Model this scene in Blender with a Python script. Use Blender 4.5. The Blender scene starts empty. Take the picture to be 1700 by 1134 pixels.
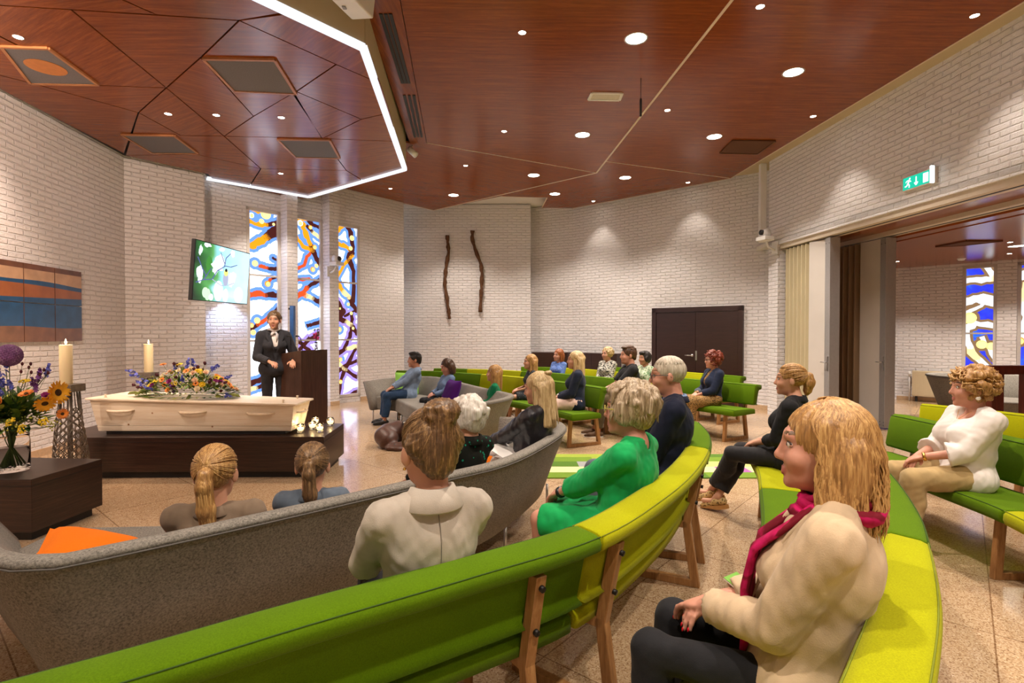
import bpy, bmesh, math, random
import numpy as np
from mathutils import Vector, Matrix, Euler, noise

random.seed(7)
RNG = np.random.default_rng(11)
SC = bpy.context.scene
COL = SC.collection
PI = math.pi

# ------------------------------------------------------------------ camera
FPX, CX, CY, CAMZ = 885.0, 850.0, 567.0, 1.5
PITCH = math.atan(13.5 / FPX)
_F = Vector((0, math.cos(PITCH), -math.sin(PITCH)))
_U = Vector((0, math.sin(PITCH), math.cos(PITCH)))
EYE = Vector((0, 0, CAMZ))


def ray(px, py):
    return _F + Vector((1, 0, 0)) * ((px - CX) / FPX) + _U * ((CY - py) / FPX)


def atz(px, py, z):
    d = ray(px, py)
    return EYE + d * ((z - CAMZ) / d.z)


def aty(px, py, y):
    d = ray(px, py)
    return EYE + d * (y / d.y)


def onwall(px, py, a, b):
    """point where the view ray meets the vertical plane through plan points a and b"""
    n = Vector((b[1] - a[1], -(b[0] - a[0]), 0))
    d = ray(px, py)
    return EYE + d * ((Vector((a[0], a[1], 0)) - EYE).dot(n) / d.dot(n))


cam_data = bpy.data.cameras.new('camera')
cam = bpy.data.objects.new('camera', cam_data)
COL.objects.link(cam)
cam.location = EYE
cam.rotation_euler = (PI / 2 - PITCH, 0, 0)
cam_data.sensor_width = 36
cam_data.lens = 36 * FPX / 1700
cam_data.clip_start = 0.05
SC.camera = cam
SC.view_settings.view_transform = 'Standard'
SC.view_settings.look = 'None'
SC.view_settings.gamma = 1
SC.view_settings.use_curve_mapping = False


# ------------------------------------------------------------------ materials
def srgb(r, g, b):
    f = lambda c: c / 12.92 if c <= 0.04045 else ((c + 0.055) / 1.055) ** 2.4
    return (f(r / 255), f(g / 255), f(b / 255))


class NT:
    def __init__(self, name):
        self.m = bpy.data.materials.new(name)
        self.m.use_nodes = True
        self.t = self.m.node_tree
        self.n = self.t.nodes
        self.b = self.n['Principled BSDF']

    def add(self, typ, **kw):
        nd = self.n.new(typ)
        for k, v in kw.items():
            if k.startswith('in_'):
                nd.inputs[k[3:].replace('_', ' ')].default_value = v
            else:
                setattr(nd, k, v)
        return nd

    def link(self, a, b):
        self.t.links.new(a, b)

    def coords(self, kind='Object', scale=(1, 1, 1), rot=(0, 0, 0)):
        tc = self.add('ShaderNodeTexCoord')
        mp = self.add('ShaderNodeMapping')
        mp.inputs['Scale'].default_value = scale
        mp.inputs['Rotation'].default_value = rot
        self.link(tc.outputs[kind], mp.inputs['Vector'])
        return mp.outputs['Vector']

    def noise(self, vec, scale, detail=3, rough=0.5):
        nz = self.add('ShaderNodeTexNoise')
        nz.inputs['Scale'].default_value = scale
        nz.inputs['Detail'].default_value = detail
        nz.inputs['Roughness'].default_value = rough
        if vec is not None:
            self.link(vec, nz.inputs['Vector'])
        return nz.outputs['Fac']

    def ramp(self, fac, stops, interp='LINEAR'):
        r = self.add('ShaderNodeValToRGB')
        r.color_ramp.interpolation = interp
        el = r.color_ramp.elements
        while len(el) < len(stops):
            el.new(0.5)
        for e, (p, c) in zip(el, stops):
            e.position = p
            e.color = (*c, 1) if len(c) == 3 else c
        self.link(fac, r.inputs['Fac'])
        return r.outputs['Color']

    def mix(self, fac, a, b, mode='MIX'):
        mx = self.add('ShaderNodeMix', data_type='RGBA', blend_type=mode)
        for s, v in ((mx.inputs['Factor'], fac), (mx.inputs[6], a), (mx.inputs[7], b)):
            if isinstance(v, (int, float)):
                s.default_value = v
            elif isinstance(v, tuple):
                s.default_value = (*v, 1)
            else:
                self.link(v, s)
        return mx.outputs[2]

    def math(self, op, a, b=0.0):
        mt = self.add('ShaderNodeMath', operation=op)
        for s, v in ((mt.inputs[0], a), (mt.inputs[1], b)):
            if isinstance(v, (int, float)):
                s.default_value = v
            else:
                self.link(v, s)
        return mt.outputs[0]

    def bump(self, h, strength=0.3, dist=0.01):
        bp = self.add('ShaderNodeBump')
        bp.inputs['Strength'].default_value = strength
        bp.inputs['Distance'].default_value = dist
        self.link(h, bp.inputs['Height'])
        self.link(bp.outputs['Normal'], self.b.inputs['Normal'])

    def base(self, c):
        if isinstance(c, tuple):
            self.b.inputs['Base Color'].default_value = (*c, 1)
        else:
            self.link(c, self.b.inputs['Base Color'])

    def set(self, rough=None, metal=None, spec=None, **kw):
        if rough is not None:
            self.b.inputs['Roughness'].default_value = rough
        if metal is not None:
            self.b.inputs['Metallic'].default_value = metal
        if spec is not None:
            self.b.inputs['Specular IOR Level'].default_value = spec
        for k, v in kw.items():
            self.b.inputs[k.replace('_', ' ')].default_value = v
        return self


_MC = {}


def plain(name, c, rough=0.5, metal=0, spec=0.5, var=0.08, scale=25, bump=0, **kw):
    if name in _MC:
        return _MC[name]
    t = NT(name)
    v = t.coords('Object')
    nz = t.noise(v, scale)
    lo = tuple(x * (1 - var) for x in c)
    hi = tuple(min(1, x * (1 + var)) for x in c)
    t.base(t.ramp(nz, [(0.3, lo), (0.7, hi)]))
    t.set(rough=rough, metal=metal, spec=spec, **kw)
    if bump:
        t.bump(t.noise(v, scale * 4), bump, 0.003)
    _MC[name] = t.m
    return t.m


def felt(name, c, c2=None, scale=260, bump=0.25, rough=0.95, var=0.22):
    """woven wool upholstery: fine flecks over a soft colour"""
    if name in _MC:
        return _MC[name]
    t = NT(name)
    v = t.coords('Object')
    fine = t.noise(v, scale, 2, 0.7)
    c2 = c2 or tuple(x * (1 - var) for x in c)
    hi = tuple(min(1, x * (1 + var)) for x in c)
    col = t.ramp(fine, [(0.3, c2), (0.52, c), (0.72, hi)])
    t.base(t.mix(0.25, col, t.ramp(t.noise(v, 6), [(0.3, tuple(x * .85 for x in c)), (0.7, hi)])))
    t.set(rough=rough, spec=0.08)
    t.b.inputs['Sheen Weight'].default_value = 0.04
    t.bump(fine, bump, 0.002)
    _MC[name] = t.m
    return t.m


def wood(name, c1, c2, c3, kind='Object', scale=(1, 12, 12), rough=0.4, ns=4, spec=0.4, bump=0.03, coat=0):
    """streaked wood grain, streaks along the first axis"""
    if name in _MC:
        return _MC[name]
    t = NT(name)
    v = t.coords(kind, scale)
    a = t.noise(v, ns, 6, 0.65)
    v2 = t.coords(kind, tuple(s * 3.3 for s in scale))
    b = t.noise(v2, ns * 1.7, 4, 0.7)
    f = t.math('ADD', t.math('MULTIPLY', a, 0.65), t.math('MULTIPLY', b, 0.35))
    t.base(t.ramp(f, [(0.32, c1), (0.5, c2), (0.66, c3)]))
    t.set(rough=rough, spec=spec)
    if coat:
        t.b.inputs['Coat Weight'].default_value = coat
        t.b.inputs['Coat Roughness'].default_value = 0.15
    t.bump(b, bump, 0.002)
    _MC[name] = t.m
    return t.m


def emit(name, c, s):
    if name in _MC:
        return _MC[name]
    t = NT(name)
    t.base((0, 0, 0))
    t.b.inputs['Emission Color'].default_value = (*c, 1)
    t.b.inputs['Emission Strength'].default_value = s
    _MC[name] = t.m
    return t.m


def glass(name, tint=(1, 1, 1), rough=0.02, ior=1.45):
    if name in _MC:
        return _MC[name]
    t = NT(name)
    t.base(tint)
    t.set(rough=rough)
    t.b.inputs['Transmission Weight'].default_value = 1
    t.b.inputs['IOR'].default_value = ior
    _MC[name] = t.m
    return t.m


# ------------------------------------------------------------------ mesh builder
class MB:
    def __init__(self):
        self.v, self.f, self.mi, self.uv, self.sm = [], [], [], {}, []
        self.cur = 0
        self.smooth = False

    def face(self, ids, uv=None):
        if uv:
            self.uv[len(self.f)] = uv
        self.f.append(tuple(ids))
        self.mi.append(self.cur)
        self.sm.append(self.smooth)

    def add(self, pts):
        b = len(self.v)
        self.v += [tuple(p) for p in pts]
        return b

    def box(self, c, s, M=None):
        c = Vector(c)
        h = Vector(s) / 2
        P = [Vector((x * h.x, y * h.y, z * h.z)) for x in (-1, 1) for y in (-1, 1) for z in (-1, 1)]
        if M is not None:
            P = [M @ p for p in P]
        b = self.add([p + c for p in P])
        for q in ((0, 1, 3, 2), (4, 6, 7, 5), (0, 4, 5, 1), (2, 3, 7, 6), (0, 2, 6, 4), (1, 5, 7, 3)):
            self.face([b + i for i in q])
        return self

    def bar(self, p, q, w, h, up=(0, 0, 1)):
        """rectangular bar from p to q; w across, h along up"""
        p, q = Vector(p), Vector(q)
        d = (q - p).normalized()
        u = Vector(up)
        s = d.cross(u)
        if s.length < 1e-5:
            s = Vector((1, 0, 0))
        s.normalize()
        u = s.cross(d).normalized()
        P = []
        for e in (p, q):
            for a, c in ((-1, -1), (1, -1), (1, 1), (-1, 1)):
                P.append(e + s * a * w / 2 + u * c * h / 2)
        b = self.add(P)
        self.face([b + 3, b + 2, b + 1, b])
        self.face([b + 4, b + 5, b + 6, b + 7])
        for i in range(4):
            j = (i + 1) % 4
            self.face([b + i, b + j, b + 4 + j, b + 4 + i])
        return self

    def prism(self, poly, z0, z1, uvf=None):
        n = len(poly)
        area = sum(poly[i][0] * poly[(i + 1) % n][1] - poly[(i + 1) % n][0] * poly[i][1] for i in range(n))
        if area < 0:
            poly = list(reversed(poly))
        b = self.add([(p[0], p[1], z0) for p in poly] + [(p[0], p[1], z1) for p in poly])
        lo = list(range(n - 1, -1, -1))
        self.face([b + i for i in lo], [uvf(poly[i]) for i in lo] if uvf else None)
        self.face([b + n + i for i in range(n)], [uvf(poly[i]) for i in range(n)] if uvf else None)
        for i in range(n):
            j = (i + 1) % n
            self.face([b + i, b + j, b + n + j, b + n + i])
        return self

    def extrude(self, poly3, d):
        """solid from a planar 3-D polygon pushed along d"""
        n = len(poly3)
        d = Vector(d)
        P = [Vector(p) for p in poly3]
        nn = sum(((P[i] - P[0]).cross(P[(i + 1) % n] - P[0]) for i in range(n)), Vector())
        if nn.dot(d) > 0:
            P.reverse()
        b = self.add(P + [p + d for p in P])
        self.face([b + i for i in range(n)])
        self.face([b + 2 * n - 1 - i for i in range(n)])
        for i in range(n):
            j = (i + 1) % n
            self.face([b + j, b + i, b + n + i, b + n + j])
        return self

    def loft(self, rings, cap=True, closed=True):
        n = len(rings[0])
        b = self.add([p for r in rings for p in r])
        m = n if closed else n - 1
        for i in range(len(rings) - 1):
            for j in range(m):
                k = (j + 1) % n
                self.face([b + i * n + j, b + i * n + k, b + (i + 1) * n + k, b + (i + 1) * n + j])
        if cap and closed:
            self.face([b + n - 1 - j for j in range(n)])
            e = b + (len(rings) - 1) * n
            self.face([e + j for j in range(n)])
        return self

    def tube(self, path, r, n=8, flat=1.0, cap=True, up=None):
        P = [Vector(p) for p in path]
        R = r if isinstance(r, (list, tuple, np.ndarray)) else [r] * len(P)
        rings = []
        prev = None
        for i, p in enumerate(P):
            d = (P[min(i + 1, len(P) - 1)] - P[max(i - 1, 0)])
            if d.length < 1e-9:
                d = Vector((0, 0, 1))
            d.normalize()
            if prev is None:
                s = d.cross(Vector(up) if up else Vector((0, 0, 1)))
                if s.length < 1e-3:
                    s = d.cross(Vector((1, 0, 0)))
            else:
                s = prev - d * prev.dot(d)
            s.normalize()
            prev = s
            u = s.cross(d)
            rings.append([p + (s * math.cos(2 * PI * k / n) + u * flat * math.sin(2 * PI * k / n)) * R[i] for k in range(n)])
        sm = self.smooth
        self.smooth = True
        self.loft(rings, cap)
        self.smooth = sm
        return self

    def lathe(self, prof, n=24, c=(0, 0, 0), cap=True):
        c = Vector(c)
        rings = [[c + Vector((r * math.cos(2 * PI * k / n), r * math.sin(2 * PI * k / n), z)) for k in range(n)] for r, z in prof]
        sm = self.smooth
        self.smooth = True
        self.loft(rings, cap)
        self.smooth = sm
        return self

    def ball(self, c, r, n=10, m=7, M=None):
        c = Vector(c)
        rr = Vector(r) if isinstance(r, (tuple, list, Vector)) else Vector((r, r, r))
        rings = []
        for i in range(m + 1):
            t = PI * (i / m)
            t = min(max(t, 0.02), PI - 0.02)
            ring = []
            for k in range(n):
                a = 2 * PI * k / n
                p = Vector((rr.x * math.sin(t) * math.cos(a), rr.y * math.sin(t) * math.sin(a), -rr.z * math.cos(t)))
                ring.append(c + (M @ p if M is not None else p))
            rings.append(ring)
        sm = self.smooth
        self.smooth = True
        self.loft(rings)
        self.smooth = sm
        return self

    def poly(self, pts, uv=None):
        b = self.add(pts)
        self.face([b + i for i in range(len(pts))], uv)
        return self

    def build(self, name, mats, parent=None, bevel=0, seg=2, subsurf=0, loc=None):
        me = bpy.data.meshes.new(name)
        me.from_pydata([tuple(v) for v in self.v], [], self.f)
        if not isinstance(mats, (list, tuple)):
            mats = [mats]
        for m in mats:
            me.materials.append(m)
        me.polygons.foreach_set('material_index', self.mi)
        me.polygons.foreach_set('use_smooth', self.sm)
        if self.uv:
            ul = me.uv_layers.new(name='UVMap')
            for fi, uv in self.uv.items():
                p = me.polygons[fi]
                for k, li in enumerate(p.loop_indices):
                    ul.data[li].uv = uv[k]
        me.update()
        return link(name, me, parent, bevel, seg, subsurf, loc)


def link(name, me, parent=None, bevel=0, seg=2, subsurf=0, loc=None):
    o = bpy.data.objects.new(name, me)
    COL.objects.link(o)
    if parent is not None:
        o.parent = parent
    if loc is not None:
        o.location = loc
    if bevel:
        md = o.modifiers.new('bevel', 'BEVEL')
        md.width = bevel
        md.segments = seg
        md.limit_method = 'ANGLE'
        md.angle_limit = math.radians(40)
        md.harden_normals = False
    if subsurf:
        md = o.modifiers.new('sub', 'SUBSURF')
        md.levels = md.render_levels = subsurf
    return o


def thing(name, label, cat, loc=(0, 0, 0), rz=0, group=None, scale=1):
    o = bpy.data.objects.new(name, None)
    COL.objects.link(o)
    o.location = loc
    o.rotation_euler = (0, 0, rz)
    o.scale = (scale,) * 3
    o.empty_display_size = 0.1
    return tag(o, label, cat, group)


def tag(o, label, cat, group=None, kind=None):
    o['label'] = label
    o['category'] = cat
    if group:
        o['group'] = group
    if kind:
        o['kind'] = kind
    return o


def struct(o, label=None):
    o['kind'] = 'structure'
    if label:
        o['label'] = label
    return o


def dup(root, loc, rz, label, group=None):
    r = root.copy()
    COL.objects.link(r)
    r.location = loc
    r.rotation_euler = (0, 0, rz)
    r['label'] = label
    if group:
        r['group'] = group
    def rec(a, b):
        for ch in list(a.children):
            c = ch.copy()
            COL.objects.link(c)
            c.parent = b
            rec(ch, c)
    rec(root, r)
    return r


def lamp(kind, name, loc, energy, color, size=0.1, target=None, angle=60, blend=0.5):
    ld = bpy.data.lights.new(name, kind)
    ld.energy = energy
    ld.color = color
    if kind == 'SPOT':
        ld.spot_size = math.radians(angle)
        ld.spot_blend = blend
        ld.shadow_soft_size = size
    elif kind == 'POINT':
        ld.shadow_soft_size = size
    elif kind == 'AREA':
        ld.size = size
    o = bpy.data.objects.new(name, ld)
    COL.objects.link(o)
    o.location = loc
    d = (Vector(target) - Vector(loc)) if target is not None else Vector((0, 0, -1))
    o.rotation_euler = d.to_track_quat('-Z', 'Y').to_euler()
    return o
# ================================================================== MATERIALS OF THE SHELL
def brick_mat(name, c, strength=0.75, uvk='UV'):
    t = NT(name)
    v = t.coords(uvk)
    wob = t.add('ShaderNodeTexNoise')
    wob.inputs['Scale'].default_value = 6
    wob.inputs['Detail'].default_value = 3
    t.link(v, wob.inputs['Vector'])
    off = t.add('ShaderNodeVectorMath', operation='SCALE')
    t.link(wob.outputs['Color'], off.inputs[0])
    off.inputs['Scale'].default_value = 0.022
    add = t.add('ShaderNodeVectorMath', operation='ADD')
    t.link(v, add.inputs[0])
    t.link(off.outputs[0], add.inputs[1])
    br = t.add('ShaderNodeTexBrick')
    br.inputs['Scale'].default_value = 1
    br.inputs['Brick Width'].default_value = 0.23
    br.inputs['Row Height'].default_value = 0.068
    br.inputs['Mortar Size'].default_value = 0.011
    br.inputs['Mortar Smooth'].default_value = 0.7
    br.inputs['Color1'].default_value = (0.75, 0.75, 0.75, 1)
    br.inputs['Color2'].default_value = (1, 1, 1, 1)
    br.inputs['Mortar'].default_value = (0, 0, 0, 1)
    t.link(add.outputs[0], br.inputs['Vector'])
    rough = t.noise(v, 45, 4, 0.65)
    big = t.noise(v, 9, 3, 0.6)
    h = t.math('ADD', t.math('MULTIPLY', br.outputs['Color'], 0.6),
               t.math('ADD', t.math('MULTIPLY', rough, 0.35), t.math('MULTIPLY', big, 0.4)))
    t.bump(h, strength, 0.028)
    t.base(t.mix(t.noise(v, 2.5), tuple(x * 0.93 for x in c), c))
    t.set(rough=0.6, spec=0.3)
    return t.m


M_BRICK = brick_mat('white_painted_brick', (0.84, 0.81, 0.81), 1.0)
M_BEIGE = plain('beige_plaster', (0.56, 0.46, 0.29), 0.7, var=0.03, scale=3)
M_WHITE = plain('white_paint', (0.80, 0.79, 0.77), 0.45, var=0.03, scale=4)
M_OFFW = plain('offwhite_plaster', (0.75, 0.72, 0.66), 0.8, var=0.03, scale=3)
M_FRAMEW = plain('window_frame_paint', (0.62, 0.58, 0.53), 0.5, var=0.03)
M_BLACK = plain('matte_black', (0.012, 0.012, 0.013), 0.5)
M_CHROME = plain('brushed_steel', (0.62, 0.62, 0.63), 0.28, metal=1, var=0.05)
M_CEIL = wood('ceiling_veneer', srgb(104, 48, 14), srgb(134, 66, 22), srgb(158, 84, 32), 'UV', (0.5, 9, 9), 0.2, 3.2, spec=0.28, bump=0.01)
M_CEILGAP = plain('ceiling_seam', (0.02, 0.012, 0.01), 0.8)
M_TRIMW = plain('ceiling_edge_strip', (0.75, 0.62, 0.48), 0.5, var=0.03)
M_DARKW = wood('dark_macassar', srgb(26, 15, 12), srgb(46, 28, 22), srgb(72, 46, 36), 'Object', (0.9, 0.9, 26), 0.32, 3, spec=0.5)
M_DARKV = wood('dark_macassar_upright', srgb(44, 27, 20), srgb(66, 42, 32), srgb(88, 58, 44), 'Object', (24, 24, 0.8), 0.3, 3, spec=0.5)
M_DOORW = wood('wenge_door', srgb(40, 24, 22), srgb(52, 32, 29), srgb(62, 40, 35), 'Object', (1.2, 1.2, 20), 0.3, 3, spec=0.5)

# floor: terrazzo tiles laid on the diagonal
t = NT('terrazzo_floor')
D1 = Vector((-1030, 885)).normalized()
D2 = Vector((750, 885)).normalized()
ang = math.atan2(D2.y, D2.x)
tc = t.add('ShaderNodeTexCoord')
mp = t.add('ShaderNodeMapping')
mp.inputs['Rotation'].default_value = (0, 0, -ang)
mp.inputs['Location'].default_value = (-1.165 + 8, -1.47 + 8, 0)
t.link(tc.outputs['Object'], mp.inputs['Vector'])
grid = t.add('ShaderNodeTexBrick', offset=0.0)
grid.inputs['Scale'].default_value = 1
grid.inputs['Brick Width'].default_value = 0.8
grid.inputs['Row Height'].default_value = 0.8
grid.inputs['Mortar Size'].default_value = 0.004
grid.inputs['Mortar Smooth'].default_value = 0.2
grid.inputs['Color1'].default_value = (1, 1, 1, 1)
grid.inputs['Color2'].default_value = (0.94, 0.94, 0.94, 1)
grid.inputs['Mortar'].default_value = (0.5, 0.42, 0.36, 1)
t.link(mp.outputs['Vector'], grid.inputs['Vector'])
vo = t.add('ShaderNodeTexVoronoi', feature='F1')
vo.inputs['Scale'].default_value = 165
t.link(tc.outputs['Object'], vo.inputs['Vector'])
bw = t.add('ShaderNodeRGBToBW')
t.link(vo.outputs['Color'], bw.inputs[0])
spk = t.ramp(bw.outputs[0], [(0.14, srgb(150, 118, 92)), (0.34, srgb(188, 160, 130)), (0.55, srgb(200, 174, 144)), (0.75, srgb(208, 186, 158)), (0.92, srgb(222, 204, 182))])
t.base(t.mix(1.0, t.mix(1.0, spk, (.88, .83, .74), 'MULTIPLY'), grid.outputs['Color'], 'MULTIPLY'))
t.set(spec=0.5)
t.link(t.ramp(t.noise(tc.outputs['Object'], 1.2), [(0.3, (0.10,) * 3), (0.7, (0.2,) * 3)]), t.b.inputs['Roughness'])
M_FLOOR = t.m

# ================================================================== FLOOR AND WALLS
fl = MB()
fl.prism([(-7.5, -4.2), (14.5, -4.2), (14.5, 15.5), (-7.5, 15.5)], -0.15, 0.0)
struct(fl.build('floor', M_FLOOR))


def wall(name, a, b, z0=0.0, z1=4.78, th=0.25, mat=None, side=None, parent=None):
    """brick wall whose room-side face runs through plan points a and b; thickness away from the room centre"""
    a, b = Vector((a[0], a[1])), Vector((b[0], b[1]))
    d = (b - a).normalized()
    n = Vector((d.y, -d.x))
    ref = Vector(side or (-1.0, 5.5))
    if n.dot(a - ref) < 0:
        n = -n
    c = [a, b, b + n * th, a + n * th]
    L = (b - a).length
    m = MB()
    B = m.add([(p.x, p.y, z) for z in (z0, z1) for p in c])
    uvq = lambda u0, u1: [(u0, z0), (u1, z0), (u1, z1), (u0, z1)]
    flip = (d.x * n.y - d.y * n.x) < 0
    def quad(i, j, u0, u1):
        ids = [B + i, B + j, B + 4 + j, B + 4 + i]
        uv = uvq(u0, u1)
        if flip:
            ids.reverse()
            uv.reverse()
        m.face(ids, uv)
    quad(0, 1, 0, L)
    quad(1, 2, L, L + th)
    quad(2, 3, 0, L)
    quad(3, 0, 0, th)
    lo, hi = [B, B + 3, B + 2, B + 1], [B + 4, B + 5, B + 6, B + 7]
    if flip:
        lo.reverse()
        hi.reverse()
    m.face(lo, [(0, 0), (0, th), (L, th), (L, 0)] if not flip else [(L, 0), (L, th), (0, th), (0, 0)])
    m.face(hi, [(0, 0), (L, 0), (L, th), (0, th)] if not flip else [(0, th), (L, th), (L, 0), (0, 0)])
    o = m.build(name, mat or M_BRICK, parent)
    if parent is None:
        struct(o)
    return o


ZC, ZM = 4.2, 4.62           # canopy and main ceiling
LW0, LW1 = Vector((-4.55, -4.0)), Vector((-5.95, 8.21))
W2B = Vector((-5.22, 9.09))
WA, WB = Vector((-5.38, 9.37)), Vector((-2.59, 12.78))
wall('wall_left', LW0, LW1)
wall('wall_podium', LW1, W2B)
WU = (WB - WA).normalized()
WN = Vector((WU.y, -WU.x))           # towards the room
WZ0, WZ1 = 0.12, 3.86


def wpt(px, py=600, off=0.0):
    p = onwall(px, py, WA + WN * off, WB + WN * off)
    return p


def wu(px, off=0.0):
    p = wpt(px, 600, off)
    return (Vector((p.x, p.y)) - WA).dot(WU)


PD = 0.26
pier1 = (wu(478, PD), wu(495.5, PD))
pier2 = (wu(548, PD), wu(563, PD))
win_spans = [(wu(410.5), pier1[0]), (pier1[1], pier2[0]), (pier2[1], wu(598))]
LWIN = (WB - WA).length
wp = lambda u, off=0.0: WA + WU * u + WN * off
root = wall('wall_window', wp(-0.5), wp(win_spans[0][0]))
for nm, (u0, u1) in (('wall_window_pier', pier1), ('wall_window_pier', pier2), ('wall_window_end', (win_spans[2][1], LWIN))):
    pd = PD if 'pier' in nm else 0
    wall(nm, wp(u0, pd), wp(u1, pd), th=0.25 + pd)
for (u0, u1) in win_spans:
    wall('wall_window_lintel', wp(u0), wp(u1), WZ1, 4.78)
    wall('wall_window_sill', wp(u0), wp(u1), 0, WZ0)

SW = 13.62
wall('wall_back', (-3.2, SW), (0.476, SW))
wall('wall_back_return', (0.474, SW + 0.02), (0.474, 14.4), th=0.2, side=(2, 10))
wall('wall_recess', (0.2, 14.15), (1.53, 13.5), side=(1, 8))
DA, DB = Vector((1.53, 13.5)), Vector((5.0, 10.38))
wall('wall_doors', DA, DB, side=(1, 8))
RX = lambda y: 4.85 + 0.0734 * (8.3 - y)
# right wall: pier, beam over the wide opening
wall('wall_right_pier', (RX(9.86), 9.86), (RX(9.56), 9.56), th=0.3, side=(0, 7))
wall('wall_right_beam', (RX(9.56), 9.56), (RX(-4), -4.0), 3.09, 4.78, 0.3, side=(0, 7))
wall('wall_near', (-5.2, -4.0), (14.0, -4.0), side=(0, 5))
wall('wall_right_corner', (RX(9.86), 9.86), (5.1, 10.5), th=0.2, side=(0, 7))

# baseboards (tiled skirting)
M_SKIRT = plain('stone_skirting', srgb(196, 166, 132), 0.35, var=0.1, scale=30)
def skirt(name, a, b, side, h=0.09):
    a, b = Vector(a), Vector(b)
    d = (b - a).normalized()
    n = Vector((d.y, -d.x))
    if n.dot(Vector(side) - a) < 0:
        n = -n
    m = MB()
    m.prism([a, b, b + n * 0.015, a + n * 0.015], 0, h)
    struct(m.build(name, M_SKIRT))
skirt('baseboard_doors', DA + (DB - DA) * 0.0, DB, (0, 7))
skirt('baseboard_left', LW0, LW1, (0, 5))
skirt('baseboard_back', (-2.7, SW), (0.47, SW), (0, 5))
skirt('baseboard_window', wp(win_spans[2][1]), WB, (0, 5))
for k, (u0, u1) in enumerate((pier1, pier2)):
    skirt('baseboard_pier', wp(u0, PD), wp(u1, PD), (0, 5))

# other room beyond the folding partition
OA, OB = Vector((8.72, 12.06)), Vector((11.6, 9.05))
OU = (OB - OA).normalized()
owall = lambda px, py=550: onwall(px, py, OA, OB)
def ou(px):
    p = owall(px)
    return (Vector((p.x, p.y)) - OA).dot(OU)
ow = lambda u, off=0.0: OA + OU * u + Vector((-abs(OU.y), -abs(OU.x))) * off
OS = (8, 6)
OZ = 2.97
o_spans = [(ou(1597), ou(1655)), (ou(1688), ou(1752))]
wall('wall_annex_radiator', ow(0), ow(o_spans[0][0]), 0, OZ + 0.2, side=OS)
wall('wall_annex_pier', ow(o_spans[0][1], 0.08), ow(o_spans[1][0], 0.08), 0, OZ + 0.2, th=0.33, side=OS)
wall('wall_annex_end', ow(o_spans[1][1]), ow(5.2), 0, OZ + 0.2, side=OS)
for (u0, u1) in o_spans:
    wall('wall_annex_sill', ow(u0), ow(u1), 0, 0.6, side=OS)
    wall('wall_annex_lintel', ow(u0), ow(u1), OZ - 0.06, OZ + 0.2, side=OS)
wall('wall_annex_back', (5.1, 12.9), OA, 0, OZ + 0.2, side=OS)
wall('wall_annex_side', ow(5.2), (13.6, -4), 0, OZ + 0.2, side=OS)
skirt('baseboard_annex', ow(0), ow(o_spans[0][0]), OS)
# blue door leaf at the annex corner
dm = MB()
dp0, dp1 = Vector((8.15, 12.16)), Vector((8.6, 12.0))
dm.prism([dp0, dp1, dp1 + Vector((.02, .05)), dp0 + Vector((.02, .05))], 0, 2.1)
struct(dm.build('door_2', plain('navy_door', srgb(40, 66, 150), 0.4)))

# ================================================================== STAINED GLASS
E_WHITE = emit('glass_white', (0.84, 0.89, 1.0), 3.0)
E_BLUE = emit('glass_blue', (0.15, 0.33, 0.95), 0.95)
E_LILAC = emit('glass_lilac', (0.38, 0.27, 0.95), 1.0)
E_BROWN = emit('glass_brown', (0.075, 0.014, 0.012), 0.8)
E_RED = emit('glass_red', (0.80, 0.10, 0.02), 0.85)
E_ORANGE = emit('glass_orange', (0.95, 0.35, 0.01), 0.95)
E_YELL = emit('glass_yellow', (1.0, 0.86, 0.25), 1.1)
E_CREAM = emit('glass_cream', (0.95, 0.72, 0.35), 1.0)
def deep_blue():
    t = NT('glass_deep_blue')
    v = t.coords('Object')
    c = t.ramp(t.noise(v, 2.2, 4, 0.7), [(0.3, (0.02, 0.02, 0.62)), (0.55, (0.03, 0.06, 0.85)), (0.75, (0.02, 0.25, 0.9))])
    t.base((0, 0, 0))
    t.link(c, t.b.inputs['Emission Color'])
    t.b.inputs['Emission Strength'].default_value = 1.0
    return t.m
E_DEEP = deep_blue()
E_TAN = emit('glass_tan', (0.30, 0.17, 0.08), 0.8)
GM = [E_WHITE, E_BLUE, E_LILAC, E_BROWN, E_RED, E_ORANGE, E_YELL, E_CREAM, E_DEEP, E_TAN, emit('glass_white_soft', (0.80, 0.86, 0.95), 1.0)]
WH, BL, LI, BR, RE, OR, YE, CR, DE, TA, WS = range(11)


def clip(poly, x0, x1, y0, y1):
    for ax, lim, sg in ((0, x0, 1), (0, x1, -1), (1, y0, 1), (1, y1, -1)):
        out = []
        for i in range(len(poly)):
            a, b = poly[i], poly[(i + 1) % len(poly)]
            da, db = (a[ax] - lim) * sg, (b[ax] - lim) * sg
            if da >= 0:
                out.append(a)
            if (da >= 0) != (db >= 0):
                k = da / (da - db)
                out.append((a[0] + (b[0] - a[0]) * k, a[1] + (b[1] - a[1]) * k))
        poly = out
        if len(poly) < 3:
            return None
    return poly


def wobble(path, n=4, amp=0.10):
    out = []
    for i in range(len(path) - 1):
        (x0, y0, w0), (x1, y1, w1) = path[i], path[i + 1]
        for k in range(n):
            f = k / n
            w = w0 + (w1 - w0) * f
            j = amp * w * 2.6
            out.append((x0 + (x1 - x0) * f + random.uniform(-j, j) * (k > 0), y0 + (y1 - y0) * f + random.uniform(-j, j) * (k > 0), w * random.uniform(0.75, 1.3)))
    out.append(path[-1])
    return out


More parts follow.
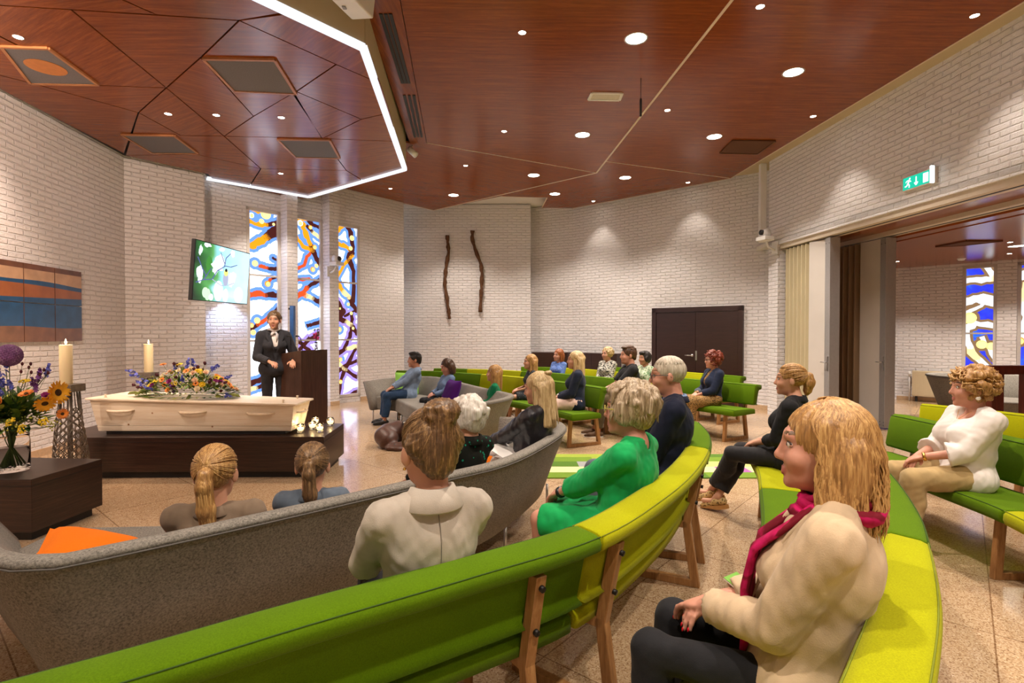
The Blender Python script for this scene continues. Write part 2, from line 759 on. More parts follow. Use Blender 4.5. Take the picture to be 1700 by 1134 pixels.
def stained(name, toP, toUV, u0, u1, z0, z1, bars, branches, balls, bg, outline, ow_, nrm, frame_w, label):
    """window: painted frame (part), glazing bars, and one pane per light with its leaded pattern.
    branches: (px path, half width in m, colours along it)"""
    rt = bpy.data.objects.new(name, None)
    COL.objects.link(rt)
    struct(rt, label)
    N = Vector((nrm.x, nrm.y, 0))
    P = lambda u, z, off: Vector((*toP(u), z)) + N * off
    fm = MB()
    for (a0, a1, b0, b1) in ((u0, u0 + frame_w, z0, z1), (u1 - frame_w, u1, z0, z1), (u0, u1, z0, z0 + frame_w), (u0, u1, z1 - frame_w, z1)):
        q = [P(a0, b0, -0.06), P(a1, b0, -0.06), P(a1, b1, -0.06), P(a0, b1, -0.06)]
        fm.extrude(q, N * 0.07)
    fm.build('window_frame', M_FRAMEW, rt, 0.004)
    for zb in bars:
        bm_ = MB()
        bm_.extrude([P(u0 + frame_w, zb - 0.018, -0.06), P(u1 - frame_w, zb - 0.018, -0.06), P(u1 - frame_w, zb + 0.018, -0.06), P(u0 + frame_w, zb + 0.018, -0.06)], N * 0.05)
        bm_.build('glazing_bar', M_FRAMEW, rt)
    gx0, gx1 = u0 + frame_w, u1 - frame_w
    edges = [z0 + frame_w] + sorted(bars) + [z1 - frame_w]
    lay = []
    for path, cols, oc in branches:
        uvp = wobble(path)
        lay.append((uvp, cols, oc))
    panes = []
    for k in range(len(edges) - 1):
        m = MB()
        a, b = edges[k], edges[k + 1]
        def put(poly, ci, off):
            q = clip(poly, gx0, gx1, a, b)
            if q:
                m.cur = ci
                m.poly([P(x, y, off) for x, y in q])
        ar = [(gx0, a), (gx1, a), (gx1, b), (gx0, b)]
        m.cur = bg
        m.extrude([P(x, y, -0.05) for x, y in ar], N * 0.006)
        for uvp, cols, oc in lay:
            segs(uvp, ow_, lambda poly, i, n: put(poly, oc if oc is not None else outline, -0.0425))
        for (x, y, r, ci) in balls:
            disc = lambda rr: [(x + rr * math.cos(2 * PI * i / 14), y + rr * math.sin(2 * PI * i / 14)) for i in range(14)]
            put(disc(r + ow_), outline, -0.0425)
        for uvp, cols, oc in lay:
            segs(uvp, 0, lambda poly, i, n: put(poly, cols[min(len(cols) - 1, int(i / max(1, n) * len(cols)))], -0.041))
        for (x, y, r, ci) in balls:
            disc = lambda rr: [(x + rr * math.cos(2 * PI * i / 14), y + rr * math.sin(2 * PI * i / 14)) for i in range(14)]
            put(disc(r), ci, -0.0395)
            put([(x + r * .12 + r * .72 * math.cos(2 * PI * i / 12), y - r * .1 + r * .8 * math.sin(2 * PI * i / 12)) for i in range(12)], YE if ci != YE else CR, -0.038)
        m.build('window_pane', GM, rt)
    return rt


def segs(p, extra, put):
    n = len(p) - 1
    for i in range(n):
        (x0, y0, w0), (x1, y1, w1) = p[i], p[i + 1]
        dx, dy = x1 - x0, y1 - y0
        L = math.hypot(dx, dy) or 1e-6
        nx, ny = -dy / L, dx / L
        a, b = w0 + extra, w1 + extra
        ex = 0.35 * a
        x0e, y0e, x1e, y1e = x0 - dx / L * ex, y0 - dy / L * ex, x1 + dx / L * ex, y1 + dy / L * ex
        put([(x1 + b * math.cos(j * PI / 5), y1 + b * math.sin(j * PI / 5)) for j in range(10)], i, n)
        put([(x0e + nx * a, y0e + ny * a), (x0e - nx * a, y0e - ny * a), (x1e - nx * b, y1e - ny * b), (x1e + nx * b, y1e + ny * b)], i, n)


WSC = 0.88


def uvpath(pts, w, fn):
    out = []
    for i, (px, py) in enumerate(pts):
        u, z = fn(px, py)
        ww = w if not isinstance(w, (list, tuple)) else w[i]
        out.append((u, z, ww * WSC))
    return out


def wfn(px, py):
    p = wpt(px, py)
    return (Vector((p.x, p.y)) - WA).dot(WU), p.z


G1 = [([(415, 366), (428, 372), (445, 373), (463, 368)], .045, [OR, OR, BR], None),
      ([(464, 376), (455, 386), (445, 393)], .085, [BR], None), ([(447, 392), (433, 400), (420, 408)], .07, [OR], None),
      ([(432, 441), (440, 443), (452, 446), (463, 446)], .035, [RE, BR], None), ([(463, 432), (455, 428)], .03, [BR], None),
      ([(446, 470), (452, 463), (463, 459)], .03, [RE, BR], None),
      ([(411, 491), (429, 487), (443, 490), (464, 490)], .055, [RE, RE, BR], None),
      ([(414, 551), (433, 537), (448, 526), (464, 510)], .04, [BR, RE, RE, BR], None),
      ([(414, 638), (426, 633), (444, 629)], .06, [BR], None), ([(414, 647), (428, 644), (444, 638)], .045, [CR, BR], None),
      ([(414, 345), (430, 352), (445, 344), (464, 352)], .03, [OR, BR], None)]
B1 = [((443, 355), .10, YE), ((436, 367), .05, YE), ((419, 357), .05, WH), ((425, 437), .06, YE), ((446, 471), .06, OR), ((428.6, 532), .06, YE), ((419, 540), .05, OR), ((422, 552), .055, CR), ((456, 372), .03, CR)]
G2 = [([(494, 360), (502, 369), (509, 386), (517, 405), (524, 421), (533, 438)], [.07, .06, .06, .05, .06, .07], [OR, OR, OR, BR, BR], None),
      ([(494, 393), (505, 409), (521, 416)], .05, [OR], None), ([(500, 362), (512, 364), (521, 373), (534, 377)], .045, [OR, BR, BR], None),
      ([(511, 374), (520, 384), (533, 395)], .04, [BR, CR], None), ([(494, 446), (507, 440), (511, 426), (517, 420)], .035, [RE], None),
      ([(494, 464), (515, 463)], .04, [RE], None), ([(535, 463), (514, 476), (502, 488), (494, 494)], .05, [BR, RE, RE], None),
      ([(498, 487), (509, 490), (521, 495), (534, 503)], .055, [RE, CR, BR], None), ([(512, 541), (522, 538), (536, 533)], .04, [BR], None),
      ([(494, 565), (513, 580), (520, 590)], .05, [BR], LI), ([(516, 562), (497, 583)], .045, [BR], LI), ([(518, 563), (534, 552)], .045, [BR], LI),
      ([(494, 610), (510, 600), (535, 604)], .05, [BR], LI), ([(494, 640), (515, 632), (536, 645)], .05, [BR], LI)]
B2 = [((500, 370), .06, WH), ((517, 377), .045, OR), ((524, 410), .05, OR), ((521, 447), .055, OR), ((527, 441), .045, CR)]
G3 = [([(574, 366), (584, 386), (588, 409), (581, 428), (589, 450), (588, 500)], .06, [BR], None),
      ([(560, 385), (568, 376), (578, 369)], .05, [OR], None), ([(560, 404), (576, 409), (588, 420)], .05, [OR, OR, BR], None),
      ([(588, 423), (574, 438), (562, 459)], .04, [OR], None), ([(561, 466), (571, 483), (581, 493), (593, 516)], .055, [OR, CR, BR], None),
      ([(560, 500), (571, 517), (560, 532)], .08, [BR], LI), ([(594, 514), (574, 525)], .03, [BR], LI),
      ([(560, 526), (576, 533), (586, 540), (594, 554)], .055, [BR, CR, BR], LI), ([(586, 520), (586, 540), (583, 559), (572, 582)], .045, [BR], LI),
      ([(560, 588), (576, 579), (594, 575)], .05, [BR, CR], LI), ([(593, 578), (576, 610), (567, 635), (563, 674)], .045, [BR], LI),
      ([(560, 618), (576, 607), (594, 599)], .045, [BR], LI), ([(560, 601), (576, 614), (594, 626)], .05, [CR, BR], LI), ([(562, 669), (576, 660), (595, 650)], .045, [BR], LI)]
B3 = [((565, 547), .06, OR), ((567, 597), .05, OR), ((567, 634), .05, OR), ((586, 395), .06, CR), ((584, 412), .05, CR), ((566, 512), .03, BR), ((580, 505), .04, CR), ((585, 520), .04, CR), ((588, 545), .035, CR)]
WBARS = [1.36, 2.60]
for k, (G, B, sp) in enumerate(((G1, B1, win_spans[0]), (G2, B2, win_spans[1]), (G3, B3, win_spans[2]))):
    br = [(uvpath(p, (w if not isinstance(w, list) else w), wfn), c, oc) for p, w, c, oc in G]
    bl = [(*wfn(*c), r, ci) for c, r, ci in B]
    stained('window_%d' % (k + 1), lambda u: wp(u), None, sp[0], sp[1], WZ0, WZ1, WBARS, br, bl, WH, BL, 0.062, WN, 0.06,
            ['tall stained glass window with bold orange branches, left of the three beside the lectern',
             'tall stained glass window behind the blue upright, middle of the three beside the lectern',
             'tall stained glass window with dense dark branches and lilac edges, right of the three'][k])


def ofn(px, py):
    p = owall(px, py)
    return (Vector((p.x, p.y)) - OA).dot(OU), p.z


H1 = [([(1595, 466), (1629, 465), (1658, 461)], .09, [WS, WS, CR], None), ([(1632, 436), (1655, 462)], .07, [WS], None),
      ([(1595, 503), (1624, 496), (1658, 500)], .12, [WS], None), ([(1598, 522), (1624, 510), (1640, 500)], .05, [WS], None),
      ([(1595, 552), (1618, 536), (1658, 543)], .08, [WS], None), ([(1602, 548), (1612, 585), (1640, 612)], .085, [WS, CR, WS], None), ([(1630, 560), (1652, 597)], .05, [WS], None)]
HB1 = [((1609, 528), .12, YE), ((1629.5, 572), .09, YE), ((1645, 575), .08, YE)]
H2 = [([(1686, 460), (1720, 448), (1750, 462)], .1, [WS], None), ([(1690, 500), (1705, 525), (1700, 560), (1750, 590)], .1, [WS], None), ([(1705, 470), (1698, 500)], .07, [CR], None)]
HB2 = [((1692, 566), .08, OR)]
for k, (G, B, sp) in enumerate(((H1, HB1, o_spans[0]), (H2, HB2, o_spans[1]))):
    stained('window_%d' % (k + 4), lambda u: ow(u), None, sp[0], sp[1], 0.6, OZ - 0.06, [1.5], [(uvpath(p, w * .8, ofn), c, oc) for p, w, c, oc in G],
            [(*ofn(*c), r, ci) for c, r, ci in B], DE, TA, 0.05, Vector((-abs(OU.y), -abs(OU.x))), 0.06,
            ['deep blue stained glass window with white branches in the adjoining room, above the grey sofa', 'deep blue stained glass window at the right edge of the photo'][k])

# ================================================================== CEILINGS
C = lambda px, py: atz(px, py, ZC).to_2d()
Mn = lambda px, py: atz(px, py, ZM).to_2d()


def guv(angle, sc=1.0, off=0.0):
    c, s = math.cos(angle), math.sin(angle)
    return lambda p: ((p[0] * c + p[1] * s) * sc + off, (-p[0] * s + p[1] * c) * sc + off * 2)


def shrink(poly, d):
    n = len(poly)
    P = [Vector((p[0], p[1])) for p in poly]
    ar = sum(P[i].x * P[(i + 1) % n].y - P[(i + 1) % n].x * P[i].y for i in range(n))
    if ar < 0:
        P.reverse()
    out = []
    for i in range(n):
        a, b, c = P[i - 1], P[i], P[(i + 1) % n]
        d1, d2 = (b - a).normalized(), (c - b).normalized()
        n1, n2 = Vector((-d1.y, d1.x)), Vector((-d2.y, d2.x))
        k = 1 + n1.dot(n2)
        out.append(b + (n1 + n2) * (d / max(k, 0.35)))
    return out


slab = MB()
slab.prism([(-7.0, -4.2), (5.75, -4.2), (5.3, 10.6), (1.6, 13.9), (0.5, 14.5), (-3.0, 14.2), (-6.5, 9.4)], 4.80, 4.95)
struct(slab.build('ceiling_slab', M_OFFW))

main = bpy.data.objects.new('ceiling', None)
COL.objects.link(main)
struct(main, 'reddish wood panelled ceiling with downlights')
sA, sB, sC, sD = Mn(1215, 0), Mn(990, 287), Mn(720, 349), Mn(832, 326)
k_ = (sA - sB)
sA0 = sB + k_ * ((-4.0 - sB.y) / k_.y)
r0, r1 = Mn(1213, 296), Mn(1700, 3)
r00 = Vector((RX(-4) - 0.12, -4.0))
sE = sB + (sA - sB) * 0.13
fas0, fas1 = Mn(662, -10), Mn(708, 237)
ck = (fas1 - fas0)
fas00 = fas0 + ck * ((-4.0 - fas0.y) / ck.y)
wl = Mn(590, 237)
M1 = [fas00, sA0, sB, fas1]
M2 = [sA0, r00, r1, r0 + (r1 - r0) * 0.0, sE]
M4 = [sE, r0, Vector((1.5, 13.34)), Vector((.74, 13.3)), Vector((.81, 12.3)), Vector((.4, 12.27)), sD, sB]
M3 = [wl + (wl - fas1) * 0.4, fas1, sB, sD, sC, Vector((-3.57, 11.7)), Vector((-4.1, 11.0))]
for poly, a in ((M1, 0.03), (M2, 0.03), (M3, 0.55), (M4, -0.5)):
    m = MB()
    m.prism(shrink(poly, 0.006), ZM, ZM + 0.03, guv(a, 1, random.random() * 5))
    m.build('ceiling_panel', M_CEIL, main)
# pale edge strips between the panels and at the free edges
m = MB()
for a, b, w in ((sA0, sB, .03), (sB, sC, .03), (fas1, sB, .015), (sE, r0, .015), (sC, Vector((-3.57, 11.7)), .025), (sD, Vector((.4, 12.27)), .02), (Vector((.81, 12.3)), Vector((.74, 13.3)), .02), (r0, Vector((1.5, 13.34)), .02), (r1, r0, .02), (r00, r1, .02)):
    m.bar((a.x, a.y, ZM + 0.006), (b.x, b.y, ZM + 0.006), w, 0.022)
m.build('edge_strip', M_TRIMW, main)
# beige margin between panels and right wall, and plaster fascia of the canopy
m = MB()
rr = lambda y: Vector((RX(y) + 0.02, y))
m.prism([r00, rr(-4), rr(9.8), Vector((5.1, 10.5)), r0], ZM + 0.04, ZM + 0.06)
struct(m.build('trim_1', M_BEIGE))

can = bpy.data.objects.new('ceiling_canopy', None)
COL.objects.link(can)
struct(can, 'lower faceted wood ceiling over the coffin with a white light edge')
c1, c2, c3 = C(440, 0), C(603, 78), C(672, 280)
c4 = WA + WU * wu(500) + WN * 0.32
c5 = WA + WN * 0.10
c0 = c1 + (c1 - c2) * 2.6
edge = [c0, c1, c2, c3, c4, c5]
m = MB()
m.prism([c0 + Vector((-2.0, -1.5)), c0, c2, c3, c4, c5, W2B, LW1, Vector((-5.0, 0)), Vector((-4.9, -2))], ZC + 0.03, ZC + 0.06)
m.build('canopy_core', M_CEILGAP, can)
m = MB()
for a, b in zip(edge[:-1], edge[1:]):
    m.bar((a.x, a.y, (ZC + ZM + .15) / 2), (b.x, b.y, (ZC + ZM + .15) / 2), 0.04, ZM - ZC + 0.15)
m.build('canopy_fascia', M_BEIGE, can)
m = MB()
for a, b in zip(edge[:-1], edge[1:]):
    m.bar((a.x, a.y, ZC - 0.005), (b.x, b.y, ZC - 0.005), 0.07, 0.05)
m.build('light_edge', emit('led_edge', (0.86, 0.9, 1.0), 0.9), can)
pan = [([(0, 9), (118, 16), (276, 146), (160, 142), (0, 60), (-60, 30)], -0.5), ([(118, 16), (397, 34), (333, 96), (276, 146)], 0.0),
       ([(397, 34), (558, 107), (492, 152), (421, 193), (333, 96)], 0.05), ([(333, 96), (421, 193), (372, 226), (276, 146)], 0.75),
       ([(-60, 5), (0, 9), (261, 25), (190, -6), (60, -60)], -0.2), ([(261, 25), (397, 34), (480, 20), (440, 0), (300, -75), (120, -65), (200, -2)], 0.1),
       ([(397, 34), (484, 22), (600, 82), (632, 139), (558, 107)], -0.75), ([(558, 107), (632, 139), (648, 187), (600, 198), (492, 152)], 0.3),
       ([(492, 152), (600, 198), (535, 230), (485, 157)], -0.6), ([(421, 193), (489, 153), (535, 230), (372, 226)], 0.0),
       ([(600, 198), (648, 187), (660, 235), (535, 230)], 0.1), ([(372, 226), (535, 230), (575, 283), (433, 280)], 0.4),
       ([(535, 230), (660, 235), (670, 279), (605, 301), (575, 283)], -0.4), ([(433, 280), (575, 283), (605, 302), (502, 330), (412, 314)], 0.05),
       ([(-60, 32), (0, 61), (160, 142), (60, 140), (-60, 110)], 0.3), ([(160, 142), (276, 146), (230, 187), (60, 140)], -0.1), ([(-60, 110), (60, 140), (230, 187), (206, 255), (0, 148), (-60, 115)], 0.1),
       ([(276, 146), (372, 226), (300, 225), (230, 187)], -0.55), ([(230, 187), (300, 225), (372, 226), (433, 280), (325, 256), (208, 258)], 0.15), ([(208, 258), (325, 256), (433, 280), (412, 313), (352, 297), (345, 289)], 0.6)]
for poly, a in pan:
    m = MB()
    pp = [C(*q) for q in poly]
    m.prism(shrink(pp, 0.008), ZC, ZC + 0.02, guv(a + PI * 0.0, 1, random.random() * 9))
    m.build('ceiling_panel', M_CEIL, can)
m = MB()
m.prism([C(-60, 3), C(60, -62), C(120, -66), C(300, -76), c1, c1 + (c0 - c1) * 0.93, Vector((-4.4, 1.0)), Vector((-5.1, 2.0)), Vector((-5.4, 4.2))], ZC, ZC + 0.02, guv(0.1))
m.build('ceiling_panel', M_CEIL, can)

# slotted air strip beside the canopy
m = MB()
f0, f1 = c2 + Vector((0.03, 0)), c3 + Vector((0.03, 0))
m.prism([Mn(598, -10), fas0, fas1, Mn(681, 238)], ZM - 0.012, ZM + 0.02, guv(1.5))
strip = m.build('air_strip', M_CEIL, None)
struct(strip)
strip.name = 'trim_2'
for (x0, y0, x1, y1), nn in (((632, 20, 668, 136), 3), ((671, 156, 689, 226), 3)):
    m = MB()
    for k in range(nn):
        a, b = Mn(x0 + k * 8 * (1 if nn == 3 else 1), y0), Mn(x1 + k * 5.5, y1)
        m.bar((a.x, a.y, ZM - 0.016), (b.x, b.y, ZM - 0.016), 0.035, 0.012)
    m.build('slot', M_BLACK, strip)

# annex ceiling and the partition head
m = MB()
m.prism([(RX(9.6) + 1.35, 9.9), (RX(-4) + 1.35, -4), (13.6, -4), ow(5.25), OA + Vector((0, .1)), (5.2, 13)], OZ, OZ + 0.05, guv(0.2))
struct(m.build('ceiling_annex', M_CEIL))
m = MB()
for off, w in ((0.15, .22), (1.02, .22)):
    a, b = (RX(9.9) + off, 9.9), (RX(-4) + off, -4)
    m.bar((*a, 3.06), (*b, 3.06), w, 0.1)
struct(m.build('trim_3', plain('track_beige', (0.62, 0.53, 0.42), 0.45, var=.03)))
m = MB()
for off in (0.15, 1.02):
    a, b = (RX(9.9) + off, 9.9), (RX(-4) + off, -4)
    m.bar((*a, 3.008), (*b, 3.008), 0.03, 0.006)
struct(m.build('trim_4', M_BLACK))
m = MB()
m.prism([(RX(9.9) + .26, 9.9), (RX(-4) + .26, -4), (RX(-4) + .92, -4), (RX(9.9) + .92, 9.9)], 3.07, 3.12, guv(1.4))
m.prism([(RX(9.9) + 1.12, 9.9), (RX(-4) + 1.12, -4), (RX(-4) + 1.4, -4), (RX(9.9) + 1.4, 9.9)], OZ + 0.01, 3.12, guv(1.4))
struct(m.build('trim_5', M_CEIL))
m = MB()
m.prism([(RX(9.9), 9.9), (RX(-4), -4), (14, -4), (12, 9), (5.2, 13.3)], 3.13, 3.2)
struct(m.build('ceiling_annex_slab', M_OFFW))

# ================================================================== LIGHTING
WARM = (1.0, 0.87, 0.75)
WARM2 = (1.0, 0.74, 0.54)
E_LAMP = emit('downlight_lens', (1.0, 0.93, 0.80), 14)
E_SPOT = emit('spotlight_lens', (1.0, 0.92, 0.78), 30)
M_RING = plain('downlight_ring', (0.75, 0.72, 0.68), 0.25, metal=0.6)


def downlight(px, py, z, big, energy, label, group, target=None, color=WARM, ang=110):
    p = atz(px, py, z) if not isinstance(px, Vector) else px
    r = 0.105 if big else 0.036
    rt = thing('downlight' if big else 'spotlight', label, 'ceiling light', (p.x, p.y, z), 0, group)
    m = MB()
    m.lathe([(r * 1.02, -0.003), (r * 1.18, -0.006), (r * 1.2, 0.0), (r * 1.02, 0.002)], 24, cap=False)
    m.build('trim_ring', M_RING, rt)
    m = MB()
    m.lathe([(0.001, -0.0015), (r * 0.6, -0.002), (r * 1.03, -0.001), (r * 1.0, 0.001)], 24)
    m.build('lens', E_LAMP if big else E_SPOT, rt)
    if energy:
        lamp('SPOT', 'lamp_light', (p.x, p.y, z - 0.03), energy, color, 0.06 if big else 0.03, target, ang, 0.6)
    return rt


LB = 270
BIG = [(1056, 64, 'large round downlight nearest the camera in the wood ceiling'), (1317, 120, 'large round downlight nearest the white beam wall on the right'),
       (967, 224, 'large round downlight in the ceiling below the white rectangular grille'), (1186, 227, 'large round downlight beside the square speaker grille'),
       (886, 291, 'large round downlight in the wedge panel before the ceiling joint'), (1038, 295, 'large round downlight just beyond the pale ceiling joint'),
       (753, 324, 'large round downlight above the twisted branches on the wall, farthest left'), (921, 322, 'large round downlight at the back corner of the ceiling')]
for x, y, l in BIG:
    downlight(x, y, ZM, True, 190 if y > 280 else 310, l, 'large downlights')
SMALL = [(867, 54, 'small bright spotlight left of the nearest large downlight'), (1262, 11, 'small spotlight at the top edge, right of the ceiling joint'), (1618, 26, 'small spotlight close to the right white wall'),
         (837, 218, 'small spotlight beside the slotted air strip'), (1108, 183, 'small spotlight near the hanging black microphone'), (1350, 193, 'small spotlight near the right wall above the exit sign'),
         (773, 275, 'small spotlight in the wedge panel nearest the canopy tip'), (648, 313, 'small spotlight above the right stained glass window'), (985, 334, 'small spotlight at the far ceiling edge above the wall panel'), (1142, 303, 'small spotlight at the far ceiling edge above the double door')]
for x, y, l in SMALL:
    downlight(x, y, ZM, False, 55 if x in (1618, 1350) else 26, l, 'small spotlights in the main ceiling', ang=80)
CAN = [(279, 189, 'small canopy spotlight farthest left'), (359, 191, 'small canopy spotlight left of the two central speaker squares'), (467, 195, 'small canopy spotlight under the large grey square'), (466, 288, 'small canopy spotlight above the stained glass windows')]
TG = [(-4.2, 5.8, .8), (-3.3, 5.9, .8), (-3.4, 7.5, 1.4), (-4.6, 10.2, 1.2)]
for (x, y, l), tg in zip(CAN, TG):
    downlight(x, y, ZC, False, 260 if x == 467 else 120, l, 'small spotlights in the canopy', target=tg, ang=75, color=WARM if x > 460 else WARM2)
# lamps of the part of the room behind the camera
for i, (x, y) in enumerate([(1.0, 2.6), (3.6, 2.6), (1.0, -0.4), (3.8, -0.6), (-1.2, 0.8), (1.2, -2.6)]):
    p = Vector((x, y, ZM))
    downlight(p, 0, ZM, True, LB, 'large round downlight outside the picture', 'large downlights above the camera')
for i, (x, y) in enumerate([(-3.9, 3.4), (-4.5, 4.9), (-3.4, 1.2)]):  # canopy spots added out of view to brighten the left wall
    downlight(Vector((x, y, ZC)), 0, ZC, False, 215, 'added canopy spotlight outside the picture brightening the left wall', 'added canopy spotlights outside the picture', target=(-5.6, 6.0 - 1.5 * i, 2.6), ang=115, color=(1.0, .76, .60))
# annex lamps
for i, (px, py) in enumerate([(1490, 434), (1677, 402), (1676, 421)]):
    downlight(px, py, OZ, False, 110, ['small annex ceiling light near the folding doors', 'annex ceiling light strip above the brick pier', 'annex ceiling light nearest the brick pier'][i], None, ang=110)
downlight(Vector((8.5, 5.0, OZ)), 0, OZ, True, 260, 'large annex downlight outside the picture', None)
downlight(Vector((8.5, 9.0, OZ)), 0, OZ, True, 260, 'large annex downlight above the grey sofa', None)
# added cool light with made-up housing behind the screen, grazing the brick strip
ap = wp(0.36, 0.13)
wl2 = thing('added_accent_fixture', 'added accent light hidden behind the lower edge of the wall screen', 'added light', (ap.x, ap.y, 2.12))
m = MB()
m.box((-WN.x * .08, -WN.y * .08, 0.03), (.10, .10, .06))
m.build('housing', M_WHITE, wl2, 0.006)
m = MB()
m.lathe([(.03, 0.0), (.03, -.012), (.001, -.014)], 16)
m.build('lens', emit('added_light_lens', (.75, .85, 1.0), 8), wl2)
tp = wp(0.30, 0.02)
lamp('SPOT', 'added_accent_light', (ap.x, ap.y, 2.09), 24, (0.50, 0.64, 1.0), 0.06, (tp.x, tp.y, 0.6), 125, 0.6)

# white cable trunk in the corner beside the right wall
m = MB()
tq = onwall(1268, 340, (4.6, 9.95), (5.2, 9.95))
m.box((tq.x, 10.0, 3.95), (0.11, 0.09, 1.5))
struct(m.build('trim_6', M_WHITE, None, 0.004))

w = bpy.data.worlds.new('world')
SC.world = w
w.use_nodes = True
w.node_tree.nodes['Background'].inputs[0].default_value = (0.75, 0.78, 0.9, 1)
w.node_tree.nodes['Background'].inputs[1].default_value = 0.3
SC.view_settings.exposure = 0.52
# ================================================================== FURNITURE
M_FDARK = felt('felt_dark_green', (0.082, 0.160, 0.002))
M_FLIME = felt('felt_lime', (0.335, 0.345, 0.003))
M_FGREY = felt('felt_grey', (0.235, 0.215, 0.185), (0.07, 0.064, 0.056), scale=120, bump=0.45, var=.45)
M_FORANGE = felt('felt_orange', (0.85, 0.19, 0.012), var=.1)
M_FGREEN = felt('felt_bright_green', (0.30, 0.62, 0.10), var=.1)
M_FPURP = felt('felt_purple', (0.075, 0.012, 0.16), var=.15)
M_OAK = wood('oiled_oak', srgb(124, 84, 46), srgb(160, 114, 68), srgb(182, 138, 88), 'Object', (14, 14, 1.2), 0.45, 3)
M_SEAMD = plain('seam_dark_green', (.03, .075, .003), .9)
M_SEAML = plain('seam_lime', (.17, .20, .006), .9)
M_BOLT = plain('dark_bolt', (0.02, 0.018, 0.016), 0.4, metal=0.6)


def spline(P, n):
    """Catmull-Rom through plan points, n samples evenly spaced along the arc"""
    P = [Vector(p) for p in P]
    P = [P[0] * 2 - P[1]] + P + [P[-1] * 2 - P[-2]]
    out = []
    for i in range(1, len(P) - 2):
        for k in range(24):
            t = k / 24
            a, b, c, d = P[i - 1], P[i], P[i + 1], P[i + 2]
            out.append(0.5 * ((2 * b) + (c - a) * t + (2 * a - 5 * b + 4 * c - d) * t * t + (3 * b - a - 3 * c + d) * t ** 3))
    out.append(P[-2].copy())
    L = [0]
    for a, b in zip(out, out[1:]):
        L.append(L[-1] + (b - a).length)
    res, j = [], 0
    for k in range(n):
        s = L[-1] * k / (n - 1)
        while j < len(L) - 2 and L[j + 1] < s:
            j += 1
        f = (s - L[j]) / max(1e-9, L[j + 1] - L[j])
        res.append(out[j].lerp(out[j + 1], f))
    return res, L[-1]


def normals(Q, focus):
    N = []
    for i in range(len(Q)):
        d = (Q[min(i + 1, len(Q) - 1)] - Q[max(i - 1, 0)]).normalized()
        n = Vector((d.y, -d.x))
        N.append(n)
    mid = len(Q) // 2
    if N[mid].dot(Vector(focus) - Q[mid]) < 0:
        N = [-n for n in N]
    return N


BACK_PROF = [(0.045, 0.50), (-0.052, 0.505), (-0.062, 0.53), (-0.022, 0.755), (-0.008, 0.778), (0.02, 0.79), (0.105, 0.782), (0.128, 0.772), (0.135, 0.752), (0.132, 0.728), (0.118, 0.717), (0.075, 0.712), (0.058, 0.69), (0.018, 0.515)]
SEAT_PROF = [(0.0, 0.385), (-0.44, 0.375), (-0.468, 0.385), (-0.478, 0.41), (-0.476, 0.445), (-0.46, 0.462), (-0.40, 0.468), (-0.06, 0.458), (-0.02, 0.452), (0.0, 0.435)]


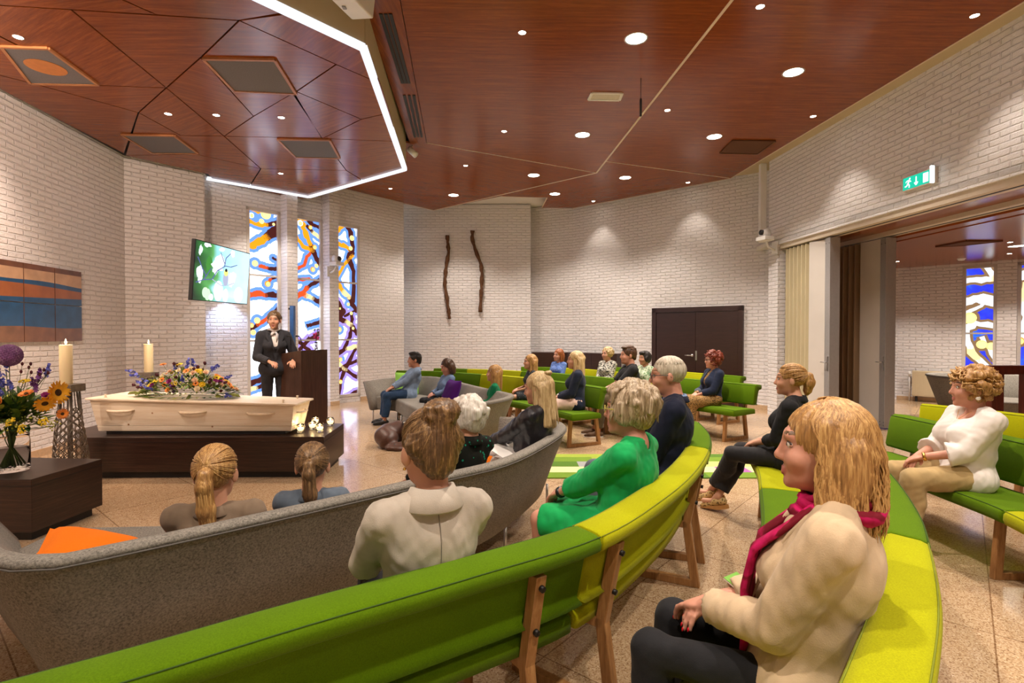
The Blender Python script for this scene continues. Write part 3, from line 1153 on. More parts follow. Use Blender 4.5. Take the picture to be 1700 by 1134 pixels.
def bench(path, focus, color, label, legs=(0.14, 0.86), group='curved chapel benches', QN=None):
    """bench unit along a plan path that marks the rear edge of its back; the sitter faces the focus"""
    if QN:
        Q, N = QN
    else:
        Q, L = spline(path, max(5, int(3 + 9 * (Vector(path[0]) - Vector(path[-1])).length)))
        N = normals(Q, focus)
    c = Q[len(Q) // 2]
    rt = thing('chapel_bench', label, 'bench', (c.x, c.y, 0), 0, group)
    fab = M_FDARK if color == 'd' else M_FLIME
    def sweep(prof, soft=1.0):
        m = MB()
        m.smooth = True
        rings = []
        for q, n in zip(Q, N):
            rings.append([(q.x - c.x - n.x * (r - 0.13), q.y - c.y - n.y * (r - 0.13), z) for r, z in prof])
        # soften both ends
        def inset(ring, nxt, k):
            cen = sum((Vector(p) for p in ring), Vector()) / len(ring)
            d = (Vector(nxt[0]) - Vector(ring[0])).normalized()
            return [Vector(p).lerp(cen, 0.0) + d * k for p in ring]
        def round_end(ring, nxt):
            cen = sum((Vector(p) for p in ring), Vector()) / len(ring)
            d = (Vector(nxt[0]) - Vector(ring[0])).normalized()
            out = []
            for s_, k in ((0.02, 0.002), (0.011, 0.004), (0.004, 0.009), (0.0, 0.02)):
                out.append([Vector(p) + (cen - Vector(p)).normalized() * min(s_ * soft, (cen - Vector(p)).length * .45) + d * k for p in ring])
            return out
        R = round_end(rings[0], rings[1]) + rings[1:-1] + list(reversed(round_end(rings[-1], rings[-2])))
        m.loft(R)
        return m
    b = sweep(BACK_PROF, .25).build('backrest', fab, rt)
    s = sweep(SEAT_PROF).build('seat', fab, rt)
    seam = M_SEAMD if color == 'd' else M_SEAML
    for r_, z_, par in ((.126, .7745, b), (-.012, .7755, b), (-.462, .4615, s)):
        m = MB()
        m.tube([(q.x - c.x - n.x * (r_ - .13), q.y - c.y - n.y * (r_ - .13), z_) for q, n in zip(Q, N)], .0022, 5)
        m.build('piping', seam, par)
    for f in legs:
        i = f * (len(Q) - 1)
        i0 = int(min(i, len(Q) - 2))
        q = Q[i0].lerp(Q[i0 + 1], i - i0)
        n = N[i0].lerp(N[i0 + 1], i - i0).normalized()
        tg = Vector((-n.y, n.x))
        P = lambda r, z, t=0: Vector((q.x - c.x - n.x * (r - 0.13) + tg.x * t, q.y - c.y - n.y * (r - 0.13) + tg.y * t, z))
        T3 = Vector((tg.x, tg.y, 0))
        m = MB()
        w = 0.042
        def plate(pts):
            m.extrude([P(r, z, -w / 2) for r, z in pts], T3 * w)
        plate([(0.062, 0.70), (0.11, 0.70), (0.045, 0.37), (0.10, 0.0), (0.05, 0.0), (0.0, 0.37)])
        plate([(-0.355, 0.385), (-0.40, 0.385), (-0.43, 0.0), (-0.38, 0.0)])
        plate([(-0.385, 0.0), (-0.385, 0.045), (0.06, 0.045), (0.055, 0.0)])
        plate([(-0.40, 0.345), (-0.40, 0.386), (0.03, 0.386), (0.03, 0.345)])
        lf = m.build('leg_frame', M_OAK, rt, 0.003, 1)
        for (r, z) in ((0.104, 0.66), (0.073, 0.50)):
            mm = MB()
            a, b_ = P(r, z), P(r + 0.012, z - 0.002)
            mm.tube([a - (b_ - a) * 1.2, b_], 0.011, 10)
            mm.build('bolt', M_BOLT, lf)
    return rt


FOC = (-2.8, 5.8)


def bench_run(pts, focus, mods):
    """row of bench units on one plan curve; mods: (first point, last point, colour, label, leg positions)"""
    Q, L = spline(pts, 24 * (len(pts) - 1) + 1)
    # Q is evenly spaced: find the sample nearest each control point
    idx = [min(range(len(Q)), key=lambda k: (Q[k] - Vector(p)).length) for p in pts]
    N = normals(Q, focus)
    for i0, i1, col, label, legs in mods:
        a, b = idx[i0], idx[i1]
        n = max(5, int(3 + 9 * (Q[a] - Q[b]).length))
        qs, ns = [], []
        for k in range(n):
            f = a + (b - a) * k / (n - 1)
            j = int(min(f, len(Q) - 2))
            qs.append(Q[j].lerp(Q[j + 1], f - j))
            ns.append(N[j].lerp(N[j + 1], f - j).normalized())
        d = (qs[1] - qs[0]).normalized() * 0.004
        qs[0] = qs[0] + d
        qs[-1] = qs[-1] - d
        bench(None, focus, col, label, legs, QN=(qs, ns))


LG = (.12, .88)
bench_run([(-1.25, .80), (-.81, 1.09), (-.52, 1.30), (-.1, 1.58), (.325, 1.89), (.66, 2.31), (.95, 2.76), (1.235, 3.32), (1.42, 3.82), (1.53, 4.35)], FOC, [
    (0, 4, 'd', 'dark green bench in the front foreground, its back running off the bottom of the photo', (.10, .86)),
    (4, 7, 'l', 'lime green bench with oak posts behind the woman in the green dress', (.10, .86)),
    (7, 9, 'd', 'dark green bench unit behind the grey haired man in the navy jacket', LG)])
bench_run([(.55, .74), (.86, 1.08), (1.15, 1.42), (1.45, 1.84), (1.65, 2.15), (1.93, 2.68), (2.22, 3.33), (2.42, 3.80), (2.58, 4.28)], FOC, [
    (0, 3, 'l', 'lime green bench at the bottom right under the blonde woman in the beige blazer', LG),
    (3, 6, 'd', 'dark green curved bench unit between two lime ones behind the blonde woman', LG),
    (6, 8, 'l', 'lime green bench end where the woman in black with a ponytail sits', LG)])
bench_run([(3.02, 1.75), (3.28, 2.35), (3.465, 3.005), (3.50, 3.5), (3.51, 4.1), (3.50, 4.72)], (0, 4), [
    (0, 2, 'l', 'lime green bench at the right edge beside the dark green one', LG),
    (2, 5, 'd', 'dark green bench under the curly haired woman in the white top', LG)])
bench([(4.25, 5.45), (4.5, 5.0), (4.72, 4.45)], (0, 2), 'l', 'lime green bench behind the curly haired woman near the opening', LG)
# far side of the aisle
bench_run([(-2.2, 10.35), (-1.75, 10.25), (-1.2, 10.02), (-.46, 9.40), (0, 9.02), (.41, 8.52), (.80, 7.95), (1.12, 7.4), (1.3, 7.05)], FOC, [
    (0, 3, 'd', 'dark green bench directly behind the far grey sofa', LG),
    (3, 5, 'l', 'lime green bench beyond the far sofa under the girl in the patterned dress', LG),
    (5, 8, 'd', 'dark green bench end under the woman in the navy cardigan', (.12, .9))])
bench_run([(-1.58, 10.95), (-1.2, 10.9), (-.86, 10.78), (-.3, 10.55), (.25, 10.15), (.75, 9.77), (1.05, 9.42), (1.31, 9.08), (1.6, 8.66), (1.81, 8.31), (2.02, 7.9), (2.25, 7.35)], FOC, [
    (0, 2, 'd', 'short dark green back showing beyond the woman in the blue shirt', (.2, .8)),
    (2, 4, 'l', 'lime green bench in the second far row, below the twisted branches', LG),
    (4, 7, 'd', 'dark green bench in the second far row behind the woman in the navy cardigan', LG),
    (7, 9, 'd', 'dark green bench under the young man in the black shirt', LG),
    (9, 11, 'l', 'lime green bench between the young man in black and the grey haired man', LG)])
bench_run([(.2, 11.45), (.6, 11.4), (1.05, 11.15), (1.5, 10.75), (1.85, 10.25), (2.15, 9.75), (2.45, 9.2), (2.85, 8.5), (3.2, 7.95), (3.5, 7.45)], FOC, [
    (0, 2, 'd', 'dark green bench under the red haired woman in the blue blouse', (.15, .85)),
    (2, 4, 'l', 'lime green bench under the woman with short blonde curls', LG),
    (4, 6, 'l', 'lime green bench under the dark haired woman in the mint blouse', LG),
    (6, 9, 'd', 'dark green bench under the red haired woman in the denim jacket', (.12, .9))])
bench_run([(2.2, 11.35), (2.75, 10.75), (3.1, 10.2), (3.3, 9.9), (3.5, 9.55), (3.75, 9.2), (3.92, 8.9)], FOC, [
    (0, 2, 'd', 'dark green bench in the last row before the double door', LG),
    (2, 4, 'l', 'short lime green bench in the last row before the double door', (.2, .8)),
    (4, 6, 'd', 'dark green bench end in the last row, right of the red haired woman', (.2, .85))])


def sofa(path, focus, label, front, zr=0.74, legs=(), flare=0.2, zend=0.0, cat='sofa', group=None):
    """wing sofa: a felt shell swept along the rim path plus a seat cushion and steel legs"""
    Q, L = spline(path, 44)
    N = normals(Q, focus)
    # smooth normals
    for _ in range(3):
        N = [(N[max(i - 1, 0)] + N[i] + N[min(i + 1, len(N) - 1)]).normalized() for i in range(len(N))]
    c = sum(Q, Vector((0, 0))) / len(Q)
    rt = thing('wing_sofa', label, cat, (c.x, c.y, 0), 0, group)
    m = MB()
    m.smooth = True
    rings = []
    for i, (q, n) in enumerate(zip(Q, N)):
        e = min(i, len(Q) - 1 - i) / 10
        drop = zend * max(0, 1 - e) ** 1.5
        z = zr - drop
        k = flare
        prof = [(k + .06, .19), (k, .20), (k * .5, .20 + (z - .2) * .5), (0.01, z - .035), (0.0, z - .02), (0.012, z - .004), (.035, z), (.07, z - .004), (.085, z - .02), (k * .5 + .1, .56), (k + .10, .40), (k + .12, .2)]
        rings.append([(q.x - c.x + n.x * r, q.y - c.y + n.y * r, zz) for r, zz in prof])
    m.loft(rings)
    m.build('shell', M_FGREY, rt)
    # piping seam along the rim
    mm = MB()
    mm.tube([(q.x - c.x + n.x * .0, q.y - c.y + n.y * .0, rings[i][4][2] - .012) for i, (q, n) in enumerate(zip(Q, N))], 0.004, 5)
    mm.build('piping', plain('sofa_piping', (0.12, 0.11, 0.10), 0.9), rt)
    inner = [q + n * (flare + .06) for q, n in zip(Q, N)]
    poly = [p - c for p in inner[2:-2:2]] + [Vector(p) - c for p in front]
    m = MB()
    m.prism(poly, .20, .425)
    m.build('seat_cushion', M_FGREY, rt, 0.03, 3)
    for (x, y) in legs:
        m = MB()
        m.tube([(x - c.x, y - c.y, 0.0), (x - c.x, y - c.y, 0.21)], 0.011, 8)
        m.build('leg', M_CHROME, rt)
    return rt


sofa([(-2.85, 2.62), (-2.49, 2.29), (-2.1, 2.0), (-1.82, 1.80), (-1.58, 1.75), (-1.40, 1.86), (-.95, 2.26), (-.35, 2.83), (-.04, 3.14), (.2, 3.6), (.42, 4.2), (.43, 4.55), (.26, 4.78), (-.10, 4.85)], (-1.3, 3.5),
     'grey felt wing sofa in the foreground seen from behind, with two ponytailed girls', [(-.35, 4.35), (-1.0, 3.55), (-1.7, 3.0), (-2.5, 2.95)], 0.745,
     [(-.045, 3.58), (.30, 4.55), (-2.1, 2.5), (-1.3, 2.55), (-.4, 4.3)], flare=0.2, zend=0.0)
sofa([(-2.58, 9.22), (-2.25, 9.55), (-1.75, 9.68), (-1.35, 9.50), (-1.1, 9.1), (-.85, 8.55), (-.41, 7.62), (-.08, 7.02), (0.03, 6.72), (-.10, 6.38), (-.40, 6.12), (-.8, 5.98)], (-2.4, 7.5),
     'grey felt wing sofa on the far side where the man in jeans sits', [(-.85, 6.2), (-1.05, 6.75), (-1.3, 7.45), (-1.65, 8.2), (-1.95, 8.85), (-2.35, 9.1)], 0.73,
     [(-2.38, 9.12), (-2.0, 9.3), (-.14, 7.3), (-1.0, 6.6), (-1.75, 8.4)], flare=0.2, zend=0.06)
sofa([(7.15, 8.55), (7.1, 9.0), (7.4, 9.5), (8.0, 9.55), (8.8, 8.9), (9.6, 8.1)], (7.6, 7.6),
     'grey felt wing sofa in the adjoining room below the blue stained glass', [(8.9, 7.5), (8.2, 8.1), (7.6, 8.4)], 0.80,
     [(7.35, 8.75), (8.1, 8.4), (8.8, 7.8)], flare=0.2)


def cushion(name, label, M, size, mat, group=None):
    """square scatter cushion: pillowed grid, in its own frame"""
    n = 12
    m = MB()
    m.smooth = True
    a, b, h = size
    top, bot = [], []
    for i in range(n + 1):
        for j in range(n + 1):
            u, v = i / n * 2 - 1, j / n * 2 - 1
            k = (max(0, 1 - abs(u) ** 3.2) * max(0, 1 - abs(v) ** 3.2)) ** 0.55
            pin = 1 - 0.07 * (1 - abs(u)) * abs(v) ** 4 - 0.0
            pin2 = 1 - 0.07 * (1 - abs(v)) * abs(u) ** 4
            wr = 0.012 * noise.noise(Vector((u * 2.5, v * 2.5, a * 9)))
            top.append((u * a / 2 * pin2, v * b / 2 * pin, h / 2 * k + wr * k))
            bot.append((u * a / 2 * pin2, v * b / 2 * pin, -h / 2 * k + wr * k))
    A = m.add(top)
    B = m.add(bot)
    for i in range(n):
        for j in range(n):
            q = [i * (n + 1) + j, (i + 1) * (n + 1) + j, (i + 1) * (n + 1) + j + 1, i * (n + 1) + j + 1]
            m.face([A + k for k in q])
            m.face([B + k for k in reversed(q)])
    def edge(i, j):
        return i * (n + 1) + j
    for k in range(n):
        for (p, q) in ((edge(k, 0), edge(k + 1, 0)), (edge(n, k), edge(n, k + 1)), (edge(n - k, n), edge(n - k - 1, n)), (edge(0, n - k), edge(0, n - k - 1))):
            m.face([A + q, A + p, B + p, B + q])
    o = m.build(name, mat)
    o.matrix_world = M
    return tag(o, label, 'cushion', group)


def pose(loc, rz=0, rx=0, ry=0):
    return Matrix.Translation(Vector(loc)) @ Euler((rx, ry, rz)).to_matrix().to_4x4()


cushion('scatter_cushion', 'orange cushion lying at the left end of the near grey sofa', pose((-1.88, 2.36, 0.50), 0.5, 0.25, 0.36), (.40, .34, .16), M_FORANGE)
cushion('scatter_cushion', 'orange cushion behind the white haired woman on the near sofa', pose((-.33, 3.42, 0.575), -0.95, 1.05, 0), (.46, .38, .12), M_FORANGE)
cushion('scatter_cushion', 'bright green cushion beside the man in jeans on the far sofa', pose((-1.86, 9.42, 0.62), 0.1, 1.2, 0), (.42, .40, .13), M_FGREEN)
cushion('scatter_cushion', 'purple cushion behind the woman in the blue shirt on the far sofa', pose((-.92, 8.02, 0.60), -1.0, 1.2, 0), (.42, .42, .15), M_FPURP)
cushion('scatter_cushion', 'green cushion on the grey sofa in the adjoining room', pose((7.95, 9.02, 0.66), -0.6, 1.25, 0), (.42, .40, .13), M_FGREEN)

# ------------------------------------------------------------------ plinths, coffin, lectern
def plinth(name, label, poly, z, base_in):
    c = sum((Vector(p) for p in poly), Vector((0, 0))) / len(poly)
    rt = thing(name, label, 'plinth', (c.x, c.y, 0))
    m = MB()
    m.prism([Vector(p) - c for p in poly], 0.07, z)
    m.build('body', M_DARKW, rt, 0.003, 1)
    m = MB()
    m.prism(shrink([Vector(p) - c for p in poly], base_in), 0, 0.07)
    m.build('base', M_BLACK, rt)
    m = MB()
    pp = shrink([Vector(p) - c for p in poly], -0.002)
    for i in range(len(pp)):
        a, b = pp[i], pp[(i + 1) % len(pp)]
        m.bar((a.x, a.y, z - .05), (b.x, b.y, z - .05), 0.003, 0.003)
    m.build('shadow_joint', M_BLACK, rt)
    return rt


plinth('coffin_plinth', 'long dark wood plinth under the coffin', [(-4.42, 5.46), (-1.945, 5.50), (-2.0, 6.32), (-4.8, 6.45), (-4.85, 5.92)], 0.43, 0.05)
plinth('flower_plinth', 'low dark wood plinth carrying the vase at the left edge', [(-3.44, 3.80), (-3.41, 4.42), (-4.9, 4.55), (-5.1, 3.82)], 0.455, 0.05)

M_PINE = None
def pine():
    t = NT('pale_pine')
    v = t.coords('Object', (0.7, 9, 9))
    a = t.noise(v, 3, 5, 0.6)
    kv = t.coords('Object', (1, 1, 1))
    vo = t.add('ShaderNodeTexVoronoi', feature='F1')
    vo.inputs['Scale'].default_value = 5.5
    vo.inputs['Randomness'].default_value = 1
    t.link(kv, vo.inputs['Vector'])
    kn = t.ramp(vo.outputs['Distance'], [(0.0, (0.2, 0.08, 0.03)), (0.045, (0.45, 0.25, 0.12)), (0.07, (1, 1, 1))])
    c = t.ramp(a, [(0.3, srgb(228, 210, 184)), (0.5, srgb(240, 226, 204)), (0.7, srgb(247, 237, 220))])
    t.base(t.mix(1, c, kn, 'MULTIPLY'))
    t.set(rough=0.4, spec=0.4)
    return t.m
M_PINE = pine()
cof = thing('coffin', 'pale pine coffin on the dark plinth', 'coffin', (-3.36, 5.66, 0.43), 0.0)
def cofpt(u, side, z):
    """u 0 head (left) .. 1 foot; side 0 front 1 back; z 0 base 1 rim"""
    zt = (0.40 - 0.075 * u) * z
    fl = 0.055 * z
    W = 0.62 - 0.22 * u
    x = -1.02 + 2.04 * u + (u * 2 - 1) * fl
    y = (-0.03 - fl) if side == 0 else (W * .82 + fl)
    return Vector((x, y + 0.0, 0.035 + zt * 0.93))
m = MB()
ring = lambda z: [cofpt(0, 0, z), cofpt(1, 0, z), cofpt(1, 1, z), cofpt(0, 1, z)]
m.loft([ring(0), ring(0.16)])
m.loft([[p + Vector((0, 0, 0.002)) for p in ring(0.16)], ring(0.9)])
m.build('body', M_PINE, cof, 0.004, 2)
m = MB()
a = [cofpt(0, 0, 0.9) + Vector((-.03, -.03, .003)), cofpt(1, 0, .9) + Vector((.03, -.03, .003)), cofpt(1, 1, .9) + Vector((.03, .03, .003)), cofpt(0, 1, .9) + Vector((-.03, .03, .003))]
m.loft([a, [p + Vector((0, 0, .022)) for p in a]])
m.build('lid', M_PINE, cof, 0.006, 2)
m = MB()
m.box((0, .2, 0.018), (1.9, .42, 0.034))
m.build('base_frame', M_BLACK, cof)
M_PINEH = plain('pine_handle', srgb(240, 224, 198), 0.35)
for u in (0.14, 0.5, 0.84):
    zb = 0.6
    p = cofpt(u, 0, zb)
    m = MB()
    m.tube([p + Vector((-.15, -.0, .01)), p + Vector((-.1, -.035, 0.004)), p + Vector((0, -.045, 0)), p + Vector((.1, -.035, 0.004)), p + Vector((.15, -.0, .01))], [.008, .014, .016, .014, .008], 10)
    m.build('handle', M_PINEH, cof)
p = (cofpt(1, 0, .6) + cofpt(1, 1, .6)) / 2
m = MB()
m.tube([p + Vector((0, -.12, .01)), p + Vector((.035, -.08, 0.004)), p + Vector((.045, 0, 0)), p + Vector((.035, .08, 0.004)), p + Vector((0, .12, .01))], [.008, .014, .016, .014, .008], 10)
m.build('handle', M_PINEH, cof)
for u, s in ((0.06, 0), (.94, 0), (.06, 1), (.94, 1)):
    m = MB()
    p = cofpt(u, s, .9) + Vector((0, .05 if s == 0 else -.05, .028))
    m.lathe([(.012, 0), (.014, .008), (.006, .014), (.014, .024), (.010, .032), (.001, .034)], 12, p)
    m.build('lid_knob', M_PINEH, cof)

lec = thing('lectern', 'tall dark wood lectern in front of the speaker', 'lectern', (-3.05, 7.85, 0))
LP = [Vector((-3.37, 7.75)), Vector((-3.0, 7.58)), Vector((-2.77, 8.0)), Vector((-3.14, 8.2))]
lc = Vector((-3.05, 7.85))
m = MB()
lz = [1.205, 1.255, 1.26, 1.205]
n = 4
b = m.add([(p.x - lc.x, p.y - lc.y, 0.0) for p in LP] + [(p.x - lc.x, p.y - lc.y, z) for p, z in zip(LP, lz)])
m.face([b + 3, b + 2, b + 1, b])
m.face([b + 4, b + 5, b + 6, b + 7])
for i in range(4):
    j = (i + 1) % 4
    m.face([b + i, b + j, b + 4 + j, b + 4 + i])
m.build('body', M_DARKV, lec, 0.004, 1)
m = MB()
b = m.add([(p.x - lc.x, p.y - lc.y, z + .002) for p, z in zip(shrink(LP, .03), [1.208, 1.254, 1.258, 1.208])])
m.face([b, b + 1, b + 2, b + 3])
m.build('reading_top', plain('lectern_top', (0.03, .022, .02), .3), lec)
# microphones on the lectern
for k, (px, py, tx, ty) in enumerate(((483, 580, 482, 558), (502, 581, 497, 558))):
    a, e = aty(px, py, 7.85), aty(tx, ty, 7.7)
    rt = thing('microphone', ['thin black gooseneck microphone nearest the speaker', 'thin black gooseneck microphone near the vase on the lectern'][k], 'microphone', a)
    m = MB()
    m.tube([Vector((0, 0, -.03)), Vector((.0, 0, .06)), (e - a) * .6 + Vector((0, 0, .05)), e - a], .005, 6)
    m.build('gooseneck', M_BLACK, rt)
    m = MB()
    m.tube([(e - a), (e - a) + Vector((-.05, 0, .0))], [.009, .012], 8)
    m.build('capsule', M_BLACK, rt)
up = thing('column_speaker', 'tall narrow blue upright standing behind the lectern', 'column', (-3.38, 8.22, 0))
m = MB()
m.box((0, 0, 1.0), (.062, .08, 1.85))
m.build('body', plain('blue_acrylic', (0.035, .12, .36), .25), up, .006)
m = MB()
m.box((0, 0, .03), (.22, .22, .04))
m.build('foot', M_BLACK, up, .004)
m = MB()
m.box((-.045, 0, 1.88), (.03, .03, .03))
m.build('clip', M_BLACK, up)
# small vase with a pink flower on the lectern
vp = aty(525, 580.5, 7.82)
vz = thing('bud_vase', 'small glass vase with one magenta flower on the lectern', 'vase', (vp.x, vp.y, 1.255))
m = MB()
m.lathe([(.018, 0), (.024, .004), (.027, .05), (.022, .09), (.024, .12), (.021, .12), (.019, .09), (.023, .05), (.018, .01)], 16)
m.build('glass', glass('clear_glass'), vz)
m = MB()
m.tube([(0, 0, .02), (.005, 0, .12), (.0, 0, .2)], .003, 6)
m.tube([(0, 0, .02), (-.01, 0, .12), (.02, 0, .28)], .003, 6)
m.build('stem', plain('stem_green', (.05, .13, .02), .6), vz)
M_MAG = plain('petal_magenta', (.42, .02, .14), .6)
m = MB()
for i in range(22):
    a = random.uniform(0, 2 * PI)
    r = random.uniform(.0, .045)
    m.ball((r * math.cos(a), r * math.sin(a), .2 + random.uniform(-.04, .05)), (.018, .018, .01), 6, 4, Euler((random.random() * 3, random.random() * 3, 0)).to_matrix())
m.build('flower', M_MAG, vz)
m = MB()
for i in range(9):
    a = random.uniform(0, 2 * PI)
    m.ball((.03 * math.cos(a), .03 * math.sin(a), .26 + random.uniform(-.06, .05)), (.03, .012, .004), 6, 4, Euler((random.random(), random.random() * 2, a)).to_matrix())
m.build('leaf', plain('leaf_mid', (.06, .15, .03), .6), vz)

# candle stands with hanging chains
M_WAX = None
t = NT('ivory_wax')
t.base((0.82, 0.68, 0.40))
t.set(rough=0.5)
t.b.inputs['Subsurface Weight'].default_value = 0.2
t.b.inputs['Subsurface Radius'].default_value = (.02, .012, .006)
M_WAX = t.m
M_STEEL = plain('aged_steel', (0.28, 0.24, 0.20), 0.38, metal=0.9, var=.2)
M_FLAME = emit('flame', (1.0, 0.72, 0.32), 18)


def candle(label, x, y, zb, h, r):
    rt = thing('pillar_candle', label, 'candle', (x, y, zb))
    m = MB()
    m.lathe([(r * .98, 0), (r, .005), (r, h - .006), (r * .93, h), (r * .7, h - .004), (r * .2, h - .014), (.001, h - .014)], 28)
    m.build('wax', M_WAX, rt)
    m = MB()
    m.tube([(0, 0, h - .015), (.001, 0, h + .012)], .0018, 6)
    m.build('wick', M_BLACK, rt)
    m = MB()
    m.lathe([(.001, h + .004), (.007, h + .012), (.009, h + .022), (.005, h + .04), (.001, h + .055)], 10)
    m.build('flame', M_FLAME, rt)
    lamp('POINT', 'candle_light', (x, y, zb + h + .04), 5, (1, .62, .28), .015)
    return rt


def chain_stand(label, x, y, zt):
    rt = thing('candle_stand', label, 'candle stand', (x, y, 0))
    m = MB()
    m.box((0, 0, zt - .035), (.17, .17, .07))
    m.build('head', M_STEEL, rt, .004)
    m = MB()
    m.tube([(0, 0, 0), (0, 0, zt - .05)], .022, 10)
    m.lathe([(.12, 0), (.12, .012), (.02, .02)], 20)
    m.build('core', M_STEEL, rt)
    n = 18
    for k in range(n):
        a = 2 * PI * k / n
        m = MB()
        for side in (-1, 1):
            pts = []
            for i in range(40):
                f = i / 39
                z = (zt - .06) * (1 - f * .97)
                rr = .07 + .075 * min(1, f * 1.25) + .006 * math.sin(f * 9 + k)
                am = 0.0 if f < .18 else .024
                w = math.sin(i * 1.15 + k * 1.7) * am * side
                aa = a + w / rr
                pts.append((rr * math.cos(aa), rr * math.sin(aa), z))
            m.tube(pts, .0045, 5)
        m.build('chain_strand', M_STEEL, rt)
    return rt


ca = aty(110, 640, 4.95)
chain_stand('candle stand of wavy steel strands beside the vase of flowers', ca.x + .03, ca.y, 1.03)
candle('tall lit ivory candle on the chain stand at the left', ca.x, ca.y, 1.03, .365, .05)
cb = aty(247, 620, 7.0)
chain_stand('candle stand of wavy steel strands hidden behind the coffin', cb.x, cb.y, 0.99)
candle('tall lit ivory candle behind the flowers on the coffin', cb.x, cb.y, 0.99, .37, .052)

# tealight glasses on the plinth
M_TGL = glass('tealight_glass', (1, .97, .92))
M_TWAX = None
t = NT('lit_wax')
t.base((.9, .75, .5))
t.b.inputs['Emission Color'].default_value = (1, .72, .36, 1)
t.b.inputs['Emission Strength'].default_value = 1.6
M_TWAX = t.m
for i, (px, py, l) in enumerate(((499, 718, 'small tealight glass at the front left of the five'), (518.5, 712.5, 'small tealight glass in the middle of the five'), (523.5, 704.5, 'small tealight glass at the back of the cluster of five'),
                                 (531, 717, 'small tealight glass at the front right of the cluster'), (548.5, 706.5, 'small tealight glass standing apart at the right corner of the plinth'))):
    p = atz(px, py, .43)
    rt = thing('tealight', l, 'candle', (p.x, p.y, .431), 0, 'tealight glasses on the coffin plinth')
    m = MB()
    m.lathe([(.026, 0), (.040, .012), (.046, .045), (.042, .075), (.034, .09), (.031, .09), (.039, .073), (.042, .045), (.036, .016), (.001, .012)], 20)
    m.build('glass_cup', M_TGL, rt)
    m = MB()
    m.lathe([(.001, .015), (.03, .017), (.036, .045), (.034, .052), (.001, .05)], 16)
    m.build('wax', M_TWAX, rt)
    m = MB()
    m.lathe([(.001, .05), (.005, .056), (.006, .064), (.001, .084)], 8)
    m.build('flame', M_FLAME, rt)
    lamp('POINT', 'tealight_light', (p.x, p.y, .53), .35, (1, .65, .3), .01)

# pale pedestal behind the flowers
pd = aty(371, 640, 7.6)
pb = thing('pedestal', 'pale grey pedestal partly hidden behind the coffin flowers', 'pedestal', (pd.x, pd.y, 0))
m = MB()
m.box((0, 0, .395), (.14, .14, .79))
m.build('body', plain('pale_grey_laminate', (.5, .5, .52), .4), pb, .004)
m = MB()
m.box((0, 0, .01), (.17, .17, .02))
m.build('foot', M_BLACK, pb)

# ------------------------------------------------------------------ on the walls
# screen
tv = thing('wall_screen', 'flat screen showing blossom and a small bird, tilted from the left wall', 'screen', (-4.31, 7.97, 2.37))
TL, TRr, BRr, BLl = aty(324.7, 397.5, 7.2), aty(417.5, 422.7, 8.70), aty(410, 504.7, 8.66), aty(315.5, 497, 7.17)
tvc = Vector((-4.31, 7.97, 2.37))
ex = ((TRr - TL) + (BRr - BLl)).normalized()
ez = (TL - BLl)
ez = (ez - ex * ez.dot(ex)).normalized()
en = ez.cross(ex)
if en.x < 0:
    en = -en
cen = (TL + TRr + BRr + BLl) / 4 - tvc
TW, TH = 1.47, 0.83
T = lambda u, v, o=0: cen + ex * ((u - .5) * TW) + ez * ((v - .5) * TH) + en * o
m = MB()
m.extrude([T(0, 0), T(1, 0), T(1, 1), T(0, 1)], en * -.05)
m.build('case', M_BLACK, tv, .004, 1)
def screen_mat():
    t = NT('screen_picture')
    uv = t.coords('UV')
    sep = t.add('ShaderNodeSeparateXYZ')
    t.link(uv, sep.inputs[0])
    x, y = sep.outputs[0], sep.outputs[1]
    nz = t.noise(uv, 3.2, 1, .4)
    f = t.math('ADD', t.math('MULTIPLY', x, 0.85), t.math('MULTIPLY', nz, 0.5))
    c = t.ramp(f, [(0.22, (.004, .02, .012)), (.36, (.02, .14, .03)), (.48, (.09, .36, .09)), (.58, (.25, .62, .62)), (.72, (.42, .80, .95)), (.95, (.55, .86, 1.0))])
    vo = t.add('ShaderNodeTexVoronoi', feature='SMOOTH_F1')
    vo.inputs['Scale'].default_value = 5
    vo.inputs['Smoothness'].default_value = .3
    t.link(uv, vo.inputs['Vector'])
    low = t.ramp(y, [(.0, (1, 1, 1)), (.45, (0, 0, 0))])
    bl = t.ramp(vo.outputs['Distance'], [(.25, (1, 1, 1)), (.5, (0, 0, 0))])
    k = t.math('MULTIPLY', low, bl)
    c = t.mix(t.math('MULTIPLY', k, .75), c, (.75, .93, 1.0))
    t.base((0, 0, 0))
    t.set(rough=.25)
    t.link(c, t.b.inputs['Emission Color'])
    t.b.inputs['Emission Strength'].default_value = 1.0
    return t.m
PIC = [screen_mat(), emit('pic_white', (.85, .97, 1), 1.05), emit('pic_twig', (.10, .11, .38), .8), emit('pic_dark', (.01, .02, .02), .6), emit('pic_green', (.05, .28, .04), .8), emit('pic_yellow', (.75, .75, .2), 1), emit('pic_grey', (.42, .45, .62), .9), emit('pic_pale', (.62, .85, .6), .9)]
m = MB()
q = [(.012, .015), (.988, .015), (.988, .985), (.012, .985)]
m.cur = 0
m.poly([T(u, v, .002) for u, v in q], q)
def blob(u, v, ru, rv, ci, o, n=18, j=.12):
    m.cur = ci
    m.poly([T(min(.985, max(.015, u + ru * math.cos(2 * PI * i / n) * random.uniform(1 - j, 1 + j))), min(.98, max(.02, v + rv * math.sin(2 * PI * i / n) * random.uniform(1 - j, 1 + j))), o) for i in range(n)])
def twig(pts, w, ci, o):
    m.cur = ci
    for (a, b) in zip(pts, pts[1:]):
        a, b = Vector(a), Vector(b)
        d = (b - a).normalized()
        s = Vector((-d.y, d.x)) * w
        m.poly([T(*(a + s), o), T(*(a - s), o), T(*(b - s * .8), o), T(*(b + s * .8), o)])
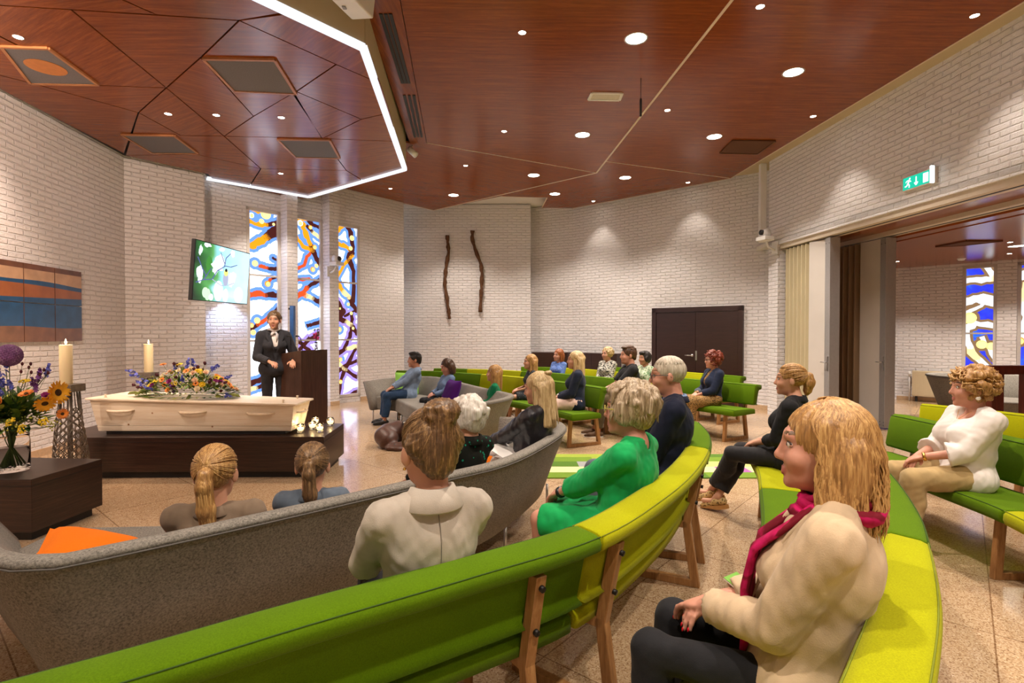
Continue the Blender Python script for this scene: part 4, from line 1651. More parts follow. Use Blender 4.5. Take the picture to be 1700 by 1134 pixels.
for (u, v, ru, rv) in ((.2, .15, .05, .09), (.24, .12, .05, .1), (.42, .2, .085, .18), (.55, .13, .05, .13), (.8, .17, .09, .15), (.3, .08, .04, .06)):
    blob(u, v, ru, rv, 7 if u < .3 else 1, .003, j=.03)
blob(.24, .62, .05, .16, 4, .0032)
for (u, v, ru, rv) in ((.39, .68, .12, .17), (.10, .47, .065, .17), (.44, .93, .05, .05), (.2, .96, .07, .05), (.64, .9, .05, .08), (.09, .85, .03, .1), (.66, .42, .09, .17), (.34, .55, .05, .08)):
    for k in range(7):
        blob(u + random.uniform(-.5, .5) * ru, v + random.uniform(-.5, .5) * rv, ru * .55, rv * .5, 1, .0035 + k * 1e-4, 10, .3)
twig([(.04, .3), (.16, .36), (.28, .58)], .008, 2, .0045)
twig([(.16, .36), (.3, .39), (.38, .55), (.52, .66), (.62, .66), (.74, .72)], .008, 2, .0046)
twig([(.3, .39), (.46, .3), (.6, .33), (.7, .38)], .008, 6, .0046)
twig([(.05, .72), (.13, .55), (.2, .42)], .008, 2, .0046)
twig([(.5, .64), (.52, .8), (.6, .9)], .008, 2, .0046)
twig([(.5, .7), (.42, .88)], .007, 2, .0046)
blob(.535, .43, .05, .13, 6, .005, j=.04)
blob(.535, .54, .04, .06, 5, .0052, j=.04)
blob(.535, .585, .022, .03, 3, .0054, j=.04)
m.build('display', PIC, tv)
m = MB()
wb_ = Vector((-5.25, 9.05, 2.37)) - tvc
m.tube([cen - en * .05, cen - en * .3 + Vector((0, .25, 0)), wb_ + Vector((.03, -.03, 0))], .025, 8)
m.box(cen - en * .07, (.05, .3, .3))
m.build('wall_arm', M_BLACK, tv)

# six-tile artwork
AW = lambda px, py: onwall(px, py, LW0, LW1)
wd = (LW1 - LW0).normalized()
wn3 = Vector((wd.y, -wd.x, 0))
if wn3.x < 0:
    wn3 = -wn3
p0 = AW(132, 452)
zt_, zb_ = p0.z, AW(132, 566).z
uR = (p0.to_2d() - LW0).dot(wd)
uM = (AW(87, 445).to_2d() - LW0).dot(wd)
tw = uR - uM
art = thing('tile_artwork', 'six tile ceramic landscape with blue and rust bands on the left wall', 'artwork', LW0.to_3d() + wd.to_3d() * (uR - 1.5 * tw))
ACOL = [plain('glaze_brown', srgb(112, 72, 52), .35, var=.25, scale=8), plain('glaze_sand', srgb(190, 152, 120), .35, var=.15, scale=6), plain('glaze_blue', srgb(30, 76, 118), .3, var=.2, scale=6), plain('glaze_rust', srgb(152, 88, 46), .35, var=.15, scale=6), plain('glaze_umber', srgb(124, 84, 62), .35, var=.2, scale=7)]
Hh = zt_ - zb_
def bandz(k, g):
    """band boundaries (height fraction from the bottom) along the whole piece, g 0..3 tiles"""
    tab = [lambda g: 0, lambda g: .19 + .012 * math.sin(g * 2), lambda g: .50, lambda g: .555 + .015 * g - .05 * (g > 9), lambda g: .74 - .022 * (3 - g) * 0 + .01 * math.sin(g * 1.3) - .03 * (g / 3),
           lambda g: .80 - .03 * (g / 3) - .012 * math.sin(g * 2.2 + 1), lambda g: .93, lambda g: 1.0]
    return tab[k](g)
BC = [4, 2, 2, 3, 2, 1, 0]
for col in range(3):
    for row in range(2):
        m = MB()
        ua, ub = uR - (3 - col) * tw + .006, uR - (2 - col) * tw - .006
        za, zb2 = (zb_, zb_ + Hh * .5 - .006) if row == 0 else (zb_ + Hh * .5 + .006, zt_)
        base = LW0.to_3d() - art.location
        PT = lambda u, z, o: base + wd.to_3d() * u + Vector((0, 0, z)) + wn3 * o
        m.cur = 0
        m.extrude([PT(ua, za, .002), PT(ub, za, .002), PT(ub, zb2, .002), PT(ua, zb2, .002)], wn3 * .022)
        N_ = 8
        for k in range(7):
            m.cur = BC[k]
            for s in range(N_):
                u1, u2 = ua + (ub - ua) * s / N_, ua + (ub - ua) * (s + 1) / N_
                g1, g2 = col + s / N_, col + (s + 1) / N_
                zz = [zb_ + Hh * bandz(k, g1), zb_ + Hh * bandz(k, g2), zb_ + Hh * bandz(k + 1, g2), zb_ + Hh * bandz(k + 1, g1)]
                zz = [min(max(z, za), zb2) for z in zz]
                if zz[2] - zz[1] > .001 or zz[3] - zz[0] > .001:
                    m.poly([PT(u1, zz[0], .0255), PT(u2, zz[1], .0255), PT(u2, zz[2], .0255), PT(u1, zz[3], .0255)])
        m.build('tile', ACOL, art)

# twisted branches on the back wall
M_BARK = wood('bark', srgb(58, 38, 26), srgb(96, 66, 46), srgb(128, 94, 68), 'Object', (9, 9, 2), .85, 5, spec=.15, bump=.5)
for k, pts in enumerate(([(648, 250), (650, 300), (655, 348), (640, 430), (636, 480), (632, 540), (645, 620), (655, 690), (661, 742)], [(795, 222), (793, 260), (810, 330), (842, 408), (851, 470), (850, 540), (846, 600), (842, 703)])):
    P3 = [aty(560 + x / 3.545, 320 + y / 3.545, SW - .066) for x, y in pts]
    base = P3[-1].copy()
    dense = []
    for a, b in zip(P3, P3[1:]):
        for i in range(5):
            dense.append(a.lerp(b, i / 5) - base + Vector((random.uniform(-.008, .008), random.uniform(-.006, .006), 0)))
    dense.append(P3[-1] - base)
    m = MB()
    m.tube(dense, [.042 + .009 * math.sin(i * 1.1 + k) + .005 * random.random() for i in range(len(dense))], 9)
    o = m.build('twisted_branch', M_BARK)
    o.location = base
    tag(o, ['straighter twisted branch hung on the white wall, left of the pair', 'kinked twisted branch hung on the white wall, right of the pair'][k], 'branch')

# double door
dd = (DB - DA).normalized()
dn = Vector((dd.y, -dd.x))
if dn.y > 0:
    dn = -dn
ONW = lambda px, py=560: onwall(px, py, DA, DB)
du = lambda px: (ONW(px).to_2d() - DA).dot(dd)
u0, u1, um = du(1084), du(1235), du(1156)
DZ = 2.06
door = bpy.data.objects.new('door_1', None)
COL.objects.link(door)
struct(door, 'dark wenge double door in the back wall')
DP = lambda u, z, o: (DA + dd * u + dn * o).to_3d() + Vector((0, 0, z))
def slabm(ua, ub, za, zb, o0, o1):
    m = MB()
    m.extrude([DP(ua, za, o0), DP(ub, za, o0), DP(ub, zb, o0), DP(ua, zb, o0)], (dn * (o1 - o0)).to_3d())
    return m
m = slabm(u0, u0 + .1, 0, DZ, .0, .06)
for a in ((u1 - .1, u1, 0, DZ), (u0, u1, DZ - .1, DZ)):
    q = slabm(*a, .0, .06)
    b = m.add(q.v)
    for f in q.f:
        m.face([b + i for i in f])
m.build('door_frame', M_DOORW, door)
for a, b in ((u0 + .105, um - .003), (um + .003, u1 - .105)):
    lf = slabm(a, b, .01, DZ - .105, .005, .045).build('door_leaf', M_DOORW, door, .002, 1)
    slabm(a, b, 1.55, 1.556, .0445, .0462).build('door_joint', M_BLACK, lf)
m = MB()
hp = DP(um - .07, 1.03, .05)
m.tube([hp, hp + dn.to_3d() * .05], .01, 8)
m.tube([hp + dn.to_3d() * .05, hp + dn.to_3d() * .055 - dd.to_3d() * .14], .01, 8)
m.tube([hp + Vector((0, 0, 0)), hp + dn.to_3d() * .008], .027, 14)
m.build('door_handle', M_CHROME, door)
m = MB()
m.extrude([DP(um + .0, .93, .046), DP(um + .035, .93, .046), DP(um + .035, 1.13, .046), DP(um + .0, 1.13, .046)], dn.to_3d() * .004)
m.build('lock_plate', M_CHROME, door)

# dark low cabinet in the recess
cabp = [Vector(p) for p in ((0.50, 13.18), (1.35, 13.05), (2.42, 12.32), (2.56, 12.46), (1.5, 13.42), (.50, 13.75))]
cc = Vector((1.4, 13.1))
cab = thing('low_cabinet', 'low dark wood cabinet along the recess behind the far benches', 'cabinet', (cc.x, cc.y, 0))
m = MB()
m.prism([p - cc for p in cabp], 0.05, 1.03)
m.build('body', M_DOORW, cab, .003, 1)
m = MB()
m.prism(shrink([p - cc for p in cabp], .03), 0, .05)
m.build('base', M_BLACK, cab)
m = MB()
for f in (.3, .62):
    a = Vector((0.50, 13.18)).lerp(Vector((1.35, 13.05)), f) - cc
    m.box((a.x, a.y - .002, .54), (.004, .004, .96))
for f in (.0, .5):
    a = Vector((1.35, 13.05)).lerp(Vector((2.42, 12.32)), f) - cc
    m.box((a.x - .001, a.y - .002, .54), (.004, .004, .96))
m.build('panel_joint', M_BLACK, cab)

# ------------------------------------------------------------------ folding partition stacks
M_ACC = plain('partition_vinyl', srgb(196, 184, 150), .55, var=.03, scale=3)
M_ACCD = plain('partition_vinyl_brown', srgb(150, 122, 92), .55, var=.04, scale=3)
M_PANEL = plain('partition_panel', srgb(205, 198, 190), .45, var=.03, scale=3)
M_POST = plain('partition_post', srgb(168, 166, 166), .35, metal=.4, var=.04)
def partition(label, off, y0, y1, mat, nf, amp=.15):
    x = lambda y: RX(y) + off
    c = Vector((x(y1), y1))
    rt = thing('folding_partition', label, 'folding partition', (c.x, c.y, 0), 0, None)
    H0, H1 = .02, 2.985
    Yf = y1 + .5
    pts = []
    for i in range(nf + 1):
        y = y0 + (Yf - y0) * i / nf
        pts.append(Vector((x(y) + (amp if i % 2 else -amp), y)) - c)
    for i in range(nf):
        m = MB()
        a, b = pts[i], pts[i + 1]
        d = (b - a).normalized()
        n = Vector((-d.y, d.x)) * .012
        m.prism([a + n, b + n, b - n, a - n], H0, H1)
        m.build('pleat', mat, rt, .004, 1)
    m = MB()
    a, b = pts[-1], Vector((x(y1 + .12) + .0, y1 + .12)) - c
    d = (b - a).normalized()
    n = Vector((-d.y, d.x)) * .015
    m.prism([a + n, b + n, b - n, a - n], H0, H1)
    fp = m.build('end_panel', M_PANEL, rt, .004, 1)
    m = MB()
    m.prism([Vector((-.075, .0)), Vector((.085, .0)), Vector((.085, .13)), Vector((-.075, .13))], H0, H1)
    ps = m.build('lead_post', M_POST, rt, .006, 2)
    m = MB()
    m.box((-.082, .03, 1.03), (.012, .03, .22))
    m.tube([(-.085, .03, 1.05), (-.13, .03, 1.05)], .008, 8)
    m.tube([(-.13, .03, 1.05), (-.13, .13, 1.05)], .009, 8)
    m.build('pull_handle', M_CHROME, ps)
    m = MB()
    for z in (.06, .11, 2.9):
        for k in (.02, .1):
            m.ball((-.077, k, z), .006, 6, 4)
    m.build('screw', M_BOLT, ps)
    return rt
partition('stacked folding partition with cream pleats beside the white brick pier', .13, 9.42, 8.25, M_ACC, 12, .07)
partition('stacked folding partition with brown pleats on the second track, right of the cream one', 1.02, 9.62, 8.28, M_ACCD, 12, .10)

# ------------------------------------------------------------------ exit sign
M_EXIT = emit('exit_green', (0.0, 0.42, 0.27), 1.15)
M_EXW = emit('exit_white', (0.9, 1.0, 0.97), 1.5)
xa = onwall(1506, 318, (RX(9), 9), (RX(0), 0))
rdir = Vector((RX(5) - RX(6), -1.0, 0)).normalized()
rn = Vector((-abs(rdir.y), rdir.x * 0 - .07, 0)).normalized()
sg = thing('exit_sign', 'lit green emergency exit sign on the white beam wall', 'exit sign', xa)
SP = lambda u, v, o: rdir * u + Vector((0, 0, v)) + rn * o
SWd, SHt = .43, .155
m = MB()
m.extrude([SP(-.02, -.01, .0), SP(SWd + .02, -.01, .0), SP(SWd + .02, SHt + .02, .0), SP(-.02, SHt + .02, .0)], rn * .055)
m.build('housing', plain('sign_housing', (.62, .56, .5), .4), sg, .006)
m = MB()
m.extrude([SP(SWd + .005, -.02, .05), SP(SWd + .028, -.02, .05), SP(SWd + .028, SHt + .03, .05), SP(SWd + .005, SHt + .03, .05)], rn * .05)
m.build('end_cap_light', M_EXW, sg, .008)
m = MB()
m.poly([SP(0, .005, .0562), SP(SWd, .005, .0562), SP(SWd, SHt, .0562), SP(0, SHt, .0562)])
m.build('sign_face', M_EXIT, sg)
m = MB()
def st(pts):
    m.poly([SP(u, v, .0575) for u, v in pts])
def ln(a, b, w):
    a, b = Vector(a), Vector(b)
    d = (b - a).normalized()
    s = Vector((-d.y, d.x)) * w
    st([a + s, a - s, b - s, b + s])
st([(.105 + .012 * math.cos(i * PI / 5), .128 + .012 * math.sin(i * PI / 5)) for i in range(10)])
ln((.098, .115), (.075, .07), .011)
ln((.075, .072), (.10, .05), .008)
ln((.10, .052), (.095, .022), .007)
ln((.075, .07), (.055, .045), .008)
ln((.056, .046), (.03, .045), .007)
ln((.095, .108), (.125, .09), .006)
ln((.092, .112), (.06, .11), .006)
ln((.06, .11), (.045, .09), .005)
ln((.2, .13), (.2, .05), .008)
ln((.2, .03), (.175, .062), .008)
ln((.2, .03), (.225, .062), .008)
st([(.30, .025), (.375, .025), (.375, .135), (.30, .135)])
m.build('pictogram', M_EXW, sg)

# ------------------------------------------------------------------ cameras, projector, vents, hanging microphone
def ptz(label, p, away, sc=1.0):
    rt = thing('dome_camera', label, 'camera', p, math.atan2(away[1], away[0]), None, sc)
    m = MB()
    m.box((0, 0, -.02), (.16, .16, .055))
    m.build('base', M_WHITE, rt, .01)
    m = MB()
    m.tube([(.0, -.05, .055), (.0, .05, .055)], .055, 18)
    m.build('head', M_WHITE, rt)
    m = MB()
    m.tube([(.03, 0, .06), (.072, 0, .06)], [.034, .034], 16)
    m.build('lens', M_BLACK, rt)
    m = MB()
    m.tube([(-.02, 0, -.05), (-.05, 0, -.12), (-.16, 0, -.16)], .013, 8)
    m.box((-.17, 0, -.13), (.02, .09, .16))
    m.build('bracket', M_WHITE, rt)
    return rt
ptz('white camera on a bracket high beside the folding doors', onwall(1270, 394, (RX(9.86) - .26, 9.86), (RX(9.5) - .26, 9.5)), (-1, -.35), 1.35)
ptz('small white camera mounted on the pier between the stained glass windows', wpt(559, 436, PD + .2), (.9, -.5), 1.3)
pj = aty(590, -2, 4.62)
pr = thing('projector', 'white box mounted at the canopy edge, cut by the top of the photo', 'projector', (pj.x, pj.y, pj.z))
m = MB()
m.box((0, 0, .12), (.22, .30, .42), Euler((0, .12, -.3)).to_matrix())
m.build('housing', M_WHITE, pr, .012)
m = MB()
m.box((-.09, -.02, -.088), (.03, .04, .01))
m.build('label_plate', plain('grey_label', (.3, .3, .32), .5), pr)
m = MB()
m.tube([(-.05, .05, .15), (-.16, .1, .2)], .02, 8)
m.build('bracket', M_WHITE, pr)
sp_ = atz(681, 246, ZM - .04)
wl_ = thing('track_spot', 'small white adjustable spot at the far canopy corner', 'spotlight', (sp_.x + .03, sp_.y, ZM))
m = MB()
m.tube([(0, 0, 0), (0, 0, -.07)], .012, 8)
m.build('stem', M_WHITE, wl_)
m = MB()
m.tube([(-.05, -.05, -.06), (.06, .06, -.14)], [.05, .055], 14)
m.build('head', M_WHITE, wl_)

g0 = [atz(*q, ZM) for q in ((981, 153), (1035, 154), (1030, 166), (975, 165))]
gc = sum(g0, Vector()) / 4
gr = thing('ceiling_grille', 'white rectangular air grille in the main ceiling', 'vent', (gc.x, gc.y, ZM))
m = MB()
R4 = [p.to_2d() - gc.to_2d() for p in g0]
for i in range(4):
    a, b = R4[i], R4[(i + 1) % 4]
    m.bar((a.x * .93, a.y * .93, -.006), (b.x * .93, b.y * .93, -.006), .035, .02)
m.build('frame', M_WHITE, gr)
m = MB()
m.prism([q * .86 for q in R4], -.008, 0)
m.build('panel', plain('grille_beige', (.6, .55, .46), .5), gr)
mc = atz(1064, 130, ZM)
hm = thing('hanging_microphone', 'thin black microphone hanging from the ceiling', 'microphone', (mc.x, mc.y, ZM))
b_ = aty(1064, 193, mc.y)
m = MB()
m.tube([(0, 0, 0), (0, 0, b_.z - ZM + .12)], .004, 6)
m.build('cable', M_BLACK, hm)
m = MB()
m.tube([(0, 0, b_.z - ZM + .22), (0, 0, b_.z - ZM + .2), (0, 0, b_.z - ZM)], [.006, .014, .014], 10)
m.build('capsule', M_BLACK, hm)

# square acoustic/speaker grilles in the ceilings
M_GRILLE = plain('speaker_cloth', srgb(112, 108, 110), .9, var=.12, scale=90)
M_GRILLB = plain('speaker_cloth_brown', srgb(96, 58, 34), .9, var=.12, scale=90)
M_GFRAME = plain('speaker_frame', srgb(176, 118, 72), .5, var=.08)
for k, (q, z, l) in enumerate((([(0, 75), (80, 78), (165, 140), (50, 138)], ZC, 'square grey ceiling speaker with an orange disc, farthest left'),
                               ([(335, 95), (457, 97), (493, 155), (388, 150)], ZC, 'large square grey ceiling speaker in the middle of the canopy'),
                               ([(200, 222), (290, 224), (330, 254), (252, 253)], ZC, 'square grey ceiling speaker nearest the brick corner on the left'),
                               ([(460, 230), (548, 231), (565, 262), (490, 260)], ZC, 'square grey ceiling speaker nearest the canopy tip'),
                               ([(1195, 253), (1216, 232), (1288, 233), (1258, 255)], ZM, 'square brown ceiling speaker near the right wall'))):
    P4 = [atz(*p, z) for p in q]
    c = sum(P4, Vector()) / 4
    rt = thing('ceiling_speaker', l, 'speaker', (c.x, c.y, z))
    L4 = [p.to_2d() - c.to_2d() for p in P4]
    m = MB()
    for i in range(4):
        a, b = L4[i], L4[(i + 1) % 4]
        m.bar((a.x * .975, a.y * .975, -.01), (b.x * .975, b.y * .975, -.01), .03, .022)
    m.build('frame', M_GFRAME if z == ZC else M_GRILLB, rt)
    m = MB()
    m.prism([p * .96 for p in L4], -.012, -.0005)
    m.build('grille', M_GRILLE if z == ZC else M_GRILLB, rt)
    if k == 0:
        m = MB()
        m.prism([(.17 * math.cos(i * PI / 16), .17 * math.sin(i * PI / 16)) for i in range(32)], -.015, -.011)
        m.build('disc', plain('speaker_disc', srgb(196, 124, 62), .6), rt)

# ------------------------------------------------------------------ adjoining room
ra = thing('radiator', 'cream panel radiator on the brick wall of the adjoining room', 'radiator', ow(ou(1553), .06).to_3d())
rw = ou(1590) - ou(1516)
m = MB()
ou3 = OU.to_3d()
on3 = Vector((-abs(OU.y), -abs(OU.x), 0))
RB = lambda u, z, o: ou3 * u + on3 * o + Vector((0, 0, z))
m.extrude([RB(-rw / 2, .12, 0), RB(rw / 2, .12, 0), RB(rw / 2, .68, 0), RB(-rw / 2, .68, 0)], on3 * .08)
m.build('panel', plain('radiator_cream', srgb(206, 190, 158), .4, var=.02), ra, .012)
m = MB()
nr = 26
for i in range(nr):
    u = -rw / 2 + rw * (i + .5) / nr
    m.extrude([RB(u - .008, .15, .08), RB(u + .008, .15, .08), RB(u + .008, .65, .08), RB(u - .008, .65, .08)], on3 * .006)
m.build('flute', plain('radiator_cream', (1, 1, 1)), ra)
m = MB()
m.tube([RB(-rw / 2 - .05, .01, .04), RB(-rw / 2 - .05, .6, .04)], .012, 8)
m.tube([RB(-rw / 2 - .05, .6, .04), RB(-rw / 2 + .01, .6, .04)], .012, 8)
m.tube([RB(-rw / 2 - .05, .55, .04), RB(-rw / 2 - .05, .66, .04)], .025, 10)
m.build('valve_pipe', M_WHITE, ra)
m = MB()
for s in (-.4, .4):
    m.extrude([RB(rw * s - .02, 0, .02), RB(rw * s + .02, 0, .02), RB(rw * s + .02, .13, .02), RB(rw * s - .02, .13, .02)], on3 * .04)
m.build('foot', M_BLACK, ra)

fr = aty(1640, 610, 6.6)
ft = thing('wooden_counter_frame', 'dark red wood open frame table behind the curly haired woman', 'table', (fr.x, fr.y, 0))
m = MB()
ztop = fr.z + .02
m.box((.09, 0, ztop / 2), (.15, .09, ztop))
m.build('leg', M_CEIL2 if 'M_CEIL2' in globals() else wood('mahogany', srgb(62, 22, 14), srgb(88, 34, 22), srgb(108, 46, 30), 'Object', (8, 8, 1), .3, 3), ft, .004)
m = MB()
m.box((.5, 0, ztop - .05), (.97, .10, .11))
m.build('table_top', wood('mahogany', (0, 0, 0), (0, 0, 0), (0, 0, 0)), ft, .004)
m = MB()
m.box((.5, 0, ztop / 2), (.15, .09, ztop - .1))
m.build('leg', wood('mahogany', (0, 0, 0), (0, 0, 0), (0, 0, 0)), ft, .004)

# smoke detector and grilles of the adjoining ceiling
sd = atz(1596, 429, OZ)
rt = thing('smoke_detector', 'white smoke detector on the adjoining room ceiling', 'smoke detector', (sd.x, sd.y, OZ))
m = MB()
m.lathe([(.06, 0), (.065, -.01), (.05, -.04), (.001, -.045)], 20)
m.build('body', M_WHITE, rt)
m = MB()
m.lathe([(.07, .0), (.075, -.005), (.07, -.01)], 20)
m.build('ring', M_WHITE, rt)
for k, q in enumerate(([(1552, 409), (1605, 399), (1666, 399), (1595, 407)],)):
    P4 = [atz(*p, OZ) for p in q]
    c = sum(P4, Vector()) / 4
    rt = thing('ceiling_speaker', 'dark square ceiling speaker in the adjoining room', 'speaker', (c.x, c.y, OZ))
    L4 = [p.to_2d() - c.to_2d() for p in P4]
    m = MB()
    m.prism([p * .96 for p in L4], -.012, -.0005)
    m.build('grille', M_GRILLB, rt)
    m = MB()
    for i in range(4):
        a, b = L4[i], L4[(i + 1) % 4]
        m.bar((a.x * .975, a.y * .975, -.01), (b.x * .975, b.y * .975, -.01), .02, .02)
    m.build('frame', M_GRILLB, rt)

# ------------------------------------------------------------------ patchwork rug in the aisle
RG = [felt('rug_%d' % i, c, scale=140, bump=.5) for i, c in enumerate((srgb(110, 140, 48), srgb(150, 168, 66), srgb(196, 196, 116), srgb(212, 204, 150), srgb(84, 118, 44), srgb(150, 150, 150), srgb(160, 96, 160), srgb(206, 190, 150)))]
rug = MB()
rc = Vector((1.75, 6.03))
x = -1.55
rows = [-.55, -.34, -.10, .14, .36, .52]
def rect(x0, x1, y0, y1, ci):
    rug.cur = ci
    rug.box(((x0 + x1) / 2, (y0 + y1) / 2, .006), (x1 - x0, y1 - y0, .012))
pat = [[(-1.6, -.4, 0), (-.4, .3, 4), (.3, 1.1, 0), (1.1, 1.6, 4)], [(-1.6, -.6, 3), (-.6, .3, 2), (.3, .5, 3), (.5, .83, 6), (.83, 1.6, 3)], [(-1.6, -1.0, 4), (-1.0, -.75, 5), (-.75, .2, 0), (.2, .95, 2), (.95, 1.6, 0)], [(-1.6, -.8, 0), (-.8, .1, 1), (.1, .8, 0), (.8, 1.6, 3)], [(-1.6, -.5, 1), (-.5, .4, 3), (.4, 1.6, 4)]]
for r_, row in enumerate(pat):
    for x0, x1, ci in row:
        rect(x0, x1, rows[r_], rows[r_ + 1], ci)
o = rug.build('patchwork_rug', RG)
o.location = (rc.x, rc.y, 0)
tag(o, 'green patchwork rug with one lilac patch lying across the aisle', 'rug')
# ================================================================== FIGURES: implicit surfaces meshed with surface nets
class Field:
    """signed-distance blend of tapered capsules and ellipsoids, meshed as one continuous surface"""

    def __init__(self, k=0.02):
        self.p, self.cut, self.half, self.k = [], [], [], k

    def cone(self, a, b, ra, rb, k=None, tag=0, flat=False):
        self.p.append(('c', np.array(a, float), np.array(b, float), ra, rb, self.k if k is None else k, tag, flat))
        return self

    def chain(self, pts, rs, k=None, tag=0):
        for i in range(len(pts) - 1):
            self.cone(pts[i], pts[i + 1], rs[i], rs[i + 1], k, tag)
        return self

    def ell(self, c, r, R=None, k=None, tag=0):
        r = (r, r, r) if isinstance(r, (int, float)) else r
        self.p.append(('e', np.array(c, float), np.array(r, float), np.array(R, float) if R is not None else np.eye(3), 0, self.k if k is None else k, tag, False))
        return self

    def sub(self, kind, *a, k=0.01):
        f = Field(k)
        getattr(f, kind)(*a)
        self.cut.append((f.p[0], k))
        return self

    def plane(self, pt, n):
        """keep the side the normal points to"""
        self.half.append((np.array(pt, float), np.array(n, float)))
        return self

    @staticmethod
    def dist(q, P):
        if q[0] == 'c':
            _, a, b, ra, rb = q[:5]
            ab = b - a
            L2 = max(ab @ ab, 1e-9)
            t = np.clip(((P - a) @ ab) / L2, 0, 1)
            d = np.linalg.norm(P - a - t[..., None] * ab, axis=-1) - (ra + (rb - ra) * t)
            if q[7]:
                d = np.maximum(d, ((P - b) @ ab) / math.sqrt(L2))
            return d
        _, c, r, R = q[:4]
        l = (P - c) @ R
        k0 = np.linalg.norm(l / r, axis=-1)
        k1 = np.linalg.norm(l / (r * r), axis=-1) + 1e-9
        return k0 * (k0 - 1) / k1

    @staticmethod
    def box(q):
        if q[0] == 'c':
            m = max(q[3], q[4])
            return np.minimum(q[1], q[2]) - m, np.maximum(q[1], q[2]) + m
        m = np.abs(q[3]) @ q[2]
        return q[1] - m, q[1] + m

    def mesh(self, h):
        lo = np.min([self.box(q)[0] for q in self.p], 0) - 3 * h
        hi = np.max([self.box(q)[1] for q in self.p], 0) + 3 * h
        n = np.ceil((hi - lo) / h).astype(int) + 1
        f = np.full(n, 1.0, np.float32)
        ax = [lo[i] + h * np.arange(n[i]) for i in range(3)]
        def block(q, m):
            a, b = self.box(q)
            i0 = np.clip(np.floor((a - m - lo) / h).astype(int), 0, n - 1)
            i1 = np.clip(np.ceil((b + m - lo) / h).astype(int) + 1, 1, n)
            sl = tuple(slice(i0[i], i1[i]) for i in range(3))
            P = np.stack(np.meshgrid(*[ax[i][sl[i]] for i in range(3)], indexing='ij'), -1)
            return sl, P
        for q in self.p:
            k = q[5]
            sl, P = block(q, k + 2.5 * h)
            d = self.dist(q, P).astype(np.float32)
            o = f[sl]
            if k > 0:
                e = np.clip(0.5 + 0.5 * (o - d) / k, 0, 1)
                v = o * (1 - e) + d * e - k * e * (1 - e)
                f[sl] = np.where(o > 0.9, np.minimum(o, d), v)
            else:
                f[sl] = np.minimum(o, d)
        for q, k in self.cut:
            sl, P = block(q, k + 2.5 * h)
            d = -self.dist(q, P).astype(np.float32)
            o = f[sl]
            e = np.clip(0.5 - 0.5 * (o - d) / k, 0, 1)
            f[sl] = o * (1 - e) + d * e + k * e * (1 - e)
        if self.half:
            P = np.stack(np.meshgrid(*ax, indexing='ij'), -1)
            for pt, nn in self.half:
                f = np.maximum(f, -((P - pt) @ nn).astype(np.float32))
        return nets(f, lo, h)

    def tags(self, V):
        best, tg = np.full(len(V), 1e9), np.zeros(len(V), int)
        for q in self.p:
            d = self.dist(q, V)
            m = d < best
            best[m] = d[m]
            tg[m] = q[6]
        return tg


def nets(f, lo, h):
    s = f < 0
    nx, ny, nz = f.shape
    cnt = np.zeros((nx - 1, ny - 1, nz - 1), np.int8)
    for dx in (0, 1):
        for dy in (0, 1):
            for dz in (0, 1):
                cnt += s[dx:nx - 1 + dx, dy:ny - 1 + dy, dz:nz - 1 + dz]
    act = (cnt > 0) & (cnt < 8)
    I = np.argwhere(act)
    if len(I) == 0:
        return np.zeros((0, 3)), np.zeros((0, 4), int)
    idx = np.full(act.shape, -1, np.int64)
    idx[act] = np.arange(len(I))
    acc = np.zeros((len(I), 3))
    c = np.zeros(len(I))
    corner = [(x, y, z) for x in (0, 1) for y in (0, 1) for z in (0, 1)]
    fv = {q: f[I[:, 0] + q[0], I[:, 1] + q[1], I[:, 2] + q[2]].astype(float) for q in corner}
    for a in corner:
        for ax in range(3):
            if a[ax] == 0:
                b = tuple(1 if i == ax else a[i] for i in range(3))
                fa, fb = fv[a], fv[b]
                m = (fa < 0) != (fb < 0)
                t = np.where(m, fa / np.where(m, fa - fb, 1), 0)
                p = np.array(a, float)[None].repeat(len(I), 0)
                p[:, ax] += t
                acc[m] += p[m]
                c[m] += 1
    V = lo + h * (I + acc / c[:, None])
    F = []
    for ax in range(3):
        u, v = (ax + 1) % 3, (ax + 2) % 3
        sa = [slice(None)] * 3
        sb = [slice(None)] * 3
        sa[ax], sb[ax] = slice(0, -1), slice(1, None)
        ch = s[tuple(sa)] != s[tuple(sb)]
        E = np.argwhere(ch)
        ok = (E[:, u] > 0) & (E[:, v] > 0) & (E[:, u] < f.shape[u] - 1) & (E[:, v] < f.shape[v] - 1)
        E = E[ok]
        if len(E) == 0:
            continue
        def at(du, dv):
            q = E.copy()
            q[:, u] += du
            q[:, v] += dv
            return idx[q[:, 0], q[:, 1], q[:, 2]]
        Q = np.stack([at(-1, -1), at(0, -1), at(0, 0), at(-1, 0)], 1)
        inside = s[E[:, 0], E[:, 1], E[:, 2]]
        Q[~inside] = Q[~inside][:, ::-1]
        F.append(Q)
    return V, np.concatenate(F)


def mk(name, V, F, mats, parent, mi=None, jitter=None):
    me = bpy.data.meshes.new(name)
    me.vertices.add(len(V))
    me.vertices.foreach_set('co', np.asarray(V, np.float32).ravel())
    me.loops.add(F.size)
    me.loops.foreach_set('vertex_index', F.astype(np.int32).ravel())
    me.polygons.add(len(F))
    me.polygons.foreach_set('loop_start', np.arange(0, F.size, 4, dtype=np.int32))
    me.polygons.foreach_set('loop_total', np.full(len(F), 4, np.int32))
    for m in (mats if isinstance(mats, (list, tuple)) else [mats]):
        me.materials.append(m)
    if mi is not None:
        me.polygons.foreach_set('material_index', mi.astype(np.int32))
    me.polygons.foreach_set('use_smooth', np.ones(len(F), bool))
    me.update(calc_edges=True)
    me.validate()
    return link(name, me, parent)


